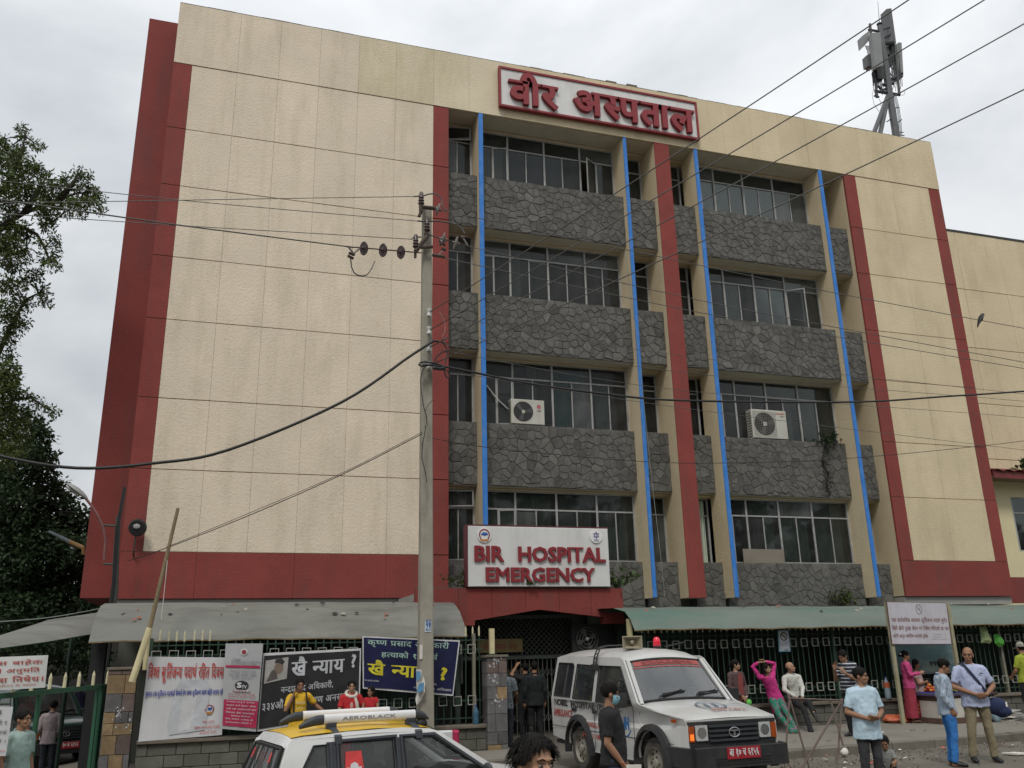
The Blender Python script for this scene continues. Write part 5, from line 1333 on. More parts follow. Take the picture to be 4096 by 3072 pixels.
print_on([('नेपाल सरकार', .75, .9, .165, .2), ('स्वास्थ्य तथा जनसंख्या मन्त्रालय', .66, .97, .095, .14), ('काठमाडौं नेपाल', .72, .93, .035, .075)], fn, 0, 0, 0, 0, PRED, t)
patch(t, 'emblem_ring', EMR, fb, ellp(.83, .335, .056, .056)); f_e = lambda u, v: fb(u, v)+V((0, -.004, 0)); patch(t, 'emblem_field', PWH, f_e, ellp(.83, .335, .043, .041)); patch(t, 'emblem_mountain', EMB, fn, [(.795, .335), (.815, .362), (.83, .352), (.85, .366), (.868, .34), (.84, .32)]); patch(t, 'emblem_ribbon', EMO, fn, [(.785, .30), (.875, .305), (.855, .275), (.805, .27)])
t, fn, fb = sheet('roll_up_banner', 'narrow grey and crimson conference banner between the white and the black banner', f1((1815, 350), 17.7), f1((2117, 350), 17.7), f1((2060, 1060), 17.7), f1((1780, 1035), 17.7), mat('grey_vinyl', (.36, .365, .37), .45, .08, 2), 8, 12, .012)
CRIM = mat('print_crimson', (.36, .02, .07), .6)
patch(t, 'crimson_field', CRIM, fb, rectp(.03, .99, .04, .34)); patch(t, 'crimson_strip', CRIM, fb, rectp(.03, .97, .715, .742))
patch(t, 'crest', PWH, fb, ellp(.5, .9, .1, .042)); patch(t, 'crest_mark', EMR, fn, ellp(.5, .9, .06, .025))
print_on([('10th', .22, .42, .80, .83), ('International Conference', .18, .97, .775, .80), ('on Traumatology', .18, .85, .745, .768)], fn, 0, 0, 0, 0, PGRY, t, bold=.02)
print_on([('नेपालका सम्पूर्ण दाजु', .15, .85, .66, .695), ('भाइ दिदी बहिनी सबैमा', .12, .88, .62, .655), ('हार्दिक शुभकामना', .22, .8, .585, .615)], fn, 0, 0, 0, 0, PGRY, t, bold=.01)
patch(t, 'station_logo', PBLK, fb, ellp(.5, .51, .19, .055)); print_on('S', fn, .36, .5, .48, .545, PWH, t, bold=.05); print_on('TV', fn, .5, .64, .475, .515, PWH, t, bold=.03)
patch(t, 'logo_strip', EMR, fb, rectp(.27, .74, .435, .455)); print_on('सगरमाथा', fn, .28, .73, .432, .458, PWH, t, bold=.02)
print_on([('स्वस्थ समाज असल नागरिक', .14, .9, .395, .42), ('शुभकामना मितेरी र शान्ति', .14, .9, .36, .385)], fn, 0, 0, 0, 0, PRED, t)
print_on([('नेपालका सम्पूर्ण नागरिक', .1, .9, .305, .328), ('स्वास्थ्य कर्म सेवामा रहेका', .1, .93, .265, .29), ('जहाँ तहाँ स्वास्थ्यकर्मी काम', .1, .95, .225, .25), ('निरन्तर प्रेस स्वतन्त्रता', .1, .9, .185, .21), ('सगरमाथा टेलिभिजन', .25, .8, .15, .17), ('सेवा समाज आवाज हो', .1, .88, .11, .135), ('शुभकामना मितेरी र', .1, .85, .07, .095)], fn, 0, 0, 0, 0, PWH, t)
t, fn, fb = sheet('cloth_banner', 'black banner with large grey Nagari question and a portrait photo', f2((308, 428), 17.80), f2((1095, 388), 17.80), f2((1082, 915), 17.80), f2((258, 1060), 17.80), PWH)
patch(t, 'black_field', mat('black_vinyl', (.022, .022, .023), .4, .3, 2), fb, rectp(.012, .985, .03, .965))
fp = lambda u, v: fn(u, v)+V((0, -.002, 0))
patch(t, 'portrait', mat('portrait_grey', (.3, .29, .27), .6, .25, 3), fn, [(.03, .60), (.25, .64), (.255, .93), (.03, .90)])
patch(t, 'portrait_face', mat('portrait_brown', (.18, .13, .10), .6), fp, ellp(.165, .79, .045, .08)); patch(t, 'portrait_hair', PBLK, lambda u, v: fp(u, v)+V((0, -.002, 0)), [(.12, .86), (.13, .91), (.19, .92), (.22, .87), (.2, .83), (.16, .86)]); patch(t, 'portrait_shirt', mat('portrait_dark', (.08, .07, .065), .6), fp, [(.05, .62), (.16, .65), (.15, .72), (.12, .78), (.09, .75)])
print_on('खै न्याय', fn, .29, .83, .66, .93, PPALE, t, bold=.03); print_on('?', fn, .90, .95, .71, .92, PPALE, t, bold=.03)
print_on('नन्दप्रसाद अधिकारी,', fn, .20, .72, .44, .56, PPALE, t, bold=.012); print_on('३३४औं दिन आमरण अनसन', fn, .03, .86, .245, .38, PPALE, t, bold=.012)
print_on('२०७१ असोज', fn, .56, .62, .12, .15, PPALE, t)
t, fn, fb = sheet('cloth_banner', 'navy blue banner with yellow Nagari question behind the utility pole', f2((1105, 290), 17.82), f2((1890, 325), 17.82), f2((1835, 772), 17.82), f2((1108, 712), 17.82), PWH)
patch(t, 'navy_field', mat('navy_vinyl', (.010, .012, .055), .4, .3, 2), fb, rectp(.012, .985, .035, .975))
print_on('कृष्ण प्रसाद अधिकारी', fn, .05, .89, .80, .97, PGRN, t, bold=.012); print_on('हत्याको १५ वर्ष', fn, .19, .78, .60, .745, PGRN, t, bold=.012)
print_on('खै न्याय', fn, .05, .69, .27, .56, PYEL, t, bold=.03); print_on('?', fn, .83, .90, .26, .50, PYEL, t, bold=.04)
print_on([('२०७६/०२/२४', .02, .17, .14, .18), ('आयोजक', .70, .8, .16, .21), ('न्याय दिलाउ अभियान', .55, .97, .07, .13)], fn, 0, 0, 0, 0, PPALE, t, bold=.012)

# yard gate at the left: open leaf swung towards the street, with sign boards
yg = thing('yard_gate', 'open dark green yard gate frame with cream spikes at the left edge', 'gate', (-1.95, 18, -.3))
GATEG = mat('gate_green', (.02, .085, .045), .6, .2, 4, dirt=((.04,.04,.03), 6, .4))
hx, hy = -1.97, 18.0; ux, uy = -2.93-hx, 14.5-hy; LN = math.hypot(ux, uy)
gp_ = lambda t_, z, o=0: V((hx+ux*t_ - uy/LN*o*-1, hy+uy*t_, z))
def gt(px, py=2740):
    d = ray(px, py); k = d.x/d.y; return (k*hy-hx)/(ux-k*uy)
def gbeam(t0, t1, z0, z1, w_=.05, name='rail'):
    n_ = V((-uy, ux, 0)).normalized()*w_/2; a, b = gp_(t0, 0), gp_(t1, 0); mb = MB()
    mb.loft([[p_+n_+V((0, 0, z0)), p_-n_+V((0, 0, z0)), p_-n_+V((0, 0, z1)), p_+n_+V((0, 0, z1))] for p_ in (a, b)]); return mb.build(name, GATEG, yg)
gbeam(0, 1.3, 1.40, 1.475); gbeam(0, 1.3, .02, .08)
gbeam(0, .035, -.3, 1.398, .06, 'stile'); gbeam(.07, .085, -.3, 1.398, .05, 'stile'); gbeam(1.27, 1.3, -.3, 1.398, .06, 'stile'); gbeam(.66, .68, .08, 1.398, .05, 'stile')
for px in (199, 258, 314, 371, 427):
    k = gt(px); p_ = gp_(k, 1.475); MB().tube([p_, p_+V((0, 0, .17)), p_+V((0, 0, .24))], [.028, .026, .004], 8).build('spike', TIP, yg)
for k in (.75, .9, 1.05, 1.2): p_ = gp_(k, 1.475); MB().tube([p_, p_+V((0, 0, .17)), p_+V((0, 0, .24))], [.028, .026, .004], 8).build('spike', TIP, yg)
dp = thing('gate_post', 'dark post behind the open yard gate', 'post', (-2.15, 18.6, -.4)); MB().box((-2.33, 18.55, -.5), (-2.08, 18.8, 2.5)).build('post', mat('dark_post', (.012, .014, .013), .8), dp)
def board(name, label, TL, TR, BR, BL, m, th=.02, cat='sign'):
    t = thing(name, label, cat, (BL+BR)/2); mb = MB(); P = [BL, BR, TR, TL]; Q = [p_+V((0, th, 0)) for p_ in P]
    mb._add(P+Q, [(0, 1, 2, 3), (7, 6, 5, 4)]+[(i, 4+i, 4+(i+1) % 4, (i+1) % 4) for i in range(4)]); mb.build('board', m, t)
    return t, (lambda u, v, o=.014: BL.lerp(BR, u).lerp(TL.lerp(TR, u), v) + V((0, -o, 0)))
g1 = lambda q, Y: at(*z1(*q), Y=Y)
t, fn = board('notice_board', 'white board with red hand painted Nagari lines on the yard gate', g1((-400, 475), 14.3), g1((387, 443), 14.75), g1((360, 705), 14.75), g1((-400, 745), 14.3), WHITEB)
print_on([('एम्बुलेन्स बाहेक', .08, .955, .70, .90), ('अन्य गाडी अनुमति', .05, .93, .46, .66), ('बिना प्रवेश निषेध।', .03, .975, .21, .41), ('- चि.चि.रा.प्र. वीर अस्पताल -', .45, .93, .09, .16)], fn, 0, 0, 0, 0, mat('sign_paint_red', (.38, .06, .045), .7, .15, 20), t, bold=.012)
t, fn = board('cloth_notice', 'white cloth notice hanging at the lower left edge in front of the gate', g1((-300, 850), 12.9), g1((106, 858), 12.9), g1((45, 1255), 12.9), g1((-330, 1255), 12.9), VIN, .008)
print_on([('सूचना', .3, .8, .80, .92), ('यहाँ गाडी र', .35, .93, .62, .73), ('मोटरसाइकल पार्क', .2, .95, .43, .53), ('गर्न पाइने छैन ।', .2, .95, .26, .36)], fn, 0, 0, 0, 0, PBLK, t); print_on('वीर अस्पताल', fn, .6, .97, .08, .13, PRED, t)
MB().tube([g1((-300, 838), 12.9), g1((76, 832), 12.9)], .018, 6).build('rod', STEELG, t)

# hoarding at the right, its painted board and the no-smoking sign
hd = thing('hoarding', 'white notice board with red and black Nagari lines on two cream posts at the right', 'sign', (15.3, 17.0, .1))
TLh, TRh, BRh, BLh = at(*z4(1197, 15), Y=17.0), at(*z4(1637, 22), Y=17.0), at(*z4(1676, 325), Y=17.0), at(*z4(1238, 326), Y=17.0)
mb = MB(); P = [BLh, BRh, TRh, TLh]; Q = [p_+V((0, .03, 0)) for p_ in P]; mb._add(P+Q, [(0, 1, 2, 3), (7, 6, 5, 4)]+[(i, 4+i, 4+(i+1) % 4, (i+1) % 4) for i in range(4)]); mb.build('board', mat('hoarding_white', (.47, .46, .50), .6, .06, 2, dirt=((.25,.22,.2), 3, .4)), hd)
fr = MB()
for a_, b_ in ((BLh, BRh), (TLh, TRh), (BLh, TLh), (BRh, TRh)): fr.tube([a_+V((0, .012, 0)), b_+V((0, .012, 0))], .014, 6)
fr.build('frame', mat('hoarding_frame', (.13, .07, .06), .8, .3, 8), hd)
for p_ in ((at(*z4(1188, 15), Y=17.06), at(*z4(1292, 880), Y=17.06)), (at(*z4(1640, 25), Y=17.06), at(*z4(1702, 560), Y=17.06))):
    a_, b_ = p_; b_ = V((a_.x+.05, 17.06, .12)); MB().box((a_.x-.02, 17.035, .1), (a_.x+.06, 17.10, a_.z)).build('post', mat('hoarding_post', (.30, .28, .18), .8, .2, 5, dirt=((.12,.09,.05), 6, .6)), hd)
fh = lambda u, v: BLh.lerp(BRh, u).lerp(TLh.lerp(TRh, u), v) + V((0, -.004, 0))
PMAR = mat('sign_paint_maroon', (.17, .05, .05), .7, .3, 20)
print_on([('यस सार्वजनिक स्थानमा सूर्तिजन्य पदार्थ चुरोट,', .04, .985, .49, .645), ('बिडी खैनी गुट्खा सेवन गर्न निषेध गरिएको छ। यस', .03, .985, .30, .445), ('अटेरी कानुन बमोजिम कार्वाही हुनेछ', .03, .61, .125, .25)], fh, 0, 0, 0, 0, PMAR, hd, bold=.008)
print_on([('नेपाल सरकार', .72, .86, .215, .245), ('वीर अस्पताल', .70, .85, .155, .185), ('महाबौद्ध काठमाडौं', .66, .93, .10, .13)], fh, 0, 0, 0, 0, PGRY, hd)
def nosmoke(fn, cx, cy, rx, ry, m, parent, k=.17, dark=None):
    mb = MB(); n = 28
    for i in range(n):
        a0, a1 = 2*math.pi*i/n, 2*math.pi*(i+1)/n; f = 1-k
        mb.quad(fn(cx+rx*math.cos(a0)*f, cy+ry*math.sin(a0)*f), fn(cx+rx*math.cos(a0), cy+ry*math.sin(a0)), fn(cx+rx*math.cos(a1), cy+ry*math.sin(a1)), fn(cx+rx*math.cos(a1)*f, cy+ry*math.sin(a1)*f))
    c_, s_ = math.cos(R(-45)), math.sin(R(-45)); w_ = k*.55
    mb.quad(*[fn(cx+rx*(c_*a - s_*b), cy+ry*(s_*a + c_*b)) for a, b in ((-.9, -w_), (.9, -w_), (.9, w_), (-.9, w_))])
    mb.build('prohibition_ring', m, parent, recalc=False)
    d_ = MB(); d_.quad(*[fn(cx+rx*a, cy+ry*b) + V((0, .001, 0)) for a, b in ((-.6, -.1), (.45, .06), (.45, .2), (-.6, .04))]); d_.quad(*[fn(cx+rx*a, cy+ry*b) + V((0, .001, 0)) for a, b in ((.4, .25), (.5, .25), (.4, .6), (.3, .6))]); d_.build('cigarette', dark or m, parent, recalc=False)
nosmoke(fh, .515, .835, .055, .125, PGRY, hd)
mu_ = mat('faded_mural', (.07, .13, .14), .7, .35, 1.2, stretch=(.6, 1, 2.2), dirt=((.26,.24,.15), 1.5, .8, (.8, 1, 2.0)))
pb = thing('painted_board', 'faded teal painted board between the hoarding posts behind the vendors', 'board', (15.6, 17.6, .8))
a_, b_ = at(*z4(1245, 545), Y=17.62), at(*z4(1690, 330), Y=17.62); MB().box((a_.x, 17.6, a_.z-.0), (b_.x, 17.64, 1.9)).build('panel', mu_, pb)
fr = MB(); fr.box((a_.x-.03, 17.585, a_.z-.03), (b_.x+.03, 17.598, a_.z+.02)); fr.box((a_.x-.03, 17.585, 1.88), (b_.x+.03, 17.598, 1.92)); fr.build('frame', mat('mural_frame', (.10, .13, .12), .7), pb)
mk = MB()
for q in range(2):
    c = at(*z4(1530+q*30, 470), Y=17.59); mk.tube([c+V((-.06, 0, .03)), c+V((-.03, 0, .05)), c+V((-.02, 0, -.04)), c+V((.02, 0, .04)), c+V((.05, 0, .02))], .01, 5)
mk.build('bird_marks', PBLK, pb)
t, fn = board('no_smoking_sign', 'small white no smoking sign with blue border hanging on the right fence', at(*z4(389, 222), Y=17.9), at(*z4(470, 220), Y=17.9), at(*z4(486, 382), Y=17.9), at(*z4(399, 384), Y=17.9), mat('sign_blue_border', (.10, .25, .33), .6), .012)
patch(t, 'white_field', mat('sign_white_field', (.46, .48, .5), .6), lambda u, v: fn(u, v, .004), rectp(.07, .93, .05, .94), 2)
nosmoke(lambda u, v: fn(u, v, .005), .5, .70, .33, .2, mat('sign_dark_ring', (.05, .035, .04), .6), t, .22)
print_on([('धुम्रपान निषेध छ', .1, .9, .41, .46), ('NO SMOKING ZONE', .15, .85, .34, .38), ('सूर्तिजन्य पदार्थ', .25, .75, .26, .30), ('वीर अस्पताल', .2, .8, .1, .15)], lambda u, v: fn(u, v, .005), 0, 0, 0, 0, PBLU, t, bold=.01)
patch(t, 'red_mark', PRED, lambda u, v: fn(u, v, .004), rectp(.5, .8, .06, .09), 1)
# ------------------------------------------------------------------ vehicles (built along +x at the origin, then placed)
CARW = mat('white_car_paint', (.47, .47, .455), .32, .04, 2, spec=.5, coat=.3, dirt=((.30,.27,.22), 2.2, .4, (1,1,.6)))
CARW2 = mat('white_taxi_paint', (.62, .62, .61), .28, .03, 2, spec=.5, coat=.4, dirt=((.4,.38,.34), 2, .25, (1,1,.6)))
BLKP = mat('black_plastic', (.022, .023, .025), .55, .2, 5, dirt=((.09,.08,.065), 3, .4, (1,1,1)))
TRIMG = mat('grey_black_trim', (.035, .04, .046), .5, .15, 4)
TYRE = mat('dusty_tyre', (.05, .047, .042), .9, .2, 6, dirt=((.13,.115,.09), 3, .6, (1,1,1)))
RIMM = mat('dusty_rim', (.24, .22, .18), .6, .2, 5, dirt=((.12,.10,.08), 5, .5, (1,1,1)))
SEAT = mat('car_seat', (.05, .04, .04), .9, .2, 4)
INTER = mat('car_interior', (.03, .03, .032), .8, .2, 3)
CGLASS = glass('car_glass', (.42, .47, .48), 1.15, .02, .06)
WSHIELD = glass('windscreen_glass', (.34, .40, .42), 3.4, .03, .10)
LAMPG = mat('headlamp_glass', (.42, .43, .42), .12, .15, 20, spec=.8)
AMBER = mat('amber_lamp', (.32, .06, .01), .3, .1, 10)
AMBON = mat('amber_lamp_lit', (.9, .16, .02), .3, .1, 10, emis=.9)
CHROME = mat('dull_chrome', (.4, .4, .4), .25, .1, 5, metal=.8)
NPLATE = mat('red_number_plate', (.30, .015, .025), .5, .1, 4)
GASK = mat('window_gasket', (.012, .012, .013), .6)
def arch(cx, cz, r, a0, a1, n=10): return [(cx+r*math.cos(R(lerp(a0, a1, i/n))), cz+r*math.sin(R(lerp(a0, a1, i/n)))) for i in range(n+1)]
def wheel(t, x, y, z, r, w_, side):
    ty = MB(); s_ = 1 if side > 0 else -1
    ty.lathe([(r*.62, -w_/2), (r*.9, -w_/2), (r*.985, -w_*.36), (r, -w_*.15), (r, w_*.15), (r*.985, w_*.36), (r*.9, w_/2), (r*.62, w_/2), (r*.6, -w_*.1)], (x, y, z), (0, s_, 0), 28, False)
    wo = ty.build('wheel', TYRE, t, smooth=40)
    rm = MB(); rm.lathe([(r*.635, w_*.46), (r*.60, w_*.50), (r*.56, w_*.30), (r*.40, w_*.26), (r*.33, w_*.38), (r*.2, w_*.40), (r*.17, w_*.52), (r*.1, w_*.55), (.001, w_*.55)], (x, y, z), (0, s_, 0), 24, False)
    rm.build('rim', RIMM, wo, smooth=40)
    hl = MB()
    for k in range(8):
        a = k*math.pi/4; hl.ball((x+r*.47*math.cos(a), y+s_*w_*.30, z+r*.47*math.sin(a)), r*.055, .012, r*.055, 8, 5)
    for k in range(5):
        a = k*2*math.pi/5; hl.ball((x+r*.26*math.cos(a), y+s_*w_*.40, z+r*.26*math.sin(a)), .014, .016, .014, 6, 4)
    tag(hl.build('wheel_nuts', GASK, wo), kind='stuff')
def shell(t, outline, holes, yf, paint, name='body', th=.03, extra=None):
    mb = MB()
    for s_ in (1, -1):
        mb.holed(outline, holes, lambda u, v, d: V((u, s_*(yf(u, v)-d), v)), 0, th)
    if extra: extra(mb)
    return mb.build(name, paint, t, smooth=35)
def side_glass(t, holes, yf, gm, gask=GASK, sides=(1, -1), inset=.012):
    for s_ in sides:
        for h in holes:
            mb = MB(); P = [V((u, s_*(yf(u, v)-inset), v)) for u, v in h]; mb._add(P, [tuple(range(len(P)))]); g_ = mb.build('window', gm, t, recalc=False)
            c = (sum(p[0] for p in h)/len(h), sum(p[1] for p in h)/len(h)); gk = MB()
            Q = [V((u, s_*(yf(u, v)+.004), v)) for u, v in h]; Q.append(Q[0]); gk.tube(Q, .012, 5); gk.build('gasket', gask, g_)
def quad_glass(t, name, P, gm, gask=GASK, r=.02):
    c = sum(P, V((0, 0, 0)))/len(P); n = 8; mb = MB(); vs = []; nn = (P[1]-P[0]).cross(P[3]-P[0]).normalized()
    for j in range(5):
        for i in range(n+1):
            u, v = i/n, j/4; vs.append(P[0].lerp(P[1], u).lerp(P[3].lerp(P[2], u), v) + nn*.05*math.sin(math.pi*u))
    mb._add(vs, [(j*(n+1)+i, j*(n+1)+i+1, (j+1)*(n+1)+i+1, (j+1)*(n+1)+i) for j in range(4) for i in range(n)]); g_ = mb.build(name, gm, t, smooth=True, recalc=False)
    def fn(u, v, o=.004): return P[0].lerp(P[1], u).lerp(P[3].lerp(P[2], u), v) + nn*(.05*math.sin(math.pi*max(0, min(1, u)))+o)
    gk = MB(); pts = [fn(i/10, 0, 0) for i in range(11)]+[fn(1, i/4, 0) for i in range(1, 5)]+[fn(1-i/10, 1, 0) for i in range(1, 11)]+[fn(0, 1-i/4, 0) for i in range(1, 5)]
    gk.tube(pts, r, 6); gk.build('gasket', gask, g_)
    return g_, fn
def sheet3(mb, rows): 
    n = len(rows[0]); mb._add([p for r_ in rows for p in r_], [(i*n+k, i*n+k+1, (i+1)*n+k+1, (i+1)*n+k) for i in range(len(rows)-1) for k in range(n-1)])
def crowned(x, hw, z, cr, n=8): return [V((x, lerp(-hw, hw, i/n), z + cr*(1-(2*i/n-1)**2) - (.02 if i in (0, n) else 0))) for i in range(n+1)]
def seats(t, rows, hw, zs=.62):
    for x in rows:
        for y in (-hw, hw):
            s = MB(); s.cbox((x-.05, y-.22, .3), (x+.42, y+.22, zs-.12), .03); 
            s.loft([[V((x-.03+dx, y+a*.21*k, z)) for a, k in ((-1, 1), (1, 1))]+[V((x-.15+dx, y+a*.21*k, z)) for a, k in ((1, 1), (-1, 1))] for z, dx, k in ((zs-.12, .05, 1), (zs+.25, -.04, 1), (zs+.43, -.09, .85))])
            so = s.build('seat', SEAT, t, smooth=40)
            h = MB(); h.ball((x-.2, y, zs+.54), .06, .13, .10, 10, 7); h.build('headrest', SEAT, so, smooth=True)

def offroader(name, label, paint, loc, rz, ambulance=True):
    t = thing(name, label, 'ambulance' if ambulance else 'car')
    yf = lambda u, v: (.845 if v < .5 else (.865 if v < 1.12 else lerp(.865, .735, (v-1.12)/.7))) - (.125*max(0, (u-2.5)/.67) if v > .45 else 0)
    out = [(-1.12, .48), (-1.13, 1.1), (-1.06, 1.80), (-.9, 1.83), (1.35, 1.80), (1.46, 1.76), (2.02, 1.16), (2.1, 1.13), (3.12, .98), (3.17, .9), (3.17, .50)] + [(2.93, .40)] + arch(2.425, .36, .44, 5, 175) + [(1.9, .34), (.52, .34)] + arch(0, .36, .44, 5, 175) + [(-.5, .42)]
    holes = [[(-1.0, 1.16), (-.33, 1.15), (-.30, 1.66), (-.36, 1.70), (-.94, 1.71)], [(-.22, 1.14), (.52, 1.13), (.52, 1.67), (-.18, 1.69)], [(.66, 1.12), (1.88, 1.11), (1.80, 1.2), (1.40, 1.66), (.66, 1.67)]]
    def ex(mb):
        sheet3(mb, [crowned(x, hw, z, cr) for x, hw, z, cr in ((-1.10, .70, 1.79, .0), (-1.09, .735, 1.82, .06), (-.9, .735, 1.83, .10), (.3, .735, 1.84, .115), (1.2, .73, 1.81, .11), (1.40, .70, 1.77, .075), (1.45, .68, 1.74, .05))])
        sheet3(mb, [crowned(x, hw, z, cr) for x, hw, z, cr in ((1.95, .80, 1.14, .03), (2.1, .85, 1.13, .045), (2.6, .84, 1.07, .05), (3.05, .755, 1.0, .04), (3.14, .735, .96, .02))])
        mb.loft([[V((-1.10+(z-.5)*.02, y, z)) for y in (-hw, hw)]+[V((-1.07+(z-.5)*.02, y, z)) for y in (hw, -hw)] for z, hw in ((.5, .83), (1.12, .85), (1.80, .72))]); mb.box((1.9, -.80, .5), (1.95, .80, 1.14)); mb.box((3.12, -.735, .62), (3.14, .735, .97))
    shell(t, out, holes, yf, paint, extra=ex)
    side_glass(t, holes, yf, CGLASS)
    MB().box((-1.08, -.80, .36), (3.0, .80, .42)).build('floor', INTER, t)
    for cx in (0, 2.425):
        for s_ in (1, -1):
            fl = MB()
            P = arch(cx, .36, .45, -12, 192, 14); Q = arch(cx, .36, .53, -8, 188, 14)
            for (a, b), (c_, d) in zip(zip(P, P[1:]), zip(Q, Q[1:])):
                fl.loft([[V((a[0], s_*.80, a[1])), V((a[0], s_*.93, a[1])), V((c_[0], s_*.90, c_[1])), V((c_[0], s_*.84, c_[1]))], [V((b[0], s_*.80, b[1])), V((b[0], s_*.93, b[1])), V((d[0], s_*.90, d[1])), V((d[0], s_*.84, d[1]))]], False)
            fl.build('wheel_arch', BLKP if ambulance else paint, t)
    for cx in (0, 2.425):
        for s_ in (1, -1): wheel(t, cx, s_*.74, .355, .355, .22, s_)
        MB().tube([(cx, -.7, .33), (cx, .7, .33)], .07, 8).build('axle', BLKP, t)
        for s_ in (1, -1): MB().box((cx-.5, s_*.60-.02, .36), (cx+.5, s_*.60+.02, .9)).build('inner_arch', GASK, t)
    # front: grille with slats, lamps, bumper, plate
    gr = MB().cbox((3.135, -.73, .63), (3.17, .73, .945), .004).build('grille_panel', BLKP, t)
    for k in range(4): MB().cbox((3.165, -.40, .68+k*.062), (3.20, .40, .71+k*.062), .005).build('grille_slat', TRIMG, gr)
    MB().box((3.155, -.46, .65), (3.172, .46, .93)).build('grille_recess', GASK, gr)
    lg = MB(); lg.tube([(3.205, .085*math.cos(a*math.pi/12), .79+.062*math.sin(a*math.pi/12)) for a in range(25)], .008, 6); lg.box((3.2, -.06, .805), (3.21, .06, .822)); lg.box((3.2, -.012, .74), (3.21, .012, .81)); lg.build('badge', CHROME, gr)
    for s_ in (1, -1):
        a, b = sorted((s_*.43, s_*.615)); h = MB().cbox((3.15, a, .70), (3.195, b, .90), .012).build('headlight', LAMPG, t); 
        MB().lathe([(.001, 0), (.05, .0), (.075, .02)], (3.175, s_*.522, .80), (1, 0, 0), 14).build('reflector', CHROME, h)
        a, b = sorted((s_*.64, s_*.722)); i_ = MB().cbox((3.11, a, .69), (3.185, b, .89), .012).build('indicator', AMBER, t)
        if ambulance and s_ < 0: MB().cbox((3.18, a+.015, .71), (3.19, b-.012, .79), .008).build('lit_bulb', AMBON, i_)
        MB().box((2.88, s_*.80-.012, .93), (2.98, s_*.80+.012, .975)).build('side_repeater', AMBER, t)
    bu = MB(); bu.loft([[V((x, y*s, z)) for y, z in ((.75, .36), (.75, .62))]+[V((x2, y*s, z)) for y, z in ((.74, .62), (.74, .36))] for s, x, x2 in ((-1, 3.12, 3.38), (1, 3.12, 3.38))])
    bu.loft([[V((2.88, -.90, z)) for z in (.37, .62)]+[V((2.88, -.80, z)) for z in (.62, .37)], [V((3.30, -.80, z)) for z in (.37, .62)]+[V((3.30, -.70, z)) for z in (.62, .37)]]); bu.loft([[V((2.88, .90, z)) for z in (.37, .62)]+[V((2.88, .80, z)) for z in (.62, .37)], [V((3.30, .80, z)) for z in (.37, .62)]+[V((3.30, .70, z)) for z in (.62, .37)]])
    bo = bu.build('bumper', BLKP, t)
    for k in range(3): MB().box((3.37, -.45, .40+k*.035), (3.385, .45, .415+k*.035)).build('air_slot', GASK, bo)
    pl = MB().box((3.38, -.27, .47), (3.395, .27, .62)).build('number_plate', NPLATE, t)
    print_on('बा १० च ६१५६', lambda u, v: V((3.398, lerp(-.24, .24, u), lerp(.495, .60, v))), 0, 1, 0, 1, PWH, pl, 'plate_lettering', .03)
    # windscreen
    P = [V((1.97, .77, 1.16)), V((1.97, -.77, 1.16)), V((1.45, -.665, 1.73)), V((1.45, .665, 1.73))]
    P = [P[1], P[0], P[3], P[2]]
    ws, wf_ = quad_glass(t, 'windscreen', P, WSHIELD)
    for s_ in (1, -1): MB().loft([[V((2.0+dx, s_*(.80-q*.02+dy), 1.14)) for dx, dy in ((-.05, 0), (.03, 0), (.03, -.06), (-.05, -.06))] for q in (0,)]+[[V((1.44+dx, s_*(.70+dy), 1.76)) for dx, dy in ((-.05, 0), (.03, 0), (.03, -.06), (-.05, -.06))]]).build('windscreen_pillar', paint, t)
    for y0, y1 in ((-.5, -.02), (.15, .62)):
        wi = MB(); u0, u1 = (y0+.77)/1.54, (y1+.77)/1.54
        wi.tube([wf_(u0, -.05, .02), wf_(u0+.04, .05, .04), wf_(u1, .17, .035)], .010, 5); wi.tube([wf_(lerp(u0, u1, .25), .10, .03), wf_(u1+.04, .16, .02)], .013, 5); wi.build('wiper', GASK, t)
    MB().box((1.5, -.70, .95), (1.93, .70, 1.12)).build('dashboard', INTER, t)
    sw = MB(); sw.tube([(1.42+.08*math.sin(a*math.pi/10), -.36+.18*math.cos(a*math.pi/10), 1.12+.16*math.sin(a*math.pi/10)) for a in range(21)], .013, 6); sw.build('steering_wheel', GASK, t)
    seats(t, (.75, -.25), .38, .80)
    for s_ in (1, -1):
        mi = MB(); mi.tube([(1.72, s_*.84, 1.14), (1.75, s_*.98, 1.18)], .018, 6); mi.cbox((1.70, min(s_*.90, s_*1.12), 1.08), (1.80, max(s_*.90, s_*1.12), 1.29), .03); mi.build('mirror', BLKP, t, smooth=40)
    for x in (-.15, .62):
        for s_ in (1, -1): MB().cbox((x-.09, s_*.868-.014, .93), (x+.05, s_*.868+.014, .985), .008).build('door_handle', BLKP, t)
    for s_ in (1, -1):
        sm = MB()
        for x in (-.27, .59, 1.90):
            sm.box((x-.004, s_*.866-.003, .42), (x+.004, s_*.866+.003, 1.10))
        sm.box((-1.1, s_*.868-.003, .655), (3.0, s_*.868+.003, .663))
        sm.build('door_gap', GASK, t)
    if ambulance:
        sf = lambda u, v: V((u, -yf(u, v)-.004, v))
        BKL = mat('black_lettering', (.02, .02, .022), .6); RDL = mat('faded_red_lettering', (.33, .05, .04), .7, .35, 25)
        print_on([('NOBEL', -.98, -.42, .995, 1.105), ('HOSPITAL', -.30, .62, .985, 1.095), ('(P.) LTD.', .70, 1.52, .97, 1.085)], sf, 0, 0, 0, 0, BKL, t, bold=.035)
        print_on([('AMBULANCE', -1.03, -.26, .82, .94)], sf, 0, 0, 0, 0, RDL, t, bold=.03)
        print_on([('SINAMANGAL, KATHMANDU', .10, 1.28, .70, .79), ('PH.-4110840, 4110842', .14, 1.55, .53, .62)], sf, 0, 0, 0, 0, RDL, t, bold=.03)
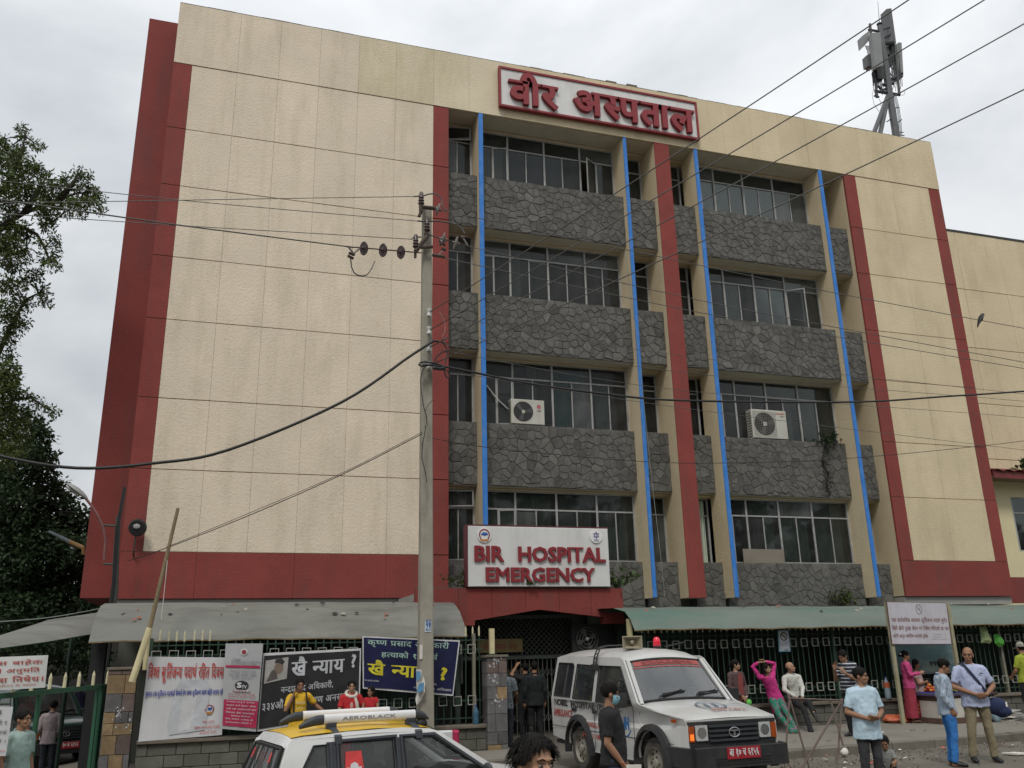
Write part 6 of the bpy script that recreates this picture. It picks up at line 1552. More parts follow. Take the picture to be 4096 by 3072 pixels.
        NHB = mat('logo_blue', (.02, .13, .34), .5)
        print_on('NH', sf, 1.50, 1.76, .76, .94, NHB, t, 'logo_lettering', .06)
        mb = MB()
        for k in range(8): a0, a1 = R(200+k*17.5), R(217.5+k*17.5); mb.quad(*[sf(1.63+rr*math.cos(a), .82+rr*.9*math.sin(a)) for rr, a in ((.165, a0), (.19, a0), (.19, a1), (.165, a1))])
        mb.build('logo_arc', NHB, t, recalc=False)
        hood = lambda u, v: V((lerp(3.06, 2.2, v), lerp(-.7, .7, u), lerp(1.015, 1.135, v)+.05*(1-(2*u-1)**2)+.006))
        print_on('AMBULANCE', lambda u, v: hood(1-u, v), .20, .62, .06, .19, RDL, t, 'hood_lettering', .02)
        mb = MB()
        for k in range(24):
            a0, a1 = 2*math.pi*k/24, 2*math.pi*(k+1)/24; mb.quad(*[hood(.5+rr*.17*math.cos(a), .45+rr*.26*math.sin(a)) for rr, a in ((.86, a0), (1, a0), (1, a1), (.86, a1))])
        for dx in (-.05, .05): mb.quad(hood(.5+dx-.03, .3), hood(.5+dx+.0, .3), hood(.5+dx+.03, .6), hood(.5+dx, .6))
        mb.build('hood_emblem', mat('emblem_grey_blue', (.10, .14, .18), .6), t, recalc=False)
        REDF = mat('windscreen_red_film', (.30, .06, .05), .5, .2, 8)
        mb = MB(); n = 10
        for i in range(n): mb.quad(*[wf_(lerp(.06, .94, q/n), v, .006) for q, v in ((i, .86), (i+1, .86), (i+1, .975), (i, .975))])
        for i in range(n): mb.quad(*[wf_(lerp(.04, .96, q/n), v, .006) for q, v in ((i, .80), (i+1, .80), (i+1, .825), (i, .825))])
        mb.build('windscreen_strip', REDF, ws, recalc=False)
        print_on('AMBULANCE', lambda u, v: wf_(1-u, v, .010), .16, .84, .875, .955, mat('film_letter', (.14, .03, .03), .6), ws, 'strip_lettering', .03)
        # beacon, horn and clamps on the roof
        bc = MB(); bc.lathe([(.065, 0), (.065, .03), (.06, .03)], (1.05, .12, 1.93), (0, 0, 1), 16); b_ = bc.build('beacon_base', BLKP, t)
        MB().lathe([(.062, .03), (.06, .1), (.052, .15), (.03, .175), (.001, .18)], (1.05, .12, 1.93), (0, 0, 1), 16).build('beacon', mat('red_beacon', (.55, .01, .03), .2, .05, 5, spec=.7, emis=.25), t, smooth=True)
        hn = MB(); c0 = V((.95, -.30, 2.03)); ax = V((1, -.35, 0)).normalized(); sd = V((-ax.y, ax.x, 0)); upz = V((0, 0, 1))
        rect = lambda d, a, b: [c0+ax*d+sd*(a*i)+upz*(b*j) for i, j in ((-1, -1), (1, -1), (1, 1), (-1, 1))]
        HORN = mat('beige_horn', (.26, .23, .16), .6, .15, 5)
        hn.loft([rect(-.16, .05, .04), rect(-.02, .10, .06), rect(.1, .165, .10), rect(.105, .150, .088), rect(0, .07, .045)], True); ho = hn.build('loud_hailer', HORN, t)
        MB().ball(c0+ax*.06, .035).build('hailer_horn', HORN, ho, smooth=True); MB().box((.85, -.36, 1.92), (.95, -.26, 1.99)).build('hailer_foot', BLKP, ho)
        cl_ = MB()
        for x in (.50, .60):
            cl_.tube([(x, -.80, 1.66), (x, -.77, 1.82), (x, -.70, 1.95), (x, -.55, 1.985), (x+.2, -.2, 1.99)], .013, 6)
        for z, y in ((1.72, -.79), (1.79, -.775), (1.86, -.75), (1.93, -.71)): cl_.tube([(.50, y, z), (.60, y, z)], .010, 5)
        cl_.cbox((.46, -.82, 1.60), (.64, -.775, 1.70), .008); cl_.build('carrier_clamp', BLKP, t)
        MB().tube([(1.2, .18, 1.95), (.9, .75, 2.02)], .011, 6).build('aerial', BLKP, t)
        st_ = MB(); st_.cbox((1.55, -.05, 1.12), (1.75, .2, 1.16), .01); st_.build('dash_cloth', mat('orange_cloth', (.45, .12, .05), .8), t)
    place(t, loc, rz)
    return t
offroader('ambulance', 'white off road ambulance with black bumper parked facing the street', CARW, (6.68, 14.70, -.045), -1.505)
offroader('parked_car', 'dark off road car with pale bonnet standing in the yard behind the gate', mat('dark_green_car_paint', (.02, .04, .032), .3, .1, 2, coat=.4), (-5.1, 28.0, -.62), -1.05, False)

# ------------------------------------------------------------------ taxi
def taxi():
    t = thing('taxi', 'small white taxi with yellow roof and white roof rack in the foreground', 'taxi')
    yf = lambda u, v: (.715 if v < .93 else lerp(.715, .56, (v-.93)/.5)) - .03*max(0, (u-2.3)/.6)
    out = [(-.60, .42), (-.62, .72), (-.55, .93), (-.40, 1.33), (-.33, 1.40), (.2, 1.435), (.8, 1.44), (1.08, 1.415), (1.18, 1.385), (1.86, .96), (2.82, .80), (2.93, .62), (2.94, .36), (2.72, .26)] + arch(2.36, .28, .33, 0, 180) + [(1.98, .2), (.36, .2)] + arch(0, .28, .33, 0, 180) + [(-.38, .26)]
    holes = [[(-.36, .96), (.02, .95), (.02, 1.335), (-.14, 1.33)], [(.11, .95), (.68, .95), (.68, 1.345), (.11, 1.345)], [(.78, .95), (1.70, .955), (1.10, 1.345), (.78, 1.35)]]
    def ex(mb):
        sheet3(mb, [crowned(x, hw, z, cr) for x, hw, z, cr in ((-.40, .55, 1.335, .0), (-.35, .57, 1.39, .03), (-.2, .575, 1.41, .045), (.5, .575, 1.43, .05), (1.05, .57, 1.41, .045), (1.18, .55, 1.375, .03))])
        sheet3(mb, [crowned(x, hw, z, cr) for x, hw, z, cr in ((1.80, .69, .95, .03), (2.1, .69, .92, .04), (2.7, .67, .83, .03), (2.84, .66, .78, .0), (2.93, .65, .62, 0), (2.93, .65, .3, 0))])
        sheet3(mb, [crowned(x, hw, z, cr) for x, hw, z, cr in ((-.60, .69, .42, 0), (-.62, .69, .72, 0), (-.55, .69, .93, 0))])
        for s_ in (1, -1): mb.loft([[V((x+dx, s_*(w_-dy), z)) for dx, dy in ((0, 0), (.02, .10), (.05, .10), (.05, 0))] for x, w_, z in ((-.55, .70, .93), (-.40, .57, 1.345))])
    shell(t, out, holes, yf, CARW2, extra=ex)
    side_glass(t, holes, yf, CGLASS)
    # dark door frames round the windows
    for s_ in (1, -1):
        fr = MB()
        for P in ([(.085, .93), (.085, 1.355), (.70, 1.365), (.70, .93)], [(.755, .93), (.755, 1.365), (1.12, 1.36), (1.74, .945)], [(.02, .94), (.02, 1.35)], [(.05, .935), (1.74, .935)]):
            fr.tube([V((u, s_*(yf(u, v)+.002), v)) for u, v in P], .024, 6)
        for u0, u1 in ((-.02, .12), (.665, .80)):
            fr._add([V((u, s_*(yf(u, v)+.006), v)) for u, v in ((u0, .93), (u1, .93), (u1, 1.355), (u0, 1.355))], [(0, 1, 2, 3)])
        fr.build('door_frame', TRIMG, t, recalc=False)
    ro = MB(); sheet3(ro, [[V((x, lerp(-hw, hw, i/8), z+cr*(1-(2*i/8-1)**2*.78)+.006)) for i in range(9)] for x, hw, z, cr in ((-.335, .48, 1.393, .03), (-.24, .50, 1.405, .043), (.0, .52, 1.418, .05), (.5, .52, 1.43, .05), (1.05, .50, 1.41, .045), (1.14, .47, 1.393, .035))])
    ro.build('roof_panel', mat('yellow_roof_paint', (.62, .38, .012), .35, .06, 2, coat=.3, dirt=((.35,.25,.06), 3, .3, (1,1,1))), t, smooth=True, recalc=False)
    # rear window and windscreen
    P = [V((-.565, .58, .95)), V((-.565, -.58, .95)), V((-.42, -.47, 1.31)), V((-.42, .47, 1.31))]
    rg, rf = quad_glass(t, 'rear_window', P, CGLASS)
    P = [V((1.80, -.60, .985)), V((1.80, .60, .985)), V((1.20, .50, 1.36)), V((1.20, -.50, 1.36))]
    quad_glass(t, 'windscreen', P, CGLASS)
    RST = mat('red_sticker', (.50, .04, .04), .6, .2, 12)
    mb = MB(); mb.quad(*[rf(u, v, .006) for u, v in ((.62, .05), (.95, .05), (.95, .28), (.62, .28))]); mb.quad(*[rf(u, v, .006) for u, v in ((.15, .62), (.85, .62), (.85, .86), (.15, .86))])
    mb.build('window_sticker', RST, rg, recalc=False)
    sd = lambda u, v: V((u, -yf(u, v)+.002, v))
    mb = MB(); mb.quad(*[sd(*q) for q in ((.14, .955), (.36, .955), (.33, 1.26), (.17, 1.26))]); st_ = mb.build('red_sunshade', RST, t, recalc=False)
    bz_ = .075
    bird = [(.20, 1.0), (.235, .985), (.27, .985), (.30, 1.0), (.325, 1.05), (.29, 1.045), (.285, 1.075), (.25, 1.09), (.215, 1.075), (.205, 1.04), (.175, 1.05), (.185, 1.02)]
    mb = MB(); mb._add([sd(q[0], q[1]+bz_)+V((0, -.006, 0)) for q in bird], [tuple(range(len(bird)))]); mb.build('bird_sticker', PWH, st_, recalc=False)
    for cx in (0, 2.36):
        for s_ in (1, -1): wheel(t, cx, s_*.63, .27, .27, .15, s_)
    MB().box((-.55, -.66, .2), (2.8, .66, .26)).build('floor', INTER, t)
    MB().box((1.45, -.6, .7), (1.8, .6, .95)).build('dashboard', INTER, t)
    seats(t, (.95, .12), .33, .62)
    # roof rack
    for s_ in (-1, 1):
        y = s_*.36; rings = lambda x, h, w_, z: [V((x, y+w_*math.cos(a), z+h*math.sin(a))) for a in [k*math.pi/6 for k in range(12)]]
        rk = MB().loft([rings(x, .048, .03, 1.545) for x in (.02, .3, .7, 1.0)]).build('rack_rail', mat('white_rack', (.62, .62, .62), .35, .04, 4), t, smooth=40)
        MB().loft([rings(x, h, .03, z) for x, h, z in ((.015, .048, 1.545), (-.06, .048, 1.54), (-.14, .04, 1.52), (-.22, .022, 1.49))]).build('rack_end', TRIMG, rk, smooth=40)
        MB().loft([rings(x, h, .03, z) for x, h, z in ((1.005, .048, 1.545), (1.05, .046, 1.543), (1.11, .034, 1.525), (1.15, .015, 1.50))]).build('rack_end', TRIMG, rk, smooth=40)
        for x in (.1, .95):
            f = MB(); f.cbox((x-.05, y-.03, 1.44), (x+.05, y+.03, 1.515), .01); f.loft([[V((x+dx, s_*q, z)) for dx in (-.035, .035)]+[V((x+dx, s_*(q-.02), z-.01)) for dx in (.035, -.035)] for q, z in ((.38, 1.475), (.53, 1.435), (.595, 1.40), (.61, 1.335))]); f.build('rack_clamp', TRIMG, rk)
    print_on('AEROBLACK', lambda u, v: V((lerp(.2, .78, u), -.392, lerp(1.53, 1.565, v))), 0, 1, 0, 1, PGRY, t, 'rack_lettering', .02)
    for x in (.1, .95): MB().tube([(x, -.36, 1.51), (x, .36, 1.51)], .016, 6).build('rack_bar', TRIMG, t)
    an = MB(); an.ball((1.08, -.35, 1.45), .07, .045, .05); an.tube([(1.06, -.35, 1.48), (1.03, -.35, 1.56)], [.02, .014], 6); an.loft([[V((x, -.35+dy, z)) for dy, z in ((-.02, 1.56), (.02, 1.56), (.02, 1.575), (-.02, 1.575))] for x in (.92, 1.08)]); an.build('aerial', GASK, t, smooth=50)
    for s_ in (-1, 1):
        m_ = MB(); m_.tube([(1.6, s_*.72, .97), (1.6, s_*.8, 1.0)], .015, 6); m_.ball((1.6, s_*.85, 1.02), .035, .09, .06); m_.build('mirror', TRIMG, t, smooth=True)
        for x in (.55, 1.45): MB().cbox((x-.07, s_*.72-.012, .80), (x+.05, s_*.72+.012, .83), .005).build('door_handle', TRIMG, t)
        MB().cbox((2.80, min(s_*.4, s_*.62), .62), (2.94, max(s_*.4, s_*.62), .76), .01).build('headlight', LAMPG, t)
        MB().cbox((-.635, min(s_*.5, s_*.66), .62), (-.56, max(s_*.5, s_*.66), .85), .01).build('tail_lamp', RST, t)
    place(t, (.916, 9.744, -.264), .2054)
    return t
taxi()
# ------------------------------------------------------------------ people
SKIN = [mat('skin_brown', (.26, .135, .08), .6, .1, 8, spec=.35), mat('skin_tan', (.33, .19, .12), .6, .1, 8, spec=.35), mat('skin_deep', (.17, .09, .055), .6, .1, 8, spec=.35)]
HAIR = mat('black_hair', (.008, .007, .0065), .75, .3, 30, spec=.15, bump=.4, bscale=120, bdist=.004)
EYEW = mat('eye_white', (.20, .185, .17), .6); EYED = mat('eye_dark', (.012, .008, .006), .35); LIP = mat('lips', (.20, .075, .06), .5)
_rm = None
def remesh(mb, voxel, ratio=1.0, smooth=2):
    """one continuous skin over overlapping shapes"""
    me = mb.mesh('tmp', [], recalc=True)
    o = bpy.data.objects.new('tmp', me); COL.objects.link(o)
    m = o.modifiers.new('r', 'REMESH'); m.mode = 'VOXEL'; m.voxel_size = voxel
    if smooth: s = o.modifiers.new('s', 'SMOOTH'); s.iterations = smooth; s.factor = .5
    if ratio < 1: d = o.modifiers.new('d', 'DECIMATE'); d.ratio = ratio
    dg = bpy.context.evaluated_depsgraph_get(); dg.update()
    r = bpy.data.meshes.new_from_object(o.evaluated_get(dg))
    bpy.data.objects.remove(o); bpy.data.meshes.remove(me)
    r.polygons.foreach_set('use_smooth', [True]*len(r.polygons))
    return r
def wrinkle(me, amp, f=13, sd=0.0, zs=.6):
    n = len(me.vertices); nm = [v.normal.copy() for v in me.vertices]
    for v, q in zip(me.vertices, nm):
        p = v.co; h = noise.noise(V((p.x*f+sd, p.y*f, p.z*f*zs+sd))) + .5*noise.noise(V((p.x*f*2.1, p.y*f*2.1+sd, p.z*f*1.5))); v.co = p + q*amp*h
def limb(mb, pts, rs, n=10, flat0=False, flat1=False):
    P = [V(p) for p in pts]; Q, S = [], []
    for i in range(len(P)-1):
        for k in range(4): t = k/4; Q.append(P[i].lerp(P[i+1], t)); S.append(lerp(rs[i], rs[i+1], t*t*(3-2*t)))
    Q.append(P[-1]); S.append(rs[-1])
    if not flat0: d = (Q[0]-Q[1]).normalized(); Q = [Q[0]+d*S[0]*.9, Q[0]+d*S[0]*.6]+Q; S = [S[0]*.35, S[0]*.8]+S
    if not flat1: d = (Q[-1]-Q[-2]).normalized(); r = S[-1]; Q += [Q[-1]+d*r*.6, Q[-1]+d*r*.9]; S += [r*.8, r*.35]
    mb.tube(Q, S, n)
BASE = dict(pelvis=(0,.0,.92), waist=(0,.0,1.07), chest=(0,.01,1.27), neck=(0,.02,1.43), head=(0,-.005,1.575),
  shR=(-.175,.02,1.362), elR=(-.225,.04,1.10), wrR=(-.235,-.03,.87), shL=(.175,.02,1.362), elL=(.225,.04,1.10), wrL=(.235,-.03,.87),
  hipR=(-.085,0,.89), knR=(-.095,-.02,.49), anR=(-.10,.03,.085), hipL=(.085,0,.89), knL=(.095,-.02,.49), anL=(.10,.03,.085))
def hand(mb, w_, d, n, k=1.0, curl=.6, side=1):
    d = d.normalized(); n = (n - d*n.dot(d)); n = n.normalized() if n.length > .05 else d.orthogonal().normalized(); s = d.cross(n)*side
    c = w_ + d*.05*k
    mb.loft([[w_+d*t*k + s*a*wd*k + n*b*th*k for a, b in ((-1, -.6), (0, -1), (1, -.6), (1, .6), (0, 1), (-1, .6))] for t, wd, th in ((-.01, .024, .02), (.02, .03, .019), (.06, .04, .017), (.095, .041, .014))])
    for i, l in enumerate((.068, .078, .074, .058)):
        p0 = w_ + d*.085*k + s*(-.031+.0207*i)*k; a1, a2, a3 = curl*.5, curl*1.2, curl*1.8
        p1 = p0 + (d*math.cos(a1)+n*math.sin(a1))*l*.45*k; p2 = p1 + (d*math.cos(a2)+n*math.sin(a2))*l*.33*k; p3 = p2 + (d*math.cos(a3)+n*math.sin(a3))*l*.26*k
        limb(mb, [p0, p1, p2, p3], [.0098*k, .0092*k, .0085*k, .0075*k], 7)
    t0 = w_ + d*.025*k - s*.028*k; t1 = t0 + (d*.7 - s*.75 + n*.35).normalized()*.04*k; t2 = t1 + (d*.9 - s*.25 + n*.5).normalized()*.035*k
    limb(mb, [t0, t1, t2], [.013*k, .011*k, .0085*k], 7)
def person(label, loc, rz, H=1.68, pose=None, head=(0, 0, 0), hair='short', skin=0, top=None, sleeve='short', hem=.80, low=None, kind='trousers', shoe=None, bulk=1.0, belly=0.0, cat='person', female=False, hands=(None, None), curl=.6, k_head=1.0, extras=None, detail=False, topname='shirt', barefoot=False, group=None):
    s = H/1.70; J = {k: V(v)*s for k, v in BASE.items()}
    for k, v in (pose or {}).items(): J[k] = V(v)*s
    t = thing('person', label, cat, group=group)
    hy, hp, hr = (R(a) for a in head)
    Hm = Matrix.Rotation(hy, 3, 'Z') @ Matrix.Rotation(hp, 3, 'X') @ Matrix.Rotation(hr, 3, 'Y')
    hc = J['head']; hs = s*k_head; h_ = lambda x, y, z: hc + Hm @ (V((x, y, z))*hs)
    b = MB()
    def spine(inf, rows, cap=True):
        ks = ['hem', 'pelvis', 'waist', 'chest', 'sh', 'neck']
        shx = (J['shL']-J['shR']).normalized(); hx = (J['hipL']-J['hipR']).normalized()
        up0 = (J['waist']-J['pelvis']).normalized(); rings = []
        C = {'pelvis': J['pelvis'], 'waist': J['waist'], 'chest': J['chest'], 'sh': J['chest'].lerp(J['neck'], .68), 'neck': J['neck']}
        for nm, rx, ry, dz in rows:
            if nm == 'hem': c = J['pelvis'] - up0*dz*s; up_ = up0; f = 0
            else: c = C[nm] + (V((0, 0, dz*s)) if dz else V((0, 0, 0))); f = {'pelvis': 0, 'waist': .35, 'chest': .8, 'sh': 1, 'neck': 1}[nm]
            up_ = up0 if f < .3 else (J['neck']-J['waist']).normalized()
            x = hx.lerp(shx, f).normalized(); y = up_.cross(x).normalized()
            rings.append([c + x*(rx*bulk+inf)*s*math.cos(a)*(1 if abs(math.cos(a)) < .9 else .97) + y*(ry*bulk+inf + (belly if nm == 'waist' and math.sin(a) < 0 else (belly*.5 if nm in ('pelvis',) and math.sin(a) < 0 else 0)))*s*math.sin(a) for a in [q*math.pi/9 for q in range(18)]])
        return rings
    tw = .93 if female else 1.0
    b.loft(spine(0, [('pelvis', .150, .098, -.06), ('pelvis', .158, .105, 0), ('waist', .132*tw, .09, 0), ('chest', .150*tw, .10, 0), ('sh', .15*tw, .085, 0), ('neck', .06, .055, 0)]))
    limb(b, [J['neck']-V((0, 0, .03*s)), J['neck'].lerp(hc, .75)], [.058*s*tw, .052*s*tw])
    for a in 'RL':
        sh, el, wr = J['sh'+a], J['el'+a], J['wr'+a]
        limb(b, [J['chest'].lerp(J['neck'], .74), sh], [.060*s, .054*s*tw]); limb(b, [sh, el], [.054*s*tw, .040*s*tw]); limb(b, [el, el.lerp(wr, .35), wr], [.040*s*tw, .040*s*tw, .027*s*tw])
        hn = hands[0 if a == 'R' else 1]; dd = (wr-el); nn = V((1 if a == 'R' else -1, -.25, 0))
        if hn: dd = V(hn[0]); nn = V(hn[1])
        hand(b, wr, dd, nn, s*(.93 if female else 1), curl, 1 if a == 'R' else -1)
        hp_, kn, an = J['hip'+a], J['kn'+a], J['an'+a]
        limb(b, [hp_, kn], [.082*s, .055*s]); limb(b, [kn, kn.lerp(an, .3), an], [.054*s, .055*s, .036*s])
        tz = J.get('toe'+a); fd = V((-.12 if a == 'R' else .12, -1, 0)).normalized()*.15*s; toe = tz if tz is not None else an + fd + V((0, 0, -.055*s))
        limb(b, [an+V((0, .02*s, -.045*s)), toe], [.035*s, .026*s])
    # head: skull, face, jaw, nose, brow, cheeks, ears
    for c, r in (((0, .012, .03), (.074, .093, .086)), ((0, -.015, -.03), (.060, .075, .078)), ((0, -.062, -.098), (.028, .026, .02)), ((0, -.05, -.075), (.047, .038, .03)), ((0, -.093, -.02), (.0115, .016, .024)), ((0, -.104, -.036), (.0145, .012, .011)), ((0, -.074, .024), (.052, .018, .011)), ((-.038, -.066, -.03), (.022, .018, .018)), ((.038, -.066, -.03), (.022, .018, .018)), ((-.075, .012, -.012), (.011, .021, .031)), ((.075, .012, -.012), (.011, .021, .031)), ((0, -.086, -.066), (.026, .012, .014))):
        b.ball(h_(*c), r[0]*hs, r[1]*hs, r[2]*hs, 14, 9, Hm)
    bm_ = remesh(b, .0075*s if detail else .0095*s, .55 if not detail else .8, 2); bm_.materials.append(SKIN[skin]); bo = link('body', bm_, t)
    for x in (-.031, .031):
        e = MB(); e.ball(h_(x, -.0800, -.001), .0135*hs, .0085*hs, .0058*hs, 10, 7, Hm); e.mi = 1; e.ball(h_(x, -.0855, -.001), .0062*hs, .005*hs, .0056*hs, 8, 6, Hm); e.build('eye', [EYEW, EYED], t, smooth=True)
        bw = MB(); bw.tube([h_(x*.45, -.094, .020), h_(x, -.094, .026), h_(x*1.6, -.080, .019)], [.003*hs, .004*hs, .002*hs], 6); bw.build('eyebrow', HAIR, t, smooth=True)
    m_ = MB(); m_.ball(h_(0, -.0965, -.068), .021*hs, .005*hs, .0065*hs, 10, 6, Hm); m_.build('mouth', LIP, t, smooth=True)
    if hair != 'bald':
        hb = MB(); full = hair in ('long', 'bun', 'tail', 'bob')
        n, m = 26, 18; vs = []; c0 = V((0, .016, .036)); rr = (.084, .102, .092)
        if hair == 'messy': rr = (.092, .110, .104)
        for i in range(m+1):
            a = math.pi*i/m
            for q in range(n):
                g = 2*math.pi*q/n; vs.append(V((rr[0]*math.sin(a)*math.cos(g), rr[1]*math.sin(a)*math.sin(g), rr[2]*math.cos(a)))+c0)
        def ok(p):
            f = max(0, min(1, (-p.y-.015)/.07)); side = .055 if not full else .03
            lim = lerp(-.075 if not full else -.09, .062 if not full else .058, f) if p.y < .03 else (-.085 if not full else -.10)
            if abs(p.x) > .055 and p.y < .02: lim = max(lim, -.01 if not full else -.03)
            if hair == 'messy': lim += .016*f
            return p.z > lim
        vv = [h_(*(p + p.normalized()*(.004 if hair != 'messy' else .009)*noise.noise(p*42))) for p in vs]
        hb._add(vv, [(i*n+q, i*n+(q+1) % n, (i+1)*n+(q+1) % n, (i+1)*n+q) for i in range(m) for q in range(n) if all(ok(vs[z]) for z in (i*n+q, i*n+(q+1) % n, (i+1)*n+(q+1) % n, (i+1)*n+q))])
        if hair == 'bun': hb.ball(h_(0, .125, .0), .045*hs, .04*hs, .045*hs, 12, 8)
        if hair in ('tail', 'long'): hb.tube([h_(0, .10, .03), h_(0, .125, -.05), h_(.01, .12, -.16), h_(.015, .105, -.27 if hair == 'long' else -.2)], [.035*hs, .04*hs, .03*hs, .012*hs], 10)
        if hair == 'bob': hb.loft([[h_(rx*math.cos(a), .03+ry*math.sin(a), z) for a in [q*math.pi/8 for q in range(-1, 10)]] for z, rx, ry in ((.03, .086, .09), (-.05, .092, .085), (-.11, .085, .075))], False)
        if hair in ('messy', 'short', 'bob', 'bun'):
            for q in range(1500 if hair == 'messy' else 90):
                d = rdir(); p = V((d.x*rr[0], d.y*rr[1], abs(d.z)*rr[2] if random.random() < .8 else d.z*rr[2]*.6))+c0
                if not ok(p+V((0, 0, -.005 if hair != 'messy' else -.022 if p.y < 0 else -.005))): continue
                L = random.uniform(.022, .05) if hair == 'messy' else .02
                tg = (V((p.x*9+random.uniform(-.3, .3), (-.15 if p.y < 0 else .4)+random.uniform(-.2, .2), -.55)) if hair == 'messy' else V((d.x, d.y, -.4))).normalized()
                o_ = (p-c0).normalized(); e1 = p+o_*L*.22+tg*L*.4; e2 = p+o_*L*.16+tg*L*.9+V((0, 0, -.01))
                sx = o_.cross(tg).normalized()*(.0032 if hair == 'messy' else .005)
                hb._add([h_(*z) for z in (p-sx, p+sx, e1+sx*.8, e1-sx*.8, e2)], [(0, 1, 2, 3), (3, 2, 4)])
        hb.build('hair', HAIR, t, smooth=60, recalc=False)
    # clothes
    sd = random.uniform(0, 90)
    if top is not None:
        c = MB(); hz = .92-hem
        c.loft(spine(.021, [('hem', .172, .122, hz), ('hem', .168, .118, hz*.5), ('pelvis', .163, .112, 0), ('waist', .142*tw, .102, 0), ('chest', .160*tw, .110, 0), ('sh', .155*tw, .088, 0), ('neck', .070, .066, -.015)]))
        for a in 'RL':
            sh, el, wr = J['sh'+a], J['el'+a], J['wr'+a]
            limb(c, [J['chest'].lerp(J['neck'], .74), sh], [.070*s, .064*s*tw])
            if sleeve == 'short': limb(c, [sh, sh.lerp(el, .78)], [.066*s*tw, .063*s*tw], flat1=True)
            elif sleeve == 'long': limb(c, [sh, el, el.lerp(wr, .96)], [.065*s*tw, .054*s*tw, .041*s*tw], flat1=True)
            elif sleeve == 'half': limb(c, [sh, el, el.lerp(wr, .3)], [.065*s*tw, .056*s*tw, .055*s*tw], flat1=True)
            elif sleeve == 'cap': limb(c, [sh, sh.lerp(el, .45)], [.064*s*tw, .062*s*tw], flat1=True)
        cm = remesh(c, .0125*s, 1.0, 1); wrinkle(cm, .0125*s, 14/s, sd); cm.materials.append(top); link(topname, cm, t)
        nk = MB(); nx = (J['shL']-J['shR']).normalized()
        if topname == 'shirt':
            P = []; yv = V((-nx.y, nx.x, 0)).normalized()
            cN = J['neck'] + V((0, 0, .005*s))
            for q in range(13): a = R(-70+q*320/12); P.append(cN + nx*.068*s*math.sin(a) - yv*-.062*s*math.cos(a)*-1 + V((0, 0, -.022*s*math.cos(a))))
            nk.tube(P, .013*s, 6); nk.build('collar', top, t, smooth=True)
            rg = spine(.018, [('hem', .172, .122, hz), ('hem', .168, .118, hz*.5), ('pelvis', .163, .112, 0), ('waist', .142*tw, .102, 0), ('chest', .160*tw, .110, 0), ('sh', .155*tw, .088, 0), ('neck', .070, .066, -.015)])
            pk_ = MB(); pk_.loft([[r_[13].lerp(r_[14], .1), r_[13].lerp(r_[14], .9), r_[13].lerp(r_[14], .9)+V((0, .01, 0)), r_[13].lerp(r_[14], .1)+V((0, .01, 0))] for r_ in rg]); pk_.build('placket', top, t)
            for k_ in range(1, 6): bt = rg[0][13].lerp(rg[0][14], .5) if k_ == 1 else rg[k_][13].lerp(rg[k_][14], .5); MB().ball(bt, .007*s, .006*s, .007*s, 6, 4).build('button', EYEW, t)
    if low is not None and kind != 'none':
        c = MB()
        if kind == 'trousers':
            c.loft(spine(.0, [('waist', .138, .094, -.05), ('pelvis', .156, .106, .0), ('pelvis', .150, .10, -.07)]))
            for a in 'RL':
                hp_, kn, an = J['hip'+a], J['kn'+a], J['an'+a]
                limb(c, [hp_, kn, kn.lerp(an, .55), an+(an-kn).normalized()*.015*s], [.097*s*bulk**.5, .070*s, .062*s, .060*s], flat1=True)
        else:
            f = .92-hem
            wl = (J['anR']+J['anL'])*.5; p0 = J['waist']; rings = []
            for q in range(8):
                u = q/7; cc = p0.lerp(V((wl.x, wl.y, wl.z+.02)), u); rx = lerp(.155, .20, u**.7)*s; ry = lerp(.115, .16, u**.7)*s
                rings.append([cc+V((rx*math.cos(a)*(1+.05*math.sin(a*7)*u), ry*math.sin(a)*(1+.06*math.sin(a*5+1)*u), 0)) for a in [z*math.pi/12 for z in range(24)]])
            c.loft(rings)
        cm = remesh(c, .0125*s, 1.0, 1); wrinkle(cm, .0115*s, 12/s, sd+4); cm.materials.append(low); link({'trousers': 'trousers', 'skirt': 'skirt'}[kind], cm, t)
    if shoe is not None:
        for a in 'RL':
            an = J['an'+a]; tz = J.get('toe'+a); fd = V((-.12 if a == 'R' else .12, -1, 0)).normalized()*.16*s; toe = tz if tz is not None else an+fd+V((0, 0, -.05*s))
            c = MB(); hl = an+(an-toe).normalized()*.03*s+V((0, 0, -.04*s)); d = toe-hl; up_ = V((0, 0, 1)); sdv = d.cross(up_).normalized()
            up_ = sdv.cross(d).normalized()
            c.loft([[hl+d*u+sdv*wd*s*math.cos(q)+up_*(th*s*math.sin(q) if math.sin(q) > 0 else .028*s*math.sin(q)) for q in [z*math.pi/6 for z in range(12)]] for u, wd, th in ((-.06, .022, .03), (.0, .036, .05), (.3, .042, .055), (.6, .046, .036), (.9, .045, .026), (1.08, .036, .02), (1.16, .014, .01))])
            c.build('shoe', shoe, t, smooth=50)
    if extras: extras(t, J, h_, s, Hm)
    place(t, loc, rz)
    return t
CL = lambda n, c, v=.12: mat('cloth_'+n, c, .9, v, 6, bump=.25, bscale=60, bdist=.004)
JEAN = CL('dark_jeans', (.022, .026, .034)); BLKC = CL('black', (.012, .012, .013)); CHAR = CL('charcoal', (.035, .036, .04)); KHA = CL('khaki', (.22, .185, .115)); SHOEB = mat('black_shoe', (.02, .02, .022), .5, .2, 6); SHOES = mat('brown_sandal', (.10, .05, .035), .7, .2, 6); SHOEW = mat('pale_shoe', (.3, .3, .3), .7, .2, 6)
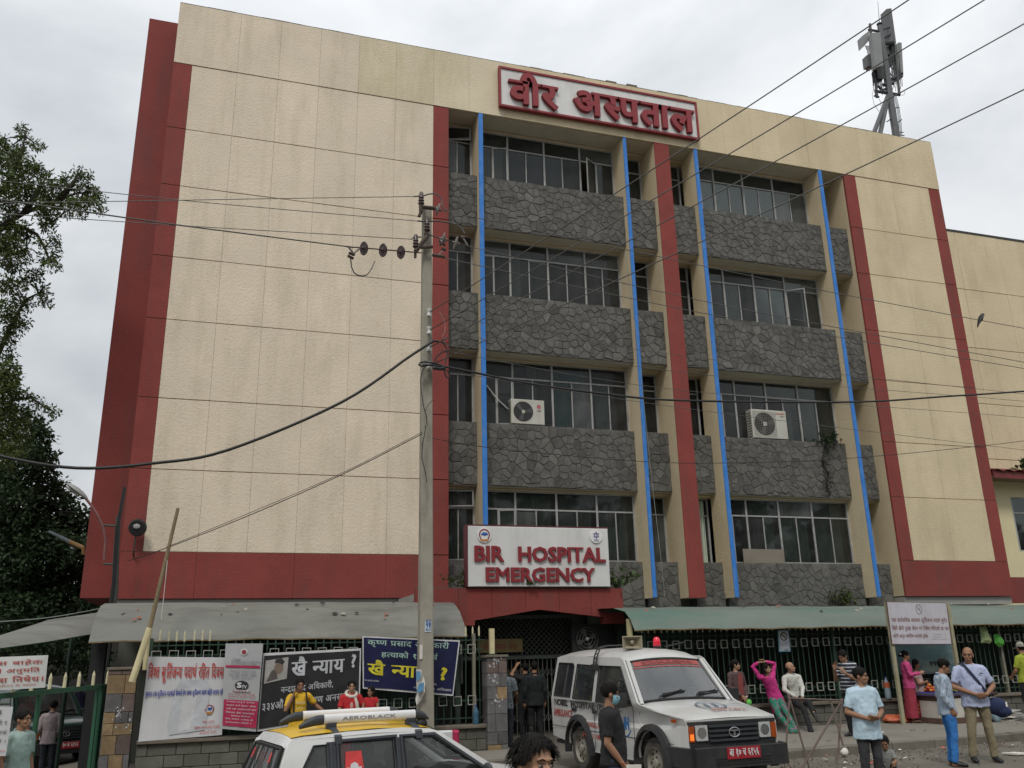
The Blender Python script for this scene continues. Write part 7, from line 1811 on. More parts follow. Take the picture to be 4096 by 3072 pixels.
def striped(name, a, b, sc, axis='Z', thr=.5, var=.1):
    """woven cloth with stripes"""
    if name in MATS: return MATS[name]
    m = CL(name, a, var); t = m.node_tree; bs = t.nodes['Principled BSDF']; src = bs.inputs['Base Color'].links[0].from_socket
    tcn = t.nodes.new('ShaderNodeTexCoord'); sp = t.nodes.new('ShaderNodeSeparateXYZ'); t.links.new(tcn.outputs['Object'], sp.inputs[0])
    mu = t.nodes.new('ShaderNodeMath'); mu.operation = 'MULTIPLY'; mu.inputs[1].default_value = sc; t.links.new(sp.outputs[axis], mu.inputs[0])
    fr = t.nodes.new('ShaderNodeMath'); fr.operation = 'FRACT'; t.links.new(mu.outputs[0], fr.inputs[0])
    gt_ = t.nodes.new('ShaderNodeMath'); gt_.operation = 'GREATER_THAN'; gt_.inputs[1].default_value = thr; t.links.new(fr.outputs[0], gt_.inputs[0])
    mx = t.nodes.new('ShaderNodeMix'); mx.data_type = 'RGBA'; t.links.new(gt_.outputs[0], mx.inputs['Factor']); t.links.new(src, mx.inputs['A']); mx.inputs['B'].default_value = (*b, 1); t.links.new(mx.outputs['Result'], bs.inputs['Base Color'])
    return m
def spotted(name, a, b, sc=22, thr=.56):
    if name in MATS: return MATS[name]
    m = CL(name, a); t = m.node_tree; bs = t.nodes['Principled BSDF']; src = bs.inputs['Base Color'].links[0].from_socket
    tcn = t.nodes.new('ShaderNodeTexCoord'); n = t.nodes.new('ShaderNodeTexVoronoi'); n.inputs['Scale'].default_value = sc; t.links.new(tcn.outputs['Object'], n.inputs['Vector'])
    gt_ = t.nodes.new('ShaderNodeMath'); gt_.operation = 'LESS_THAN'; gt_.inputs[1].default_value = thr-.2; t.links.new(n.outputs['Distance'], gt_.inputs[0])
    mx = t.nodes.new('ShaderNodeMix'); mx.data_type = 'RGBA'; t.links.new(gt_.outputs[0], mx.inputs['Factor']); t.links.new(src, mx.inputs['A']); mx.inputs['B'].default_value = (*b, 1); t.links.new(mx.outputs['Result'], bs.inputs['Base Color'])
    return m
def foot(px, py, Y): p = at(px, py, Y=Y); return p
# far left
p = at(84, 2806, Y=13.5)
person('man in a pale teal shirt behind the hanging white notice at the left edge', (p.x+.05, 13.5, gz(p.x)), R(55), 1.71, None, (10, 0, 0), 'short', 0, CL('pale_teal', (.25, .34, .31)), 'short', .78, BLKC, shoe=SHOEB)
p = at(218, 2800, Y=22.4)
person('young man in a pinkish grey shirt seen from behind before the yard car', (p.x, 22.4, -.61), R(168), 1.68, {'elL': (.23, .06, 1.1), 'wrL': (.2, -.08, .92)}, (0, 12, 0), 'short', 0, CL('pinkish_grey', (.30, .25, .255)), 'half', .80, JEAN, shoe=SHOEB)
p = at(327, 2760, Y=36)
person('distant man in dark purple and black walking away in the yard', (p.x, 36, -.62), R(175), 1.7, {'knR': (-.1, -.14, .5), 'anR': (-.1, -.05, .085), 'knL': (.1, .0, .49), 'anL': (.1, .2, .1)}, (0, 0, 0), 'short', 2, CL('dark_purple', (.03, .028, .07)), 'long', .8, BLKC, shoe=SHOEB)
# left pavement
def ex_yellow(t, J, h_, s, Hm):
    MB().cbox((-.006, -.04, -.07), (.006, .04, .07), .004).build('phone', BLKC, t).location = J['wrR']+V((.035, -.02, .11))*s
    st = MB()
    for x in (-.12, .12): st.tube([V((x, .12, 1.42))*s, V((x, -.02, 1.445))*s, V((x, -.105, 1.33))*s, V((x*1.08, -.135, 1.1))*s, V((x*1.15, -.06, .98))*s], .014, 6)
    st.cbox((-.17*s, .13*s, .98*s), (.17*s, .30*s, 1.42*s), .03); st.build('backpack', BLKC, t)
    pr = MB()
    for q in range(5): pr.box(((-.085+q*.035)*s, -.1505*s, 1.245*s), ((-.067+q*.035)*s, -.149*s, 1.285*s))
    for q in range(9): pr.box(((-.09+q*.02)*s, -.150*s, 1.165*s), ((-.078+q*.02)*s, -.1485*s, 1.18*s))
    pr.build('shirt_print', CL('print_cream', (.5, .45, .3)), t)
p = at(1200, 2716, Y=17.0)
person('person in a yellow T-shirt with a backpack talking on a phone before the black banner', (p.x, 16.95, -.10), R(8), 1.6, {'elR': (-.27, -.09, 1.14), 'wrR': (-.13, -.11, 1.42), 'elL': (.33, .03, 1.2), 'wrL': (.55, -.02, 1.02), 'shL': (.18, .02, 1.375)}, (0, 5, 0), 'short', 0, CL('yellow', (.55, .33, .02)), 'short', .76, JEAN, shoe=SHOEB, hands=(((.25, .05, 1), (.9, -.2, 0)), ((1, -.1, -.3), (0, 0, -1))), topname='t_shirt', female=True, extras=ex_yellow)
def ex_scarf(t, J, h_, s, Hm):
    sc = MB(); n = J['neck']
    sc.tube([n+V((.105*math.sin(a), .0-.115*math.cos(a), -.005-.055*math.cos(a)))*s for a in [R(-175+q*350/16) for q in range(17)]], .036*s, 8)
    sc.tube([n+V((.06, -.11, -.08))*s, n+V((.10, -.14, -.20))*s, n+V((.12, -.14, -.36))*s], [.034*s, .04*s, .03*s], 8)
    sc.build('scarf', CL('cream_scarf', (.52, .48, .41)), t, smooth=50)
    MB().ball(n+V((-.01, -.155, -.24))*s, .035*s, .012*s, .08*s).build('embroidery', CL('pale_pink', (.45, .27, .24)), t, smooth=True)
RED1 = CL('red', (.36, .015, .02)); RED2 = CL('deep_red', (.30, .012, .02))
p = at(*z2(1020, 650), Y=17.2)
person('smiling woman in red with a cream scarf holding a small child', (p.x, 17.2, -.08), R(2), 1.52, {'elR': (-.25, -.06, 1.12), 'wrR': (-.0, -.22, 1.04), 'elL': (.27, -.06, 1.12), 'wrL': (.16, -.25, 1.06)}, (-5, 5, 0), 'bun', 1, RED1, 'short', .72, RED2, 'skirt', SHOES, 1.12, .02, female=True, hands=(((1, -.15, -.05), (0, .3, 1)), ((-.6, -.7, .1), (0, 0, 1))), topname='kurta', extras=ex_scarf)
p = at(*z2(1165, 692), Y=16.95)
SIT = {'pelvis': (0, 0, .42), 'waist': (0, 0, .58), 'chest': (0, .01, .84), 'neck': (0, .02, 1.06), 'head': (0, -.01, 1.24), 'shR': (-.17, .02, 1.0), 'shL': (.17, .02, 1.0), 'hipR': (-.1, 0, .42), 'hipL': (.1, 0, .42), 'knR': (-.14, -.36, .48), 'knL': (.14, -.36, .48), 'anR': (-.14, -.42, .1), 'anL': (.14, -.42, .1), 'elR': (-.24, -.04, .76), 'wrR': (-.2, -.22, .62), 'elL': (.24, -.04, .76), 'wrL': (.2, -.22, .62)}
person('small dark haired child in red held in the arms of the woman with the scarf', (p.x+.02, 16.92, p.z-.82), R(-25), 1.0, SIT, (-20, 0, 0), 'bob', 0, RED1, 'cap', .80, RED2, cat='child', k_head=1.25, topname='dress', shoe=SHOES)
# foreground head
p = at(*ze(1325, 1262), Y=4.3)
person('young man with tousled black hair close to the camera, cut off below the eyes', (p.x+.0, 4.34, p.z-1.735), R(12), 1.70, None, (6, -4, 4), 'messy', 1, CL('navy', (.03, .035, .06)), 'short', .8, JEAN, shoe=SHOEB, detail=True, k_head=1.07)
# man with mask
def ex_mask(t, J, h_, s, Hm):
    m = MB(); rows = []
    for z, r0, r1 in ((-.008, .060, .100), (-.025, .066, .112), (-.05, .066, .112), (-.08, .060, .100), (-.108, .045, .08)):
        rows.append([h_(r0*math.sin(a), .0 - r1*math.cos(a)*1.02, z) for a in [R(-80+q*160/10) for q in range(11)]])
    sheet3(m, rows)
    for sx in (-1, 1): m.tube([h_(sx*.062, -.02, -.015), h_(sx*.078, .018, .015), h_(sx*.076, .02, -.03), h_(sx*.058, -.015, -.08)], .0022, 4)
    m.build('face_mask', mat('mask_blue', (.20, .42, .50), .8, .08, 20), t, smooth=True, recalc=False)
    pp2 = MB(); w_ = J['wrR']+V((0, -.06, -.05))*s
    pp2.box((w_.x-.02, w_.y-.13, w_.z-.15), (w_.x+.004, w_.y+.03, w_.z+.05)); pp2.build('papers', PAPER, t)
    MB().tube([J['wrR'].lerp(J['elR'], .06)+V((.028*math.cos(a), .028*math.sin(a), 0))*s for a in [q*math.pi/6 for q in range(13)]], .004, 5).build('bracelet', RED1, t)
p = at(*z3(1080, 655), Y=9.5)
person('man in a black T-shirt and blue face mask standing in front of the ambulance', (p.x, 9.5, gz(p.x)), R(68), 1.69, {'elR': (-.21, .06, 1.08), 'wrR': (-.19, -.10, .86), 'elL': (.2, .05, 1.08), 'wrL': (.19, -.1, .87), 'knR': (-.09, -.04, .49), 'anR': (-.1, .0, .085), 'knL': (.09, .0, .49), 'anL': (.1, .10, .09)}, (12, 8, 0), 'short', 0, BLKC, 'short', .84, CL('navy_jeans', (.02, .03, .055)), shoe=SHOEB, belly=.03, bulk=1.06, topname='t_shirt', extras=ex_mask, detail=True)
# in the entrance: clothes darkened in colour for its deep shade
p = at(*ze(1330, 590), Y=18.9)
person('man in a dark jacket seen from behind in the shade of the entrance', (p.x, 19.1, -.07), R(175), 1.73, None, (0, 5, 0), 'short', 0, CL('dark_jacket', (.009, .012, .013)), 'long', .8, BLKC, shoe=SHOEB, bulk=1.1)
p = at(*ze(1010, 560), Y=18.6)
person('man in a pale checked shirt half hidden behind the left entrance pillar', (p.x-.06, 18.6, -.07), R(150), 1.70, {'elR': (-.24, -.03, 1.1), 'wrR': (-.2, -.2, .95)}, (0, 8, 0), 'short', 2, spotted('check_pale', (.13, .15, .16), (.03, .04, .06), 30), 'short', .8, JEAN, shoe=SHOEB)
p = at(*ze(1150, 590), Y=19.6)
person('man with one arm raised in the dark entrance doorway', (p.x+.1, 19.6, -.07), R(-160), 1.7, {'elL': (.3, -.1, 1.45), 'wrL': (.16, -.1, 1.62)}, (0, 5, 0), 'short', 0, BLKC, 'short', .8, BLKC, shoe=SHOEB)
# right pavement
def ex_glasses(t, J, h_, s, Hm):
    g_ = MB()
    for x in (-.031, .031): g_.tube([h_(x+.020*math.cos(a), -.100, .0+.016*math.sin(a)) for a in [q*math.pi/6 for q in range(13)]], .002, 4)
    g_.tube([h_(-.011, -.102, .003), h_(.011, -.102, .003)], .002, 4); g_.build('glasses', GASK, t)
    gb = MB(); w_ = J['wrL']; gb.ball(w_+V((.0, -.06, -.12))*s, .08*s, .03*s, .07*s, 10, 7); gb.build('green_pouch', CL('bright_green', (.12, .45, .08)), t, smooth=True)
    MB().tube([h_(.02, .10, .07), h_(.05, .11, .02)], .012, 6).build('hair_clip', EMW, t)
    MB().tube([J['wrL']+V((.026*math.cos(a), .026*math.sin(a), .01))*s for a in [q*math.pi/6 for q in range(13)]], .006, 5).build('bangle', EMW, t)
MAR = CL('maroon_kurta', (.19, .045, .04)); BRN = CL('brown_cardigan', (.075, .045, .045))
p = at(*z3(2090, 480), Y=16.5)
def ex_mar(t, J, h_, s, Hm):
    ex_glasses(t, J, h_, s, Hm)
    c = MB(); c.loft([[V((x*wd, y, z))*s for x, y in ((-1, -.125), (-.5, -.148), (.5, -.148), (1, -.125), (.5, -.138), (-.5, -.138))] for z, wd in ((.80, .085), (1.07, .075), (1.27, .08), (1.40, .05))]); c.build('kurta_front', MAR, t, smooth=40)
person('woman in a maroon kurta, brown cardigan and glasses holding a green pouch', (p.x, 16.5, .13), R(12), 1.50, {'elR': (-.24, -.01, 1.1), 'wrR': (-.06, -.19, .90), 'elL': (.24, -.01, 1.1), 'wrL': (.08, -.19, .88)}, (45, 0, 0), 'bun', 1, BRN, 'long', .62, BRN, 'skirt', SHOES, 1.02, female=True, hands=(((.6, -.3, -.6), (0, .6, .3)), ((-.5, -.3, -.7), (0, .6, .3))), topname='cardigan', extras=ex_mar)
def ex_phone2(t, J, h_, s, Hm): MB().cbox((-.05, -.03, -.012), (.05, .03, .012), .004).build('phone', mat('gold_phone', (.25, .16, .08), .4), t).location = J['wrR'].lerp(J['wrL'], .35)+V((0, -.02, .05))
PINK = CL('magenta_pink', (.50, .035, .20)); GRNP = spotted('green_pattern', (.02, .14, .09), (.35, .07, .2), 16, .52)
p = at(*z4(300, 460), Y=17.35)
pp0 = at(*z4(545, 1015), Z=.17)
q0 = lambda x, y, Y: at(*z4(x, y), Y=Y)
def world_pose(loc, s, d):
    return {k: ((v-V(loc))*(1/s)) for k, v in d.items()}
loc = (10.95, 17.2, .15); s_ = 1.50/1.70
d = {'pelvis': q0(378, 735, 17.45), 'waist': q0(350, 660, 17.45), 'chest': q0(322, 585, 17.4), 'neck': q0(308, 555, 17.36), 'head': q0(305, 508, 17.3), 'shR': q0(258, 575, 17.4), 'shL': q0(356, 560, 17.4), 'elR': q0(205, 492, 17.42), 'wrR': q0(248, 462, 17.32), 'elL': q0(365, 470, 17.45), 'wrL': q0(300, 455, 17.35), 'hipR': q0(355, 745, 17.4), 'hipL': q0(400, 740, 17.4), 'knR': q0(400, 850, 17.0), 'knL': q0(465, 850, 16.95), 'anR': q0(505, 985, 16.5), 'anL': q0(535, 985, 16.45)}
d['toeR'] = d['anR']+V((.10, -.11, -.05)); d['toeL'] = d['anL']+V((.11, -.10, -.05))
zmin = min(d['anR'].z, d['anL'].z)
person('woman in a magenta kurta leaning on the fence wall with both hands behind her head', loc, 0, 1.50, world_pose(loc, s_, d), (38, -8, 0), 'bob', 1, PINK, 'long', .58, GRNP, 'trousers', SHOES, 1.14, .02, female=True, hands=(((1, 0, .2), (0, 0, -1)), ((-1, 0, .1), (0, 0, -1))), topname='kurta', extras=ex_phone2)
loc = (11.7, 17.2, .15); s_ = 1.60/1.70
WHS = CL('white_shirt', (.52, .52, .47))
d = {'pelvis': q0(515, 725, 17.5), 'waist': q0(505, 665, 17.5), 'chest': q0(490, 590, 17.45), 'neck': q0(484, 545, 17.42), 'head': q0(482, 497, 17.36), 'shR': q0(440, 580, 17.42), 'shL': q0(545, 572, 17.46), 'elR': q0(440, 665, 17.36), 'wrR': q0(520, 718, 17.25), 'elL': q0(575, 655, 17.36), 'wrL': q0(570, 722, 17.22), 'hipR': q0(495, 735, 17.45), 'hipL': q0(545, 735, 17.45), 'knR': q0(580, 800, 16.95), 'knL': q0(625, 765, 16.98), 'anR': q0(640, 980, 16.6), 'anL': q0(655, 830, 16.75)}
d['toeR'] = d['anR']+V((.09, -.10, -.06)); d['toeL'] = d['anL']+V((.02, -.08, -.16))
person('bald old man in a white shirt sitting on the fence wall with crossed legs', loc, 0, 1.60, world_pose(loc, s_, d), (55, -5, 0), 'bald', 1, WHS, 'long', .84, BLKC, 'trousers', SHOEB, hands=(((.8, -.3, -.4), (0, 0, -1)), ((-.2, -.5, -.8), (-1, 0, 0))))
STR = striped('striped_navy', (.025, .03, .05), (.45, .45, .45), 14.5, 'Z', .72)
p = at(*z4(850, 410), Y=15.4)
person('man in a navy and white striped T-shirt looking down behind the man in light blue', (p.x+.12, 15.4, .14), R(-78), 1.66, {'head': (0, -.07, 1.545), 'neck': (0, -.005, 1.43), 'elR': (-.22, -.10, 1.08), 'wrR': (-.1, -.24, 1.30), 'elL': (.23, -.05, 1.1), 'wrL': (.17, -.26, 1.22)}, (0, 28, 0), 'short', 0, STR, 'short', .84, BLKC, shoe=SHOEB, hands=(((.3, .1, 1), (.5, -.5, 0)), ((-.3, -.4, .8), (-.5, 0, 0))), topname='t_shirt')
LBL = CL('light_blue', (.40, .52, .60)); 
p = at(*z4(1005, 530), Y=10.6)
person('man in a light blue short sleeved shirt looking right beside the toddler', (p.x-.02, 10.6, gz(p.x)), R(-12), 1.60, {'elR': (-.26, .02, 1.08), 'wrR': (-.06, -.22, 1.0), 'elL': (.26, .02, 1.08), 'wrL': (.07, -.23, 1.01), 'shR': (-.178, .02, 1.352), 'shL': (.178, .02, 1.352)}, (52, 4, 0), 'short', 0, LBL, 'short', .72, CHAR, shoe=SHOEB, bulk=1.12, belly=.045, hands=(((.9, -.25, .05), (0, .5, .5)), ((-.9, -.25, .05), (0, .5, .5))), detail=True)
SQUAT = dict(SIT); SQUAT.update({'knR': (-.16, -.30, .62), 'knL': (.16, -.30, .62), 'anR': (-.15, -.26, .1), 'anL': (.15, -.26, .1), 'pelvis': (0, .05, .30), 'hipR': (-.1, .05, .30), 'hipL': (.1, .05, .30), 'waist': (0, .04, .46), 'chest': (0, 0, .72), 'neck': (0, -.03, .93), 'head': (0, -.08, 1.10), 'shR': (-.16, -.02, .87), 'shL': (.16, -.02, .87), 'elR': (-.22, -.12, .66), 'wrR': (-.12, -.30, .52), 'elL': (.22, -.12, .66), 'wrL': (.12, -.30, .52)})
p = at(*z4(1197, 1055), Y=10.8)
person('toddler with cropped hair in a grey shirt crouching on the street', (p.x, 10.85, .0), R(-40), .86*1.02, SQUAT, (0, 18, 0), 'short', 0, CL('grey_polo', (.20, .20, .19)), 'short', .8, BLKC, cat='child', k_head=1.5, shoe=SHOEB)
VP = CL('vendor_pink', (.42, .05, .16)); VR = CL('vendor_red', (.27, .03, .05))
def ex_flower(t, J, h_, s, Hm): MB().ball(h_(-.03, .11, .03), .022, .02, .02).build('hair_flower', EMW, t, smooth=True)
p = at(*z4(1315, 380), Y=17.3)
person('vendor woman in a pink blouse and long red skirt standing beside the hoarding post', (p.x, 17.25, .15), R(55), 1.56, {'elR': (-.24, -.03, 1.12), 'wrR': (-.1, -.27, 1.16), 'elL': (.24, -.03, 1.12), 'wrL': (.08, -.28, 1.16)}, (5, 5, 0), 'bun', 0, VP, 'long', .80, VR, 'skirt', SHOES, female=True, hands=(((.3, -.7, .3), (.5, 0, -.3)), ((-.3, -.7, .3), (-.5, 0, -.3))), topname='blouse', extras=ex_flower)
p = at(*z4(1408, 442), Y=17.55)
person('vendor woman in a pale pink top with folded arms behind the fruit stall', (p.x+.02, 17.60, p.z-1.25), R(40), 1.58, {**SIT, 'elR': (-.23, -.05, .78), 'wrR': (.05, -.2, .80), 'elL': (.23, -.05, .78), 'wrL': (-.05, -.22, .82)}, (5, 8, 0), 'bob', 0, CL('pale_pink_top', (.42, .30, .29)), 'cap', .75, CL('dark_shawl', (.16, .05, .06)), 'trousers', SHOES, 1.12, female=True, hands=(((1, -.2, .1), (0, .7, 0)), ((-1, -.2, .1), (0, .7, 0))), topname='blouse')
CHK = striped('fine_blue_check', (.36, .43, .50), (.22, .28, .38), 55, 'X', .6)
BTR = CL('bright_blue_trousers', (.03, .15, .42))
p = at(*z4(1600, 468), Y=12.1)
person('young man in a pale blue checked shirt and bright blue trousers looking down', (p.x-.03, 12.1, 0), R(62), 1.64, {'head': (0, -.055, 1.56), 'elR': (-.22, .09, 1.10), 'wrR': (-.19, -.03, .90), 'elL': (.22, .05, 1.1), 'wrL': (.2, -.1, .9)}, (0, 24, 0), 'short', 0, CHK, 'long', .80, BTR, shoe=SHOEB, hands=(((.1, -.3, -1), (1, 0, 0)), None), detail=True)
def ex_bag(t, J, h_, s, Hm):
    st = MB(); P = [V((-.13, .06, 1.43)), V((-.125, -.04, 1.455)), V((-.07, -.135, 1.33)), V((.02, -.168, 1.18)), V((.12, -.155, 1.03)), V((.20, -.06, .93))]
    P = [q*s for q in P]
    rings = []
    for i, q in enumerate(P):
        d_ = (P[min(i+1, len(P)-1)]-P[max(0, i-1)]).normalized(); w_ = d_.cross(V((0, -1, .2))).normalized()
        rings.append([q+w_*.024*s, q-w_*.024*s, q-w_*.024*s+V((0, .006, 0)), q+w_*.024*s+V((0, .006, 0))])
    st.loft(rings); st.build('bag_strap', CL('navy_strap', (.018, .022, .045)), t)
    bg_ = MB(); bg_.ball(V((.31, .0, .80))*s, .16*s, .11*s, .135*s, 14, 9); bg_.ball(V((.38, -.02, .73))*s, .14*s, .09*s, .09*s, 12, 8)
    bgm = remesh(bg_, .014, 1, 2); wrinkle(bgm, .012, 9, 3); bgm.materials.append(CL('navy_bag', (.016, .025, .07))); link('shoulder_bag', bgm, t)
    MB().box((.40*s, -.118*s, .80*s), (.425*s, -.113*s, .87*s)).build('bag_mark', EMW, t)
    MB().tube([J['wrL'].lerp(J['elL'], .12)+V((.031*math.cos(a), .012*math.sin(a), .031*math.sin(a)))*s for a in [q*math.pi/6 for q in range(13)]], .009, 5).build('watch', BLKC, t)
    MB().box((.075*s, -.150*s, 1.29*s), (.125*s, -.140*s, 1.305*s)).build('pocket_pen', BLKC, t)
p = at(*z4(1775, 355), Y=12.3)
person('bald man in a pale blue shirt and khaki trousers with a navy shoulder bag', (p.x+.03, 12.3, 0), R(-22), 1.80, {'elR': (-.30, .0, 1.10), 'wrR': (-.06, -.21, .99), 'elL': (.31, .0, 1.10), 'wrL': (.10, -.22, .99), 'shR': (-.188, .02, 1.350), 'shL': (.188, .02, 1.350), 'knR': (-.13, -.02, .49), 'anR': (-.16, .02, .085), 'knL': (.13, -.02, .49), 'anL': (.16, .02, .085)}, (-28, 4, 4), 'bald', 0, CL('periwinkle', (.36, .40, .55)), 'short', .80, KHA, shoe=SHOEB, bulk=1.16, belly=.04, hands=(((.9, -.2, -.15), (0, .7, .2)), ((-.9, -.2, -.15), (0, .7, .2))), extras=ex_bag, detail=True)
def ex_cap(t, J, h_, s, Hm):
    c = MB(); n = 16
    c.loft([[h_(r*math.cos(2*math.pi*q/n)*.9, .015+r*1.1*math.sin(2*math.pi*q/n), z) for q in range(n)] for z, r in ((.02, .096), (.07, .094), (.11, .075), (.135, .04), (.14, .01))])
    c.loft([[h_(x, y, z) for x, z in ((-.07, .03), (.07, .03), (.07, .022), (-.07, .022))] for y in (-.09, -.16)]); c.build('cap', CL('grey_cap', (.28, .27, .22)), t, smooth=40)
p = at(*z4(2178, 312), Y=16.0)
person('man in a lime green polo and grey cap seen from behind at the right edge', (p.x, 16.0, .14), R(185), 1.69, {'elL': (.24, -.03, 1.1), 'wrL': (.2, -.18, .98), 'elR': (-.24, -.03, 1.1), 'wrR': (-.2, -.18, .98)}, (-20, 10, 0), 'short', 0, CL('lime', (.26, .31, .03)), 'short', .84, BLKC, shoe=SHOEW, bulk=1.08, extras=ex_cap)
# taxi driver
DR = dict(SIT); 
tp = Matrix.Translation(V((.916, 9.744, -.264))) @ Matrix.Rotation(.2054, 4, 'Z') @ V((.98, -.33, .42))
person('taxi driver in a dark red shirt sitting behind the wheel', (tp.x, tp.y, tp.z-.42), R(90+11.8), 1.55, {**SIT, 'wrR': (-.15, -.45, .85), 'wrL': (.15, -.45, .85), 'elR': (-.22, -.2, .75), 'elL': (.22, -.2, .75), 'pelvis': (0, 0, .36), 'head': (0, 0, 1.18), 'neck': (0, .02, 1.02)}, (0, 0, 0), 'short', 0, CL('wine', (.14, .015, .02)), 'short', .8, BLKC, shoe=SHOEB)
# ------------------------------------------------------------------ stall, barricade, litter and other small things
STW = mat('stained_white_board', (.47, .45, .40), .8, .12, 2.5, dirt=((.24,.2,.14), 3, .45, (1,1,1))); STB = mat('stall_brown_wood', (.10, .06, .045), .85, .25, 5); 
st = thing('fruit_stall', 'white panelled fruit stall with a brown frame in front of the hoarding', 'stall', (15.9, 17.1, .15))
X0, X1, Y0, Y1, ZT = 15.13, 16.75, 16.62, 17.5, .77
MB().box((X0+.02, Y0+.02, .22), (X1-.02, Y1-.02, ZT-.06)).build('carcass', STB, st)
for a, b in ((Y0+.03, Y1-.03),): MB().box((X0-.002, a, .27), (X0+.018, b, ZT-.15)).build('side_panel', STW, st)
MB().box((X0+.02, Y0-.004, .27), (X0+.78, Y0+.018, ZT-.10)).build('front_panel', STW, st); MB().box((X0+.83, Y0-.004, .27), (X1-.02, Y0+.018, ZT-.10)).build('front_panel', STW, st)
MB().box((X0-.03, Y0-.03, ZT-.058), (X1+.03, Y1+.03, ZT)).build('top', STB, st)
MB().box((X0-.012, Y0+.0, .16), (X0+.02, Y1, .268)).build('skirting', STB, st); MB().box((X0+.021, Y0-.012, .16), (X1, Y0+.016, .268)).build('skirting', STB, st)
MB().box((X0-.006, Y1-.30, .27), (X0-.0025, Y1-.20, ZT-.15)).build('red_strip', mat('strip_red', (.30, .02, .035), .7), st)
ym = MB()
for q in range(3): c = V((X0-.007, Y1-.25, .36+q*.08)); ym._add([c+V((0, .03, 0)), c+V((0, 0, .03)), c+V((0, -.03, 0)), c+V((0, 0, -.03))], [(0, 1, 2, 3)])
ym.build('strip_mark', mat('strip_yellow', (.45, .30, .05), .7), st, recalc=False)
MB().tube([(X0-.02, Y1+.03, .14), (X0-.02, Y1+.0, ZT-.06)], .022, 6).build('leg', mat('pale_leg', (.32, .31, .27), .8), st)
for x, y in ((X0+.05, Y0+.05), (X1-.05, Y0+.05), (X1-.05, Y1-.05)): MB().box((x-.03, y-.03, .13), (x+.03, y+.03, .22)).build('leg', STB, st)
tc_ = thing('tablecloth', 'dark blue plastic cloth on the fruit stall', 'cloth', (15.9, 17, ZT)); c_ = MB(); n = 14
sheet3(c_, [[V((lerp(X0-.05, X1+.05, i/n), lerp(Y0-.05, Y1+.05, j/6), ZT+.012+.012*random.random()-(.05 if j in (0, 6) or i in (0, n) else 0))) for i in range(n+1)] for j in range(7)]); c_.build('cloth', mat('blue_plastic', (.02, .035, .16), .5, .2, 4), tc_, smooth=True, recalc=False)
FR = {'orange': mat('fruit_orange', (.55, .17, .03), .5, .15, 9), 'red': mat('fruit_red', (.45, .07, .04), .5, .2, 9), 'cuc': mat('fruit_green_yellow', (.38, .40, .08), .5, .2, 9), 'green': mat('fruit_green', (.06, .2, .06), .5, .2, 9)}
om = MB(); om.lathe([(.001, -.034), (.018, -.031), (.032, -.014), (.036, .0), (.031, .018), (.017, .031), (.004, .029)], (0, 0, 0), (0, 0, 1), 10); om1 = om.mesh('orange', FR['orange'], True); om2 = om.mesh('tomato', FR['red'], True)
cm_ = MB(); cm_.tube([(-.09, 0, 0), (-.05, 0, .012), (0, 0, .016), (.05, 0, .012), (.09, 0, 0)], [.008, .022, .026, .022, .008], 8); cu = cm_.mesh('cucumber', FR['cuc'], True)
for i in range(26):
    a = random.random()*6.28; r_ = random.random()*.17; lay = 0 if i < 15 else (1 if i < 23 else 2); r_ *= (1, .65, .3)[lay]
    o = link('orange' if i % 3 else 'tomato', om1 if i % 3 else om2); o.location = (X0+.34+r_*math.cos(a), Y0+.56+r_*math.sin(a), ZT+.06+lay*.055); o.rotation_euler = (random.random(), random.random(), 0)
    tag(o, 'orange in the heap on the left of the fruit stall' if i % 3 else 'red tomato in the heap of oranges on the fruit stall', 'fruit', 'oranges heaped on the fruit stall' if i % 3 else 'tomatoes among the oranges')
for i in range(14):
    o = link('cucumber', cu); o.location = (X0+.16+.075*i+random.uniform(-.01, .01), Y0+.16+random.uniform(-.03, .03), ZT+.045+.03*(i % 2)); o.rotation_euler = (0, 0, R(70+random.uniform(-15, 15)))
    tag(o, 'yellow green cucumber in the row along the front of the fruit stall', 'vegetable', 'cucumbers in a row on the fruit stall')
pk = MB()
for i in range(16): pk.ball((X0+1.2+random.uniform(-.16, .2), Y0+.3+random.uniform(-.12, .12), ZT+.06+random.uniform(0, .07)), .06, .05, .035, 8, 5)
for i, v in enumerate(pk.v): pk.v[i] = tuple(V(v)+noise.noise_vector(V(v)*14)*.02)
tag(pk.build('wrapped_goods', mat('pink_wrapping', (.42, .16, .18), .6, .35, 9), smooth=True), 'pink wrapped goods heaped on the right half of the stall', 'goods')
# plastic bags, bottles, bundles
def crumple(name, label, c, r, m, cat='bag', n=(14, 9), amp=.35, f=5):
    b = MB(); b.ball(c, *r, *n); cc = V(c)
    for i, v in enumerate(b.v): v = V(v); b.v[i] = tuple(v + (v-cc)*amp*noise.noise(v*f*2) + noise.noise_vector(v*f*3)*.025)
    return tag(b.build(name, m, smooth=35), label, cat)
PLG = mat('green_plastic', (.10, .40, .06), .4, .2, 6); PLY = mat('pale_green_plastic', (.33, .42, .20), .4, .2, 6); PLO = mat('orange_plastic', (.45, .11, .05), .45, .2, 6)
def hang(label, top, pts, m):
    t = thing('plastic_bag', label, 'bag', top); b = MB(); P = [at(*z4(x, y), Y=17.86) for x, y in pts]; c = sum(P, V((0, 0, 0)))/len(P)
    n = len(P); b._add(P+[p_.lerp(c, .45)+V((0, -.07, 0)) for p_ in P]+[c+V((0, -.09, 0))]+[p_.lerp(c, .4)+V((0, .05, 0)) for p_ in P], [(i, (i+1) % n, n+(i+1) % n, n+i) for i in range(n)]+[(n+i, n+(i+1) % n, 2*n) for i in range(n)]+[(i, 2*n+1+i, 2*n+1+(i+1) % n, (i+1) % n) for i in range(n)])
    b.build('bag', m, t, smooth=30, recalc=False)
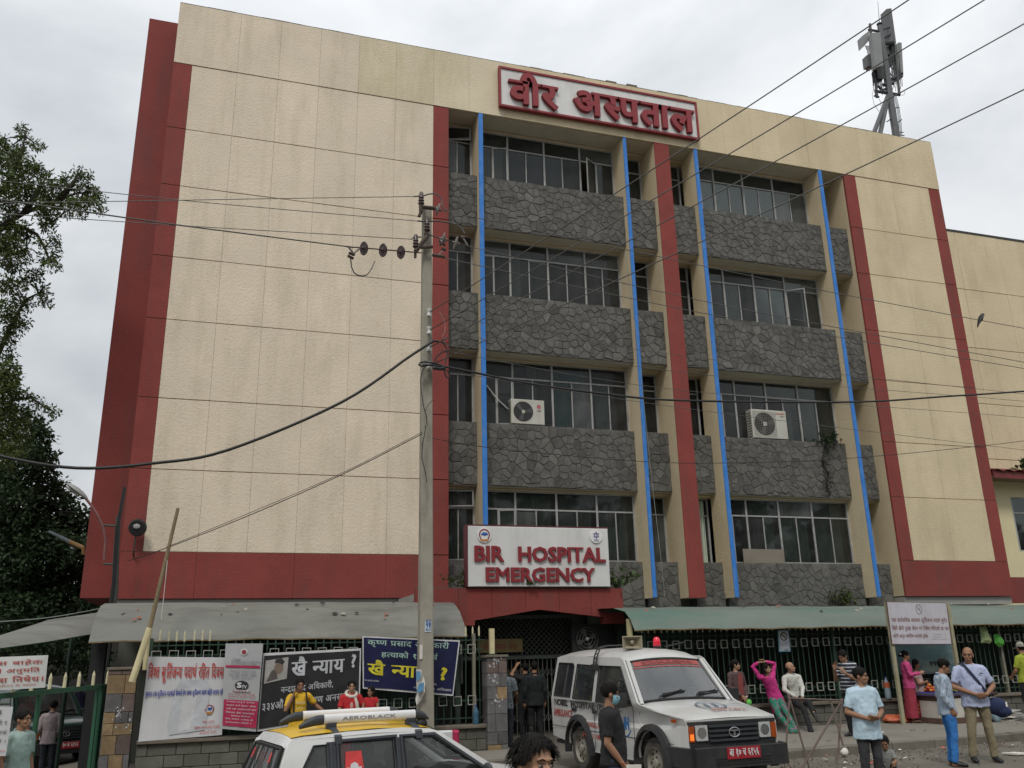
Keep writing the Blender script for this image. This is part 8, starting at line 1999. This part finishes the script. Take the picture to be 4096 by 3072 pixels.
hang('long pale green plastic bag hanging on the right fence', at(*z4(1905, 200), Y=17.9), [(1880, 200), (1930, 195), (1940, 240), (1975, 300), (1960, 325), (1930, 318), (1895, 320), (1890, 260)], PLY)
hang('bright green plastic bag hanging next to the paler one', at(*z4(2000, 250), Y=17.9), [(1985, 255), (2025, 250), (2060, 300), (2068, 330), (2030, 350), (1995, 320)], PLG)
p = at(*z4(1270, 900), Z=.17); crumple('plastic_sheet', 'crumpled orange plastic sheet on the pavement beside the stall', (p.x, p.y, .22), (.34, .22, .10), PLO, 'sheet', (18, 10), .5)
p = at(*z4(2040, 850), Y=17.3); 
def bottle(label, c, h, r, m, capm):
    t = thing('bottle', label, 'bottle', c); b = MB(); b.lathe([(r*.9, 0), (r, .02), (r, h*.35), (r*.94, h*.4), (r, h*.45), (r, h*.68), (r*.35, h*.88), (r*.35, h*.95)], c, (0, 0, 1), 14); b.build('body', m, t, smooth=40)
    MB().lathe([(r*.4, h*.95), (r*.4, h)], c, (0, 0, 1), 10).build('cap', capm, t)
PET = mat('clear_plastic', (.25, .33, .37), .15, .15, 6, spec=.8)
p = at(*z4(1190, 700), Y=17.9); bottle('plastic bottle with an orange label on the wall left of the hoarding', V((p.x, 17.83, .645)), .48, .07, PET, PBLU)
b_ = bpy.data.objects.get('bottle'); MB().lathe([(.0715, .24), (.0715, .36)], (p.x, 17.83, .645), (0, 0, 1), 14).build('label', PLO, b_, smooth=40)
p = at(*ze(670, 1100), Y=17.95); bottle('blue tinted bottle on the left wall beside the entrance pillar', V((p.x, 17.9, .51)), .36, .06, mat('blue_pet', (.05, .12, .18), .2, .2, 6), PBLU)
p = at(*z4(2020, 900), Z=.16); crumple('water_bag', 'bulging clear blue water bag standing behind the bald man', (p.x, p.y, .36), (.13, .12, .21), mat('pale_blue_plastic', (.30, .42, .50), .25, .25, 5, spec=.7), 'bag', (14, 10), .3)
def stack(label, c, n):
    t = thing('paper_bundle', label, 'papers', c)
    for i in range(n):
        M_ = Matrix.Translation(V(c)+V((random.uniform(-.05, .05), random.uniform(-.04, .04), .02+i*.035))) @ Matrix.Rotation(random.uniform(-.4, .4), 4, 'Z') @ Matrix.Rotation(random.uniform(-.12, .12), 4, 'Y')
        MB().cbox((-.21, -.14, -.014), (.21, .14, .014), .006, M_).build('paper', PAPER, t)
p = at(*z4(2130, 885), Z=.16); stack('stack of newspapers on the pavement at the right', (p.x, p.y, .15), 6)
p = at(*z4(2150, 1140), Z=.01); stack('white papers lying on the street at the lower right', (p.x, p.y, 0), 1)
crumple('plastic_bundle', 'blue and green plastic bundle on the left wall behind the taxi', at(*ze(110, 1180), Y=17.7)+V((0, 0, -.02)), (.16, .1, .09), mat('blue_bundle', (.03, .06, .30), .5, .3, 5), 'bundle')
bx = thing('sign_box', 'small white box with a red end behind the windscreen of the taxi', 'box', at(1795, 2960, Y=15.8)); a_, b_ = at(1740, 3010, Y=15.8), at(1832, 2920, Y=15.8)
MB().cbox((a_.x, 15.7, -.1), (lerp(a_.x, b_.x, .72), 15.9, b_.z), .02).build('white_part', PWH, bx); MB().cbox((lerp(a_.x, b_.x, .72)+.002, 15.69, -.1), (b_.x, 15.91, b_.z), .03).build('red_part', CRIM, bx)
# folding barricade
bar_ = thing('barricade', 'rusty folding iron barricade between the ambulance and the man in light blue', 'barricade', (9.3, 13, 0))
RB = mat('barricade_iron', (.12, .09, .075), .75, .3, 7)
g0 = lambda x, y, Y: at(*z4(x, y), Y=Y)
for a_, b_ in (((478, 728), (865, 742)), ((478, 728), (440, 1240)), ((478, 728), (640, 1300)), ((865, 742), (560, 1260)), ((865, 742), (830, 1215)), ((780, 742), (875, 1080)), ((440, 1180), (500, 1250)), ((432, 1100), (420, 1240))):
    MB().tube([g0(*a_, 12.6), g0(*b_, 12.4 if b_[1] > 1000 else 12.6)], .016, 6).build('bar', RB, bar_)
for q in ((478, 728), (865, 742), (780, 742)): MB().ball(g0(*q, 12.6), .028, n=8, m=6).build('joint', RB, bar_)
# litter and grit
lit = MB(); 
for i in range(130):
    x = random.uniform(7.5, 19); y = kerb_y(x) - abs(random.gauss(0, 1.1)) - .08
    if random.random() < .25: y = random.uniform(14.6, 17.5) + (x-9)*.04; z = gz(x)+.155
    else: z = gz(x)+.02
    if y > kerb_y(x) and z < gz(x)+.1: continue
    s_ = random.uniform(.015, .06)*(1.6 if random.random() < .08 else 1); a = random.random()*6.28; ca, sa = math.cos(a)*s_, math.sin(a)*s_
    k_ = random.uniform(.3, .8); lit.mi = random.choice((0, 0, 0, 1, 2, 3, 3, 4)); h_ = [random.uniform(.002, .03) for _ in range(4)]
    lit.quad((x+ca, y+sa, z+h_[0]), (x-sa*k_, y+ca*k_, z+h_[1]), (x-ca, y-sa, z+h_[2]), (x+sa*k_, y-ca*k_, z+h_[3]))
tag(lit.build('litter', [PAPER, mat('litter_brown', (.14, .10, .06), .9), PLY, mat('litter_grey', (.25, .25, .24), .8), PLO], recalc=False), 'scraps of paper and plastic along the kerb', kind='stuff')
crumple('paper_cup', 'crushed white wrapper lying near the kerb by the barricade', at(*z4(885, 1150), Z=.03)+V((0, 0, .04)), (.07, .06, .07), PAPER, 'wrapper')
dm = MB()
for i in range(700):
    x = random.uniform(6.5, 19); y = kerb_y(x)-abs(random.gauss(0, .9))-.03; s_ = random.uniform(.006, .022); dm.ball((x, y, gz(x)+s_*.5+.01), s_, s_*.8, s_*.6, 5, 4)
tag(dm.build('gravel', mat('dirt_gravel', (.11, .09, .07), .95, .3, 20)), 'grit and small stones along the kerb', kind='stuff')
# chalk splashes and dirt on the pillars
sp = MB()
for cx, cz, n in ((5.29, 1.68, 26), (5.24, 1.38, 14), (5.3, .95, 16), (-1.66, 1.0, 16), (-1.55, .78, 10)):
    for i in range(n):
        x, z = cx+random.gauss(0, .05), cz+random.gauss(0, .05); r_ = random.uniform(.006, .022)
        if cx > 0 and not 5.12 < x < 5.5: continue
        sp._add([V((x+r_*math.cos(a)*random.uniform(.5, 1.3), 17.708, z+r_*math.sin(a)*random.uniform(.6, 2))) for a in [q*1.05 for q in range(6)]], [tuple(range(6))])
tag(sp.build('paint_splashes', mat('chalk_white', (.42, .42, .42), .9, .2, 20), pp, recalc=False), None, None, None, 'stuff')

de = MB()
for i in range(46):
    left = i < 22; x = random.uniform(-2, 4.5) if left else random.uniform(8.8, 24); u = random.random()
    y, z = (lerp(18.4, 19.2, u), lerp(2.56, 2.93, u)) if left else (lerp(17.8, 18.5, u), lerp(2.57, 2.78, u))
    s_ = random.uniform(.02, .09); de.mi = random.choice((0, 1, 1, 2)); a = random.random()*3
    de.quad(*[(x+s_*math.cos(a+k*1.57)*random.uniform(.4, 1), y+s_*.5*math.sin(a+k*1.57), z+.03+s_*.35*math.sin(a+k*1.57)) for k in range(4)])
tag(de.build('awning_debris', [mat('debris_pale', (.3, .27, .22), .9), mat('debris_dark', (.04, .035, .03), .9), mat('debris_red', (.28, .09, .06), .9)], recalc=False), 'dry leaves and scraps lying on the awnings', kind='stuff')
bpy.data.objects.remove(_to)
bpy.data.curves.remove(_tc)
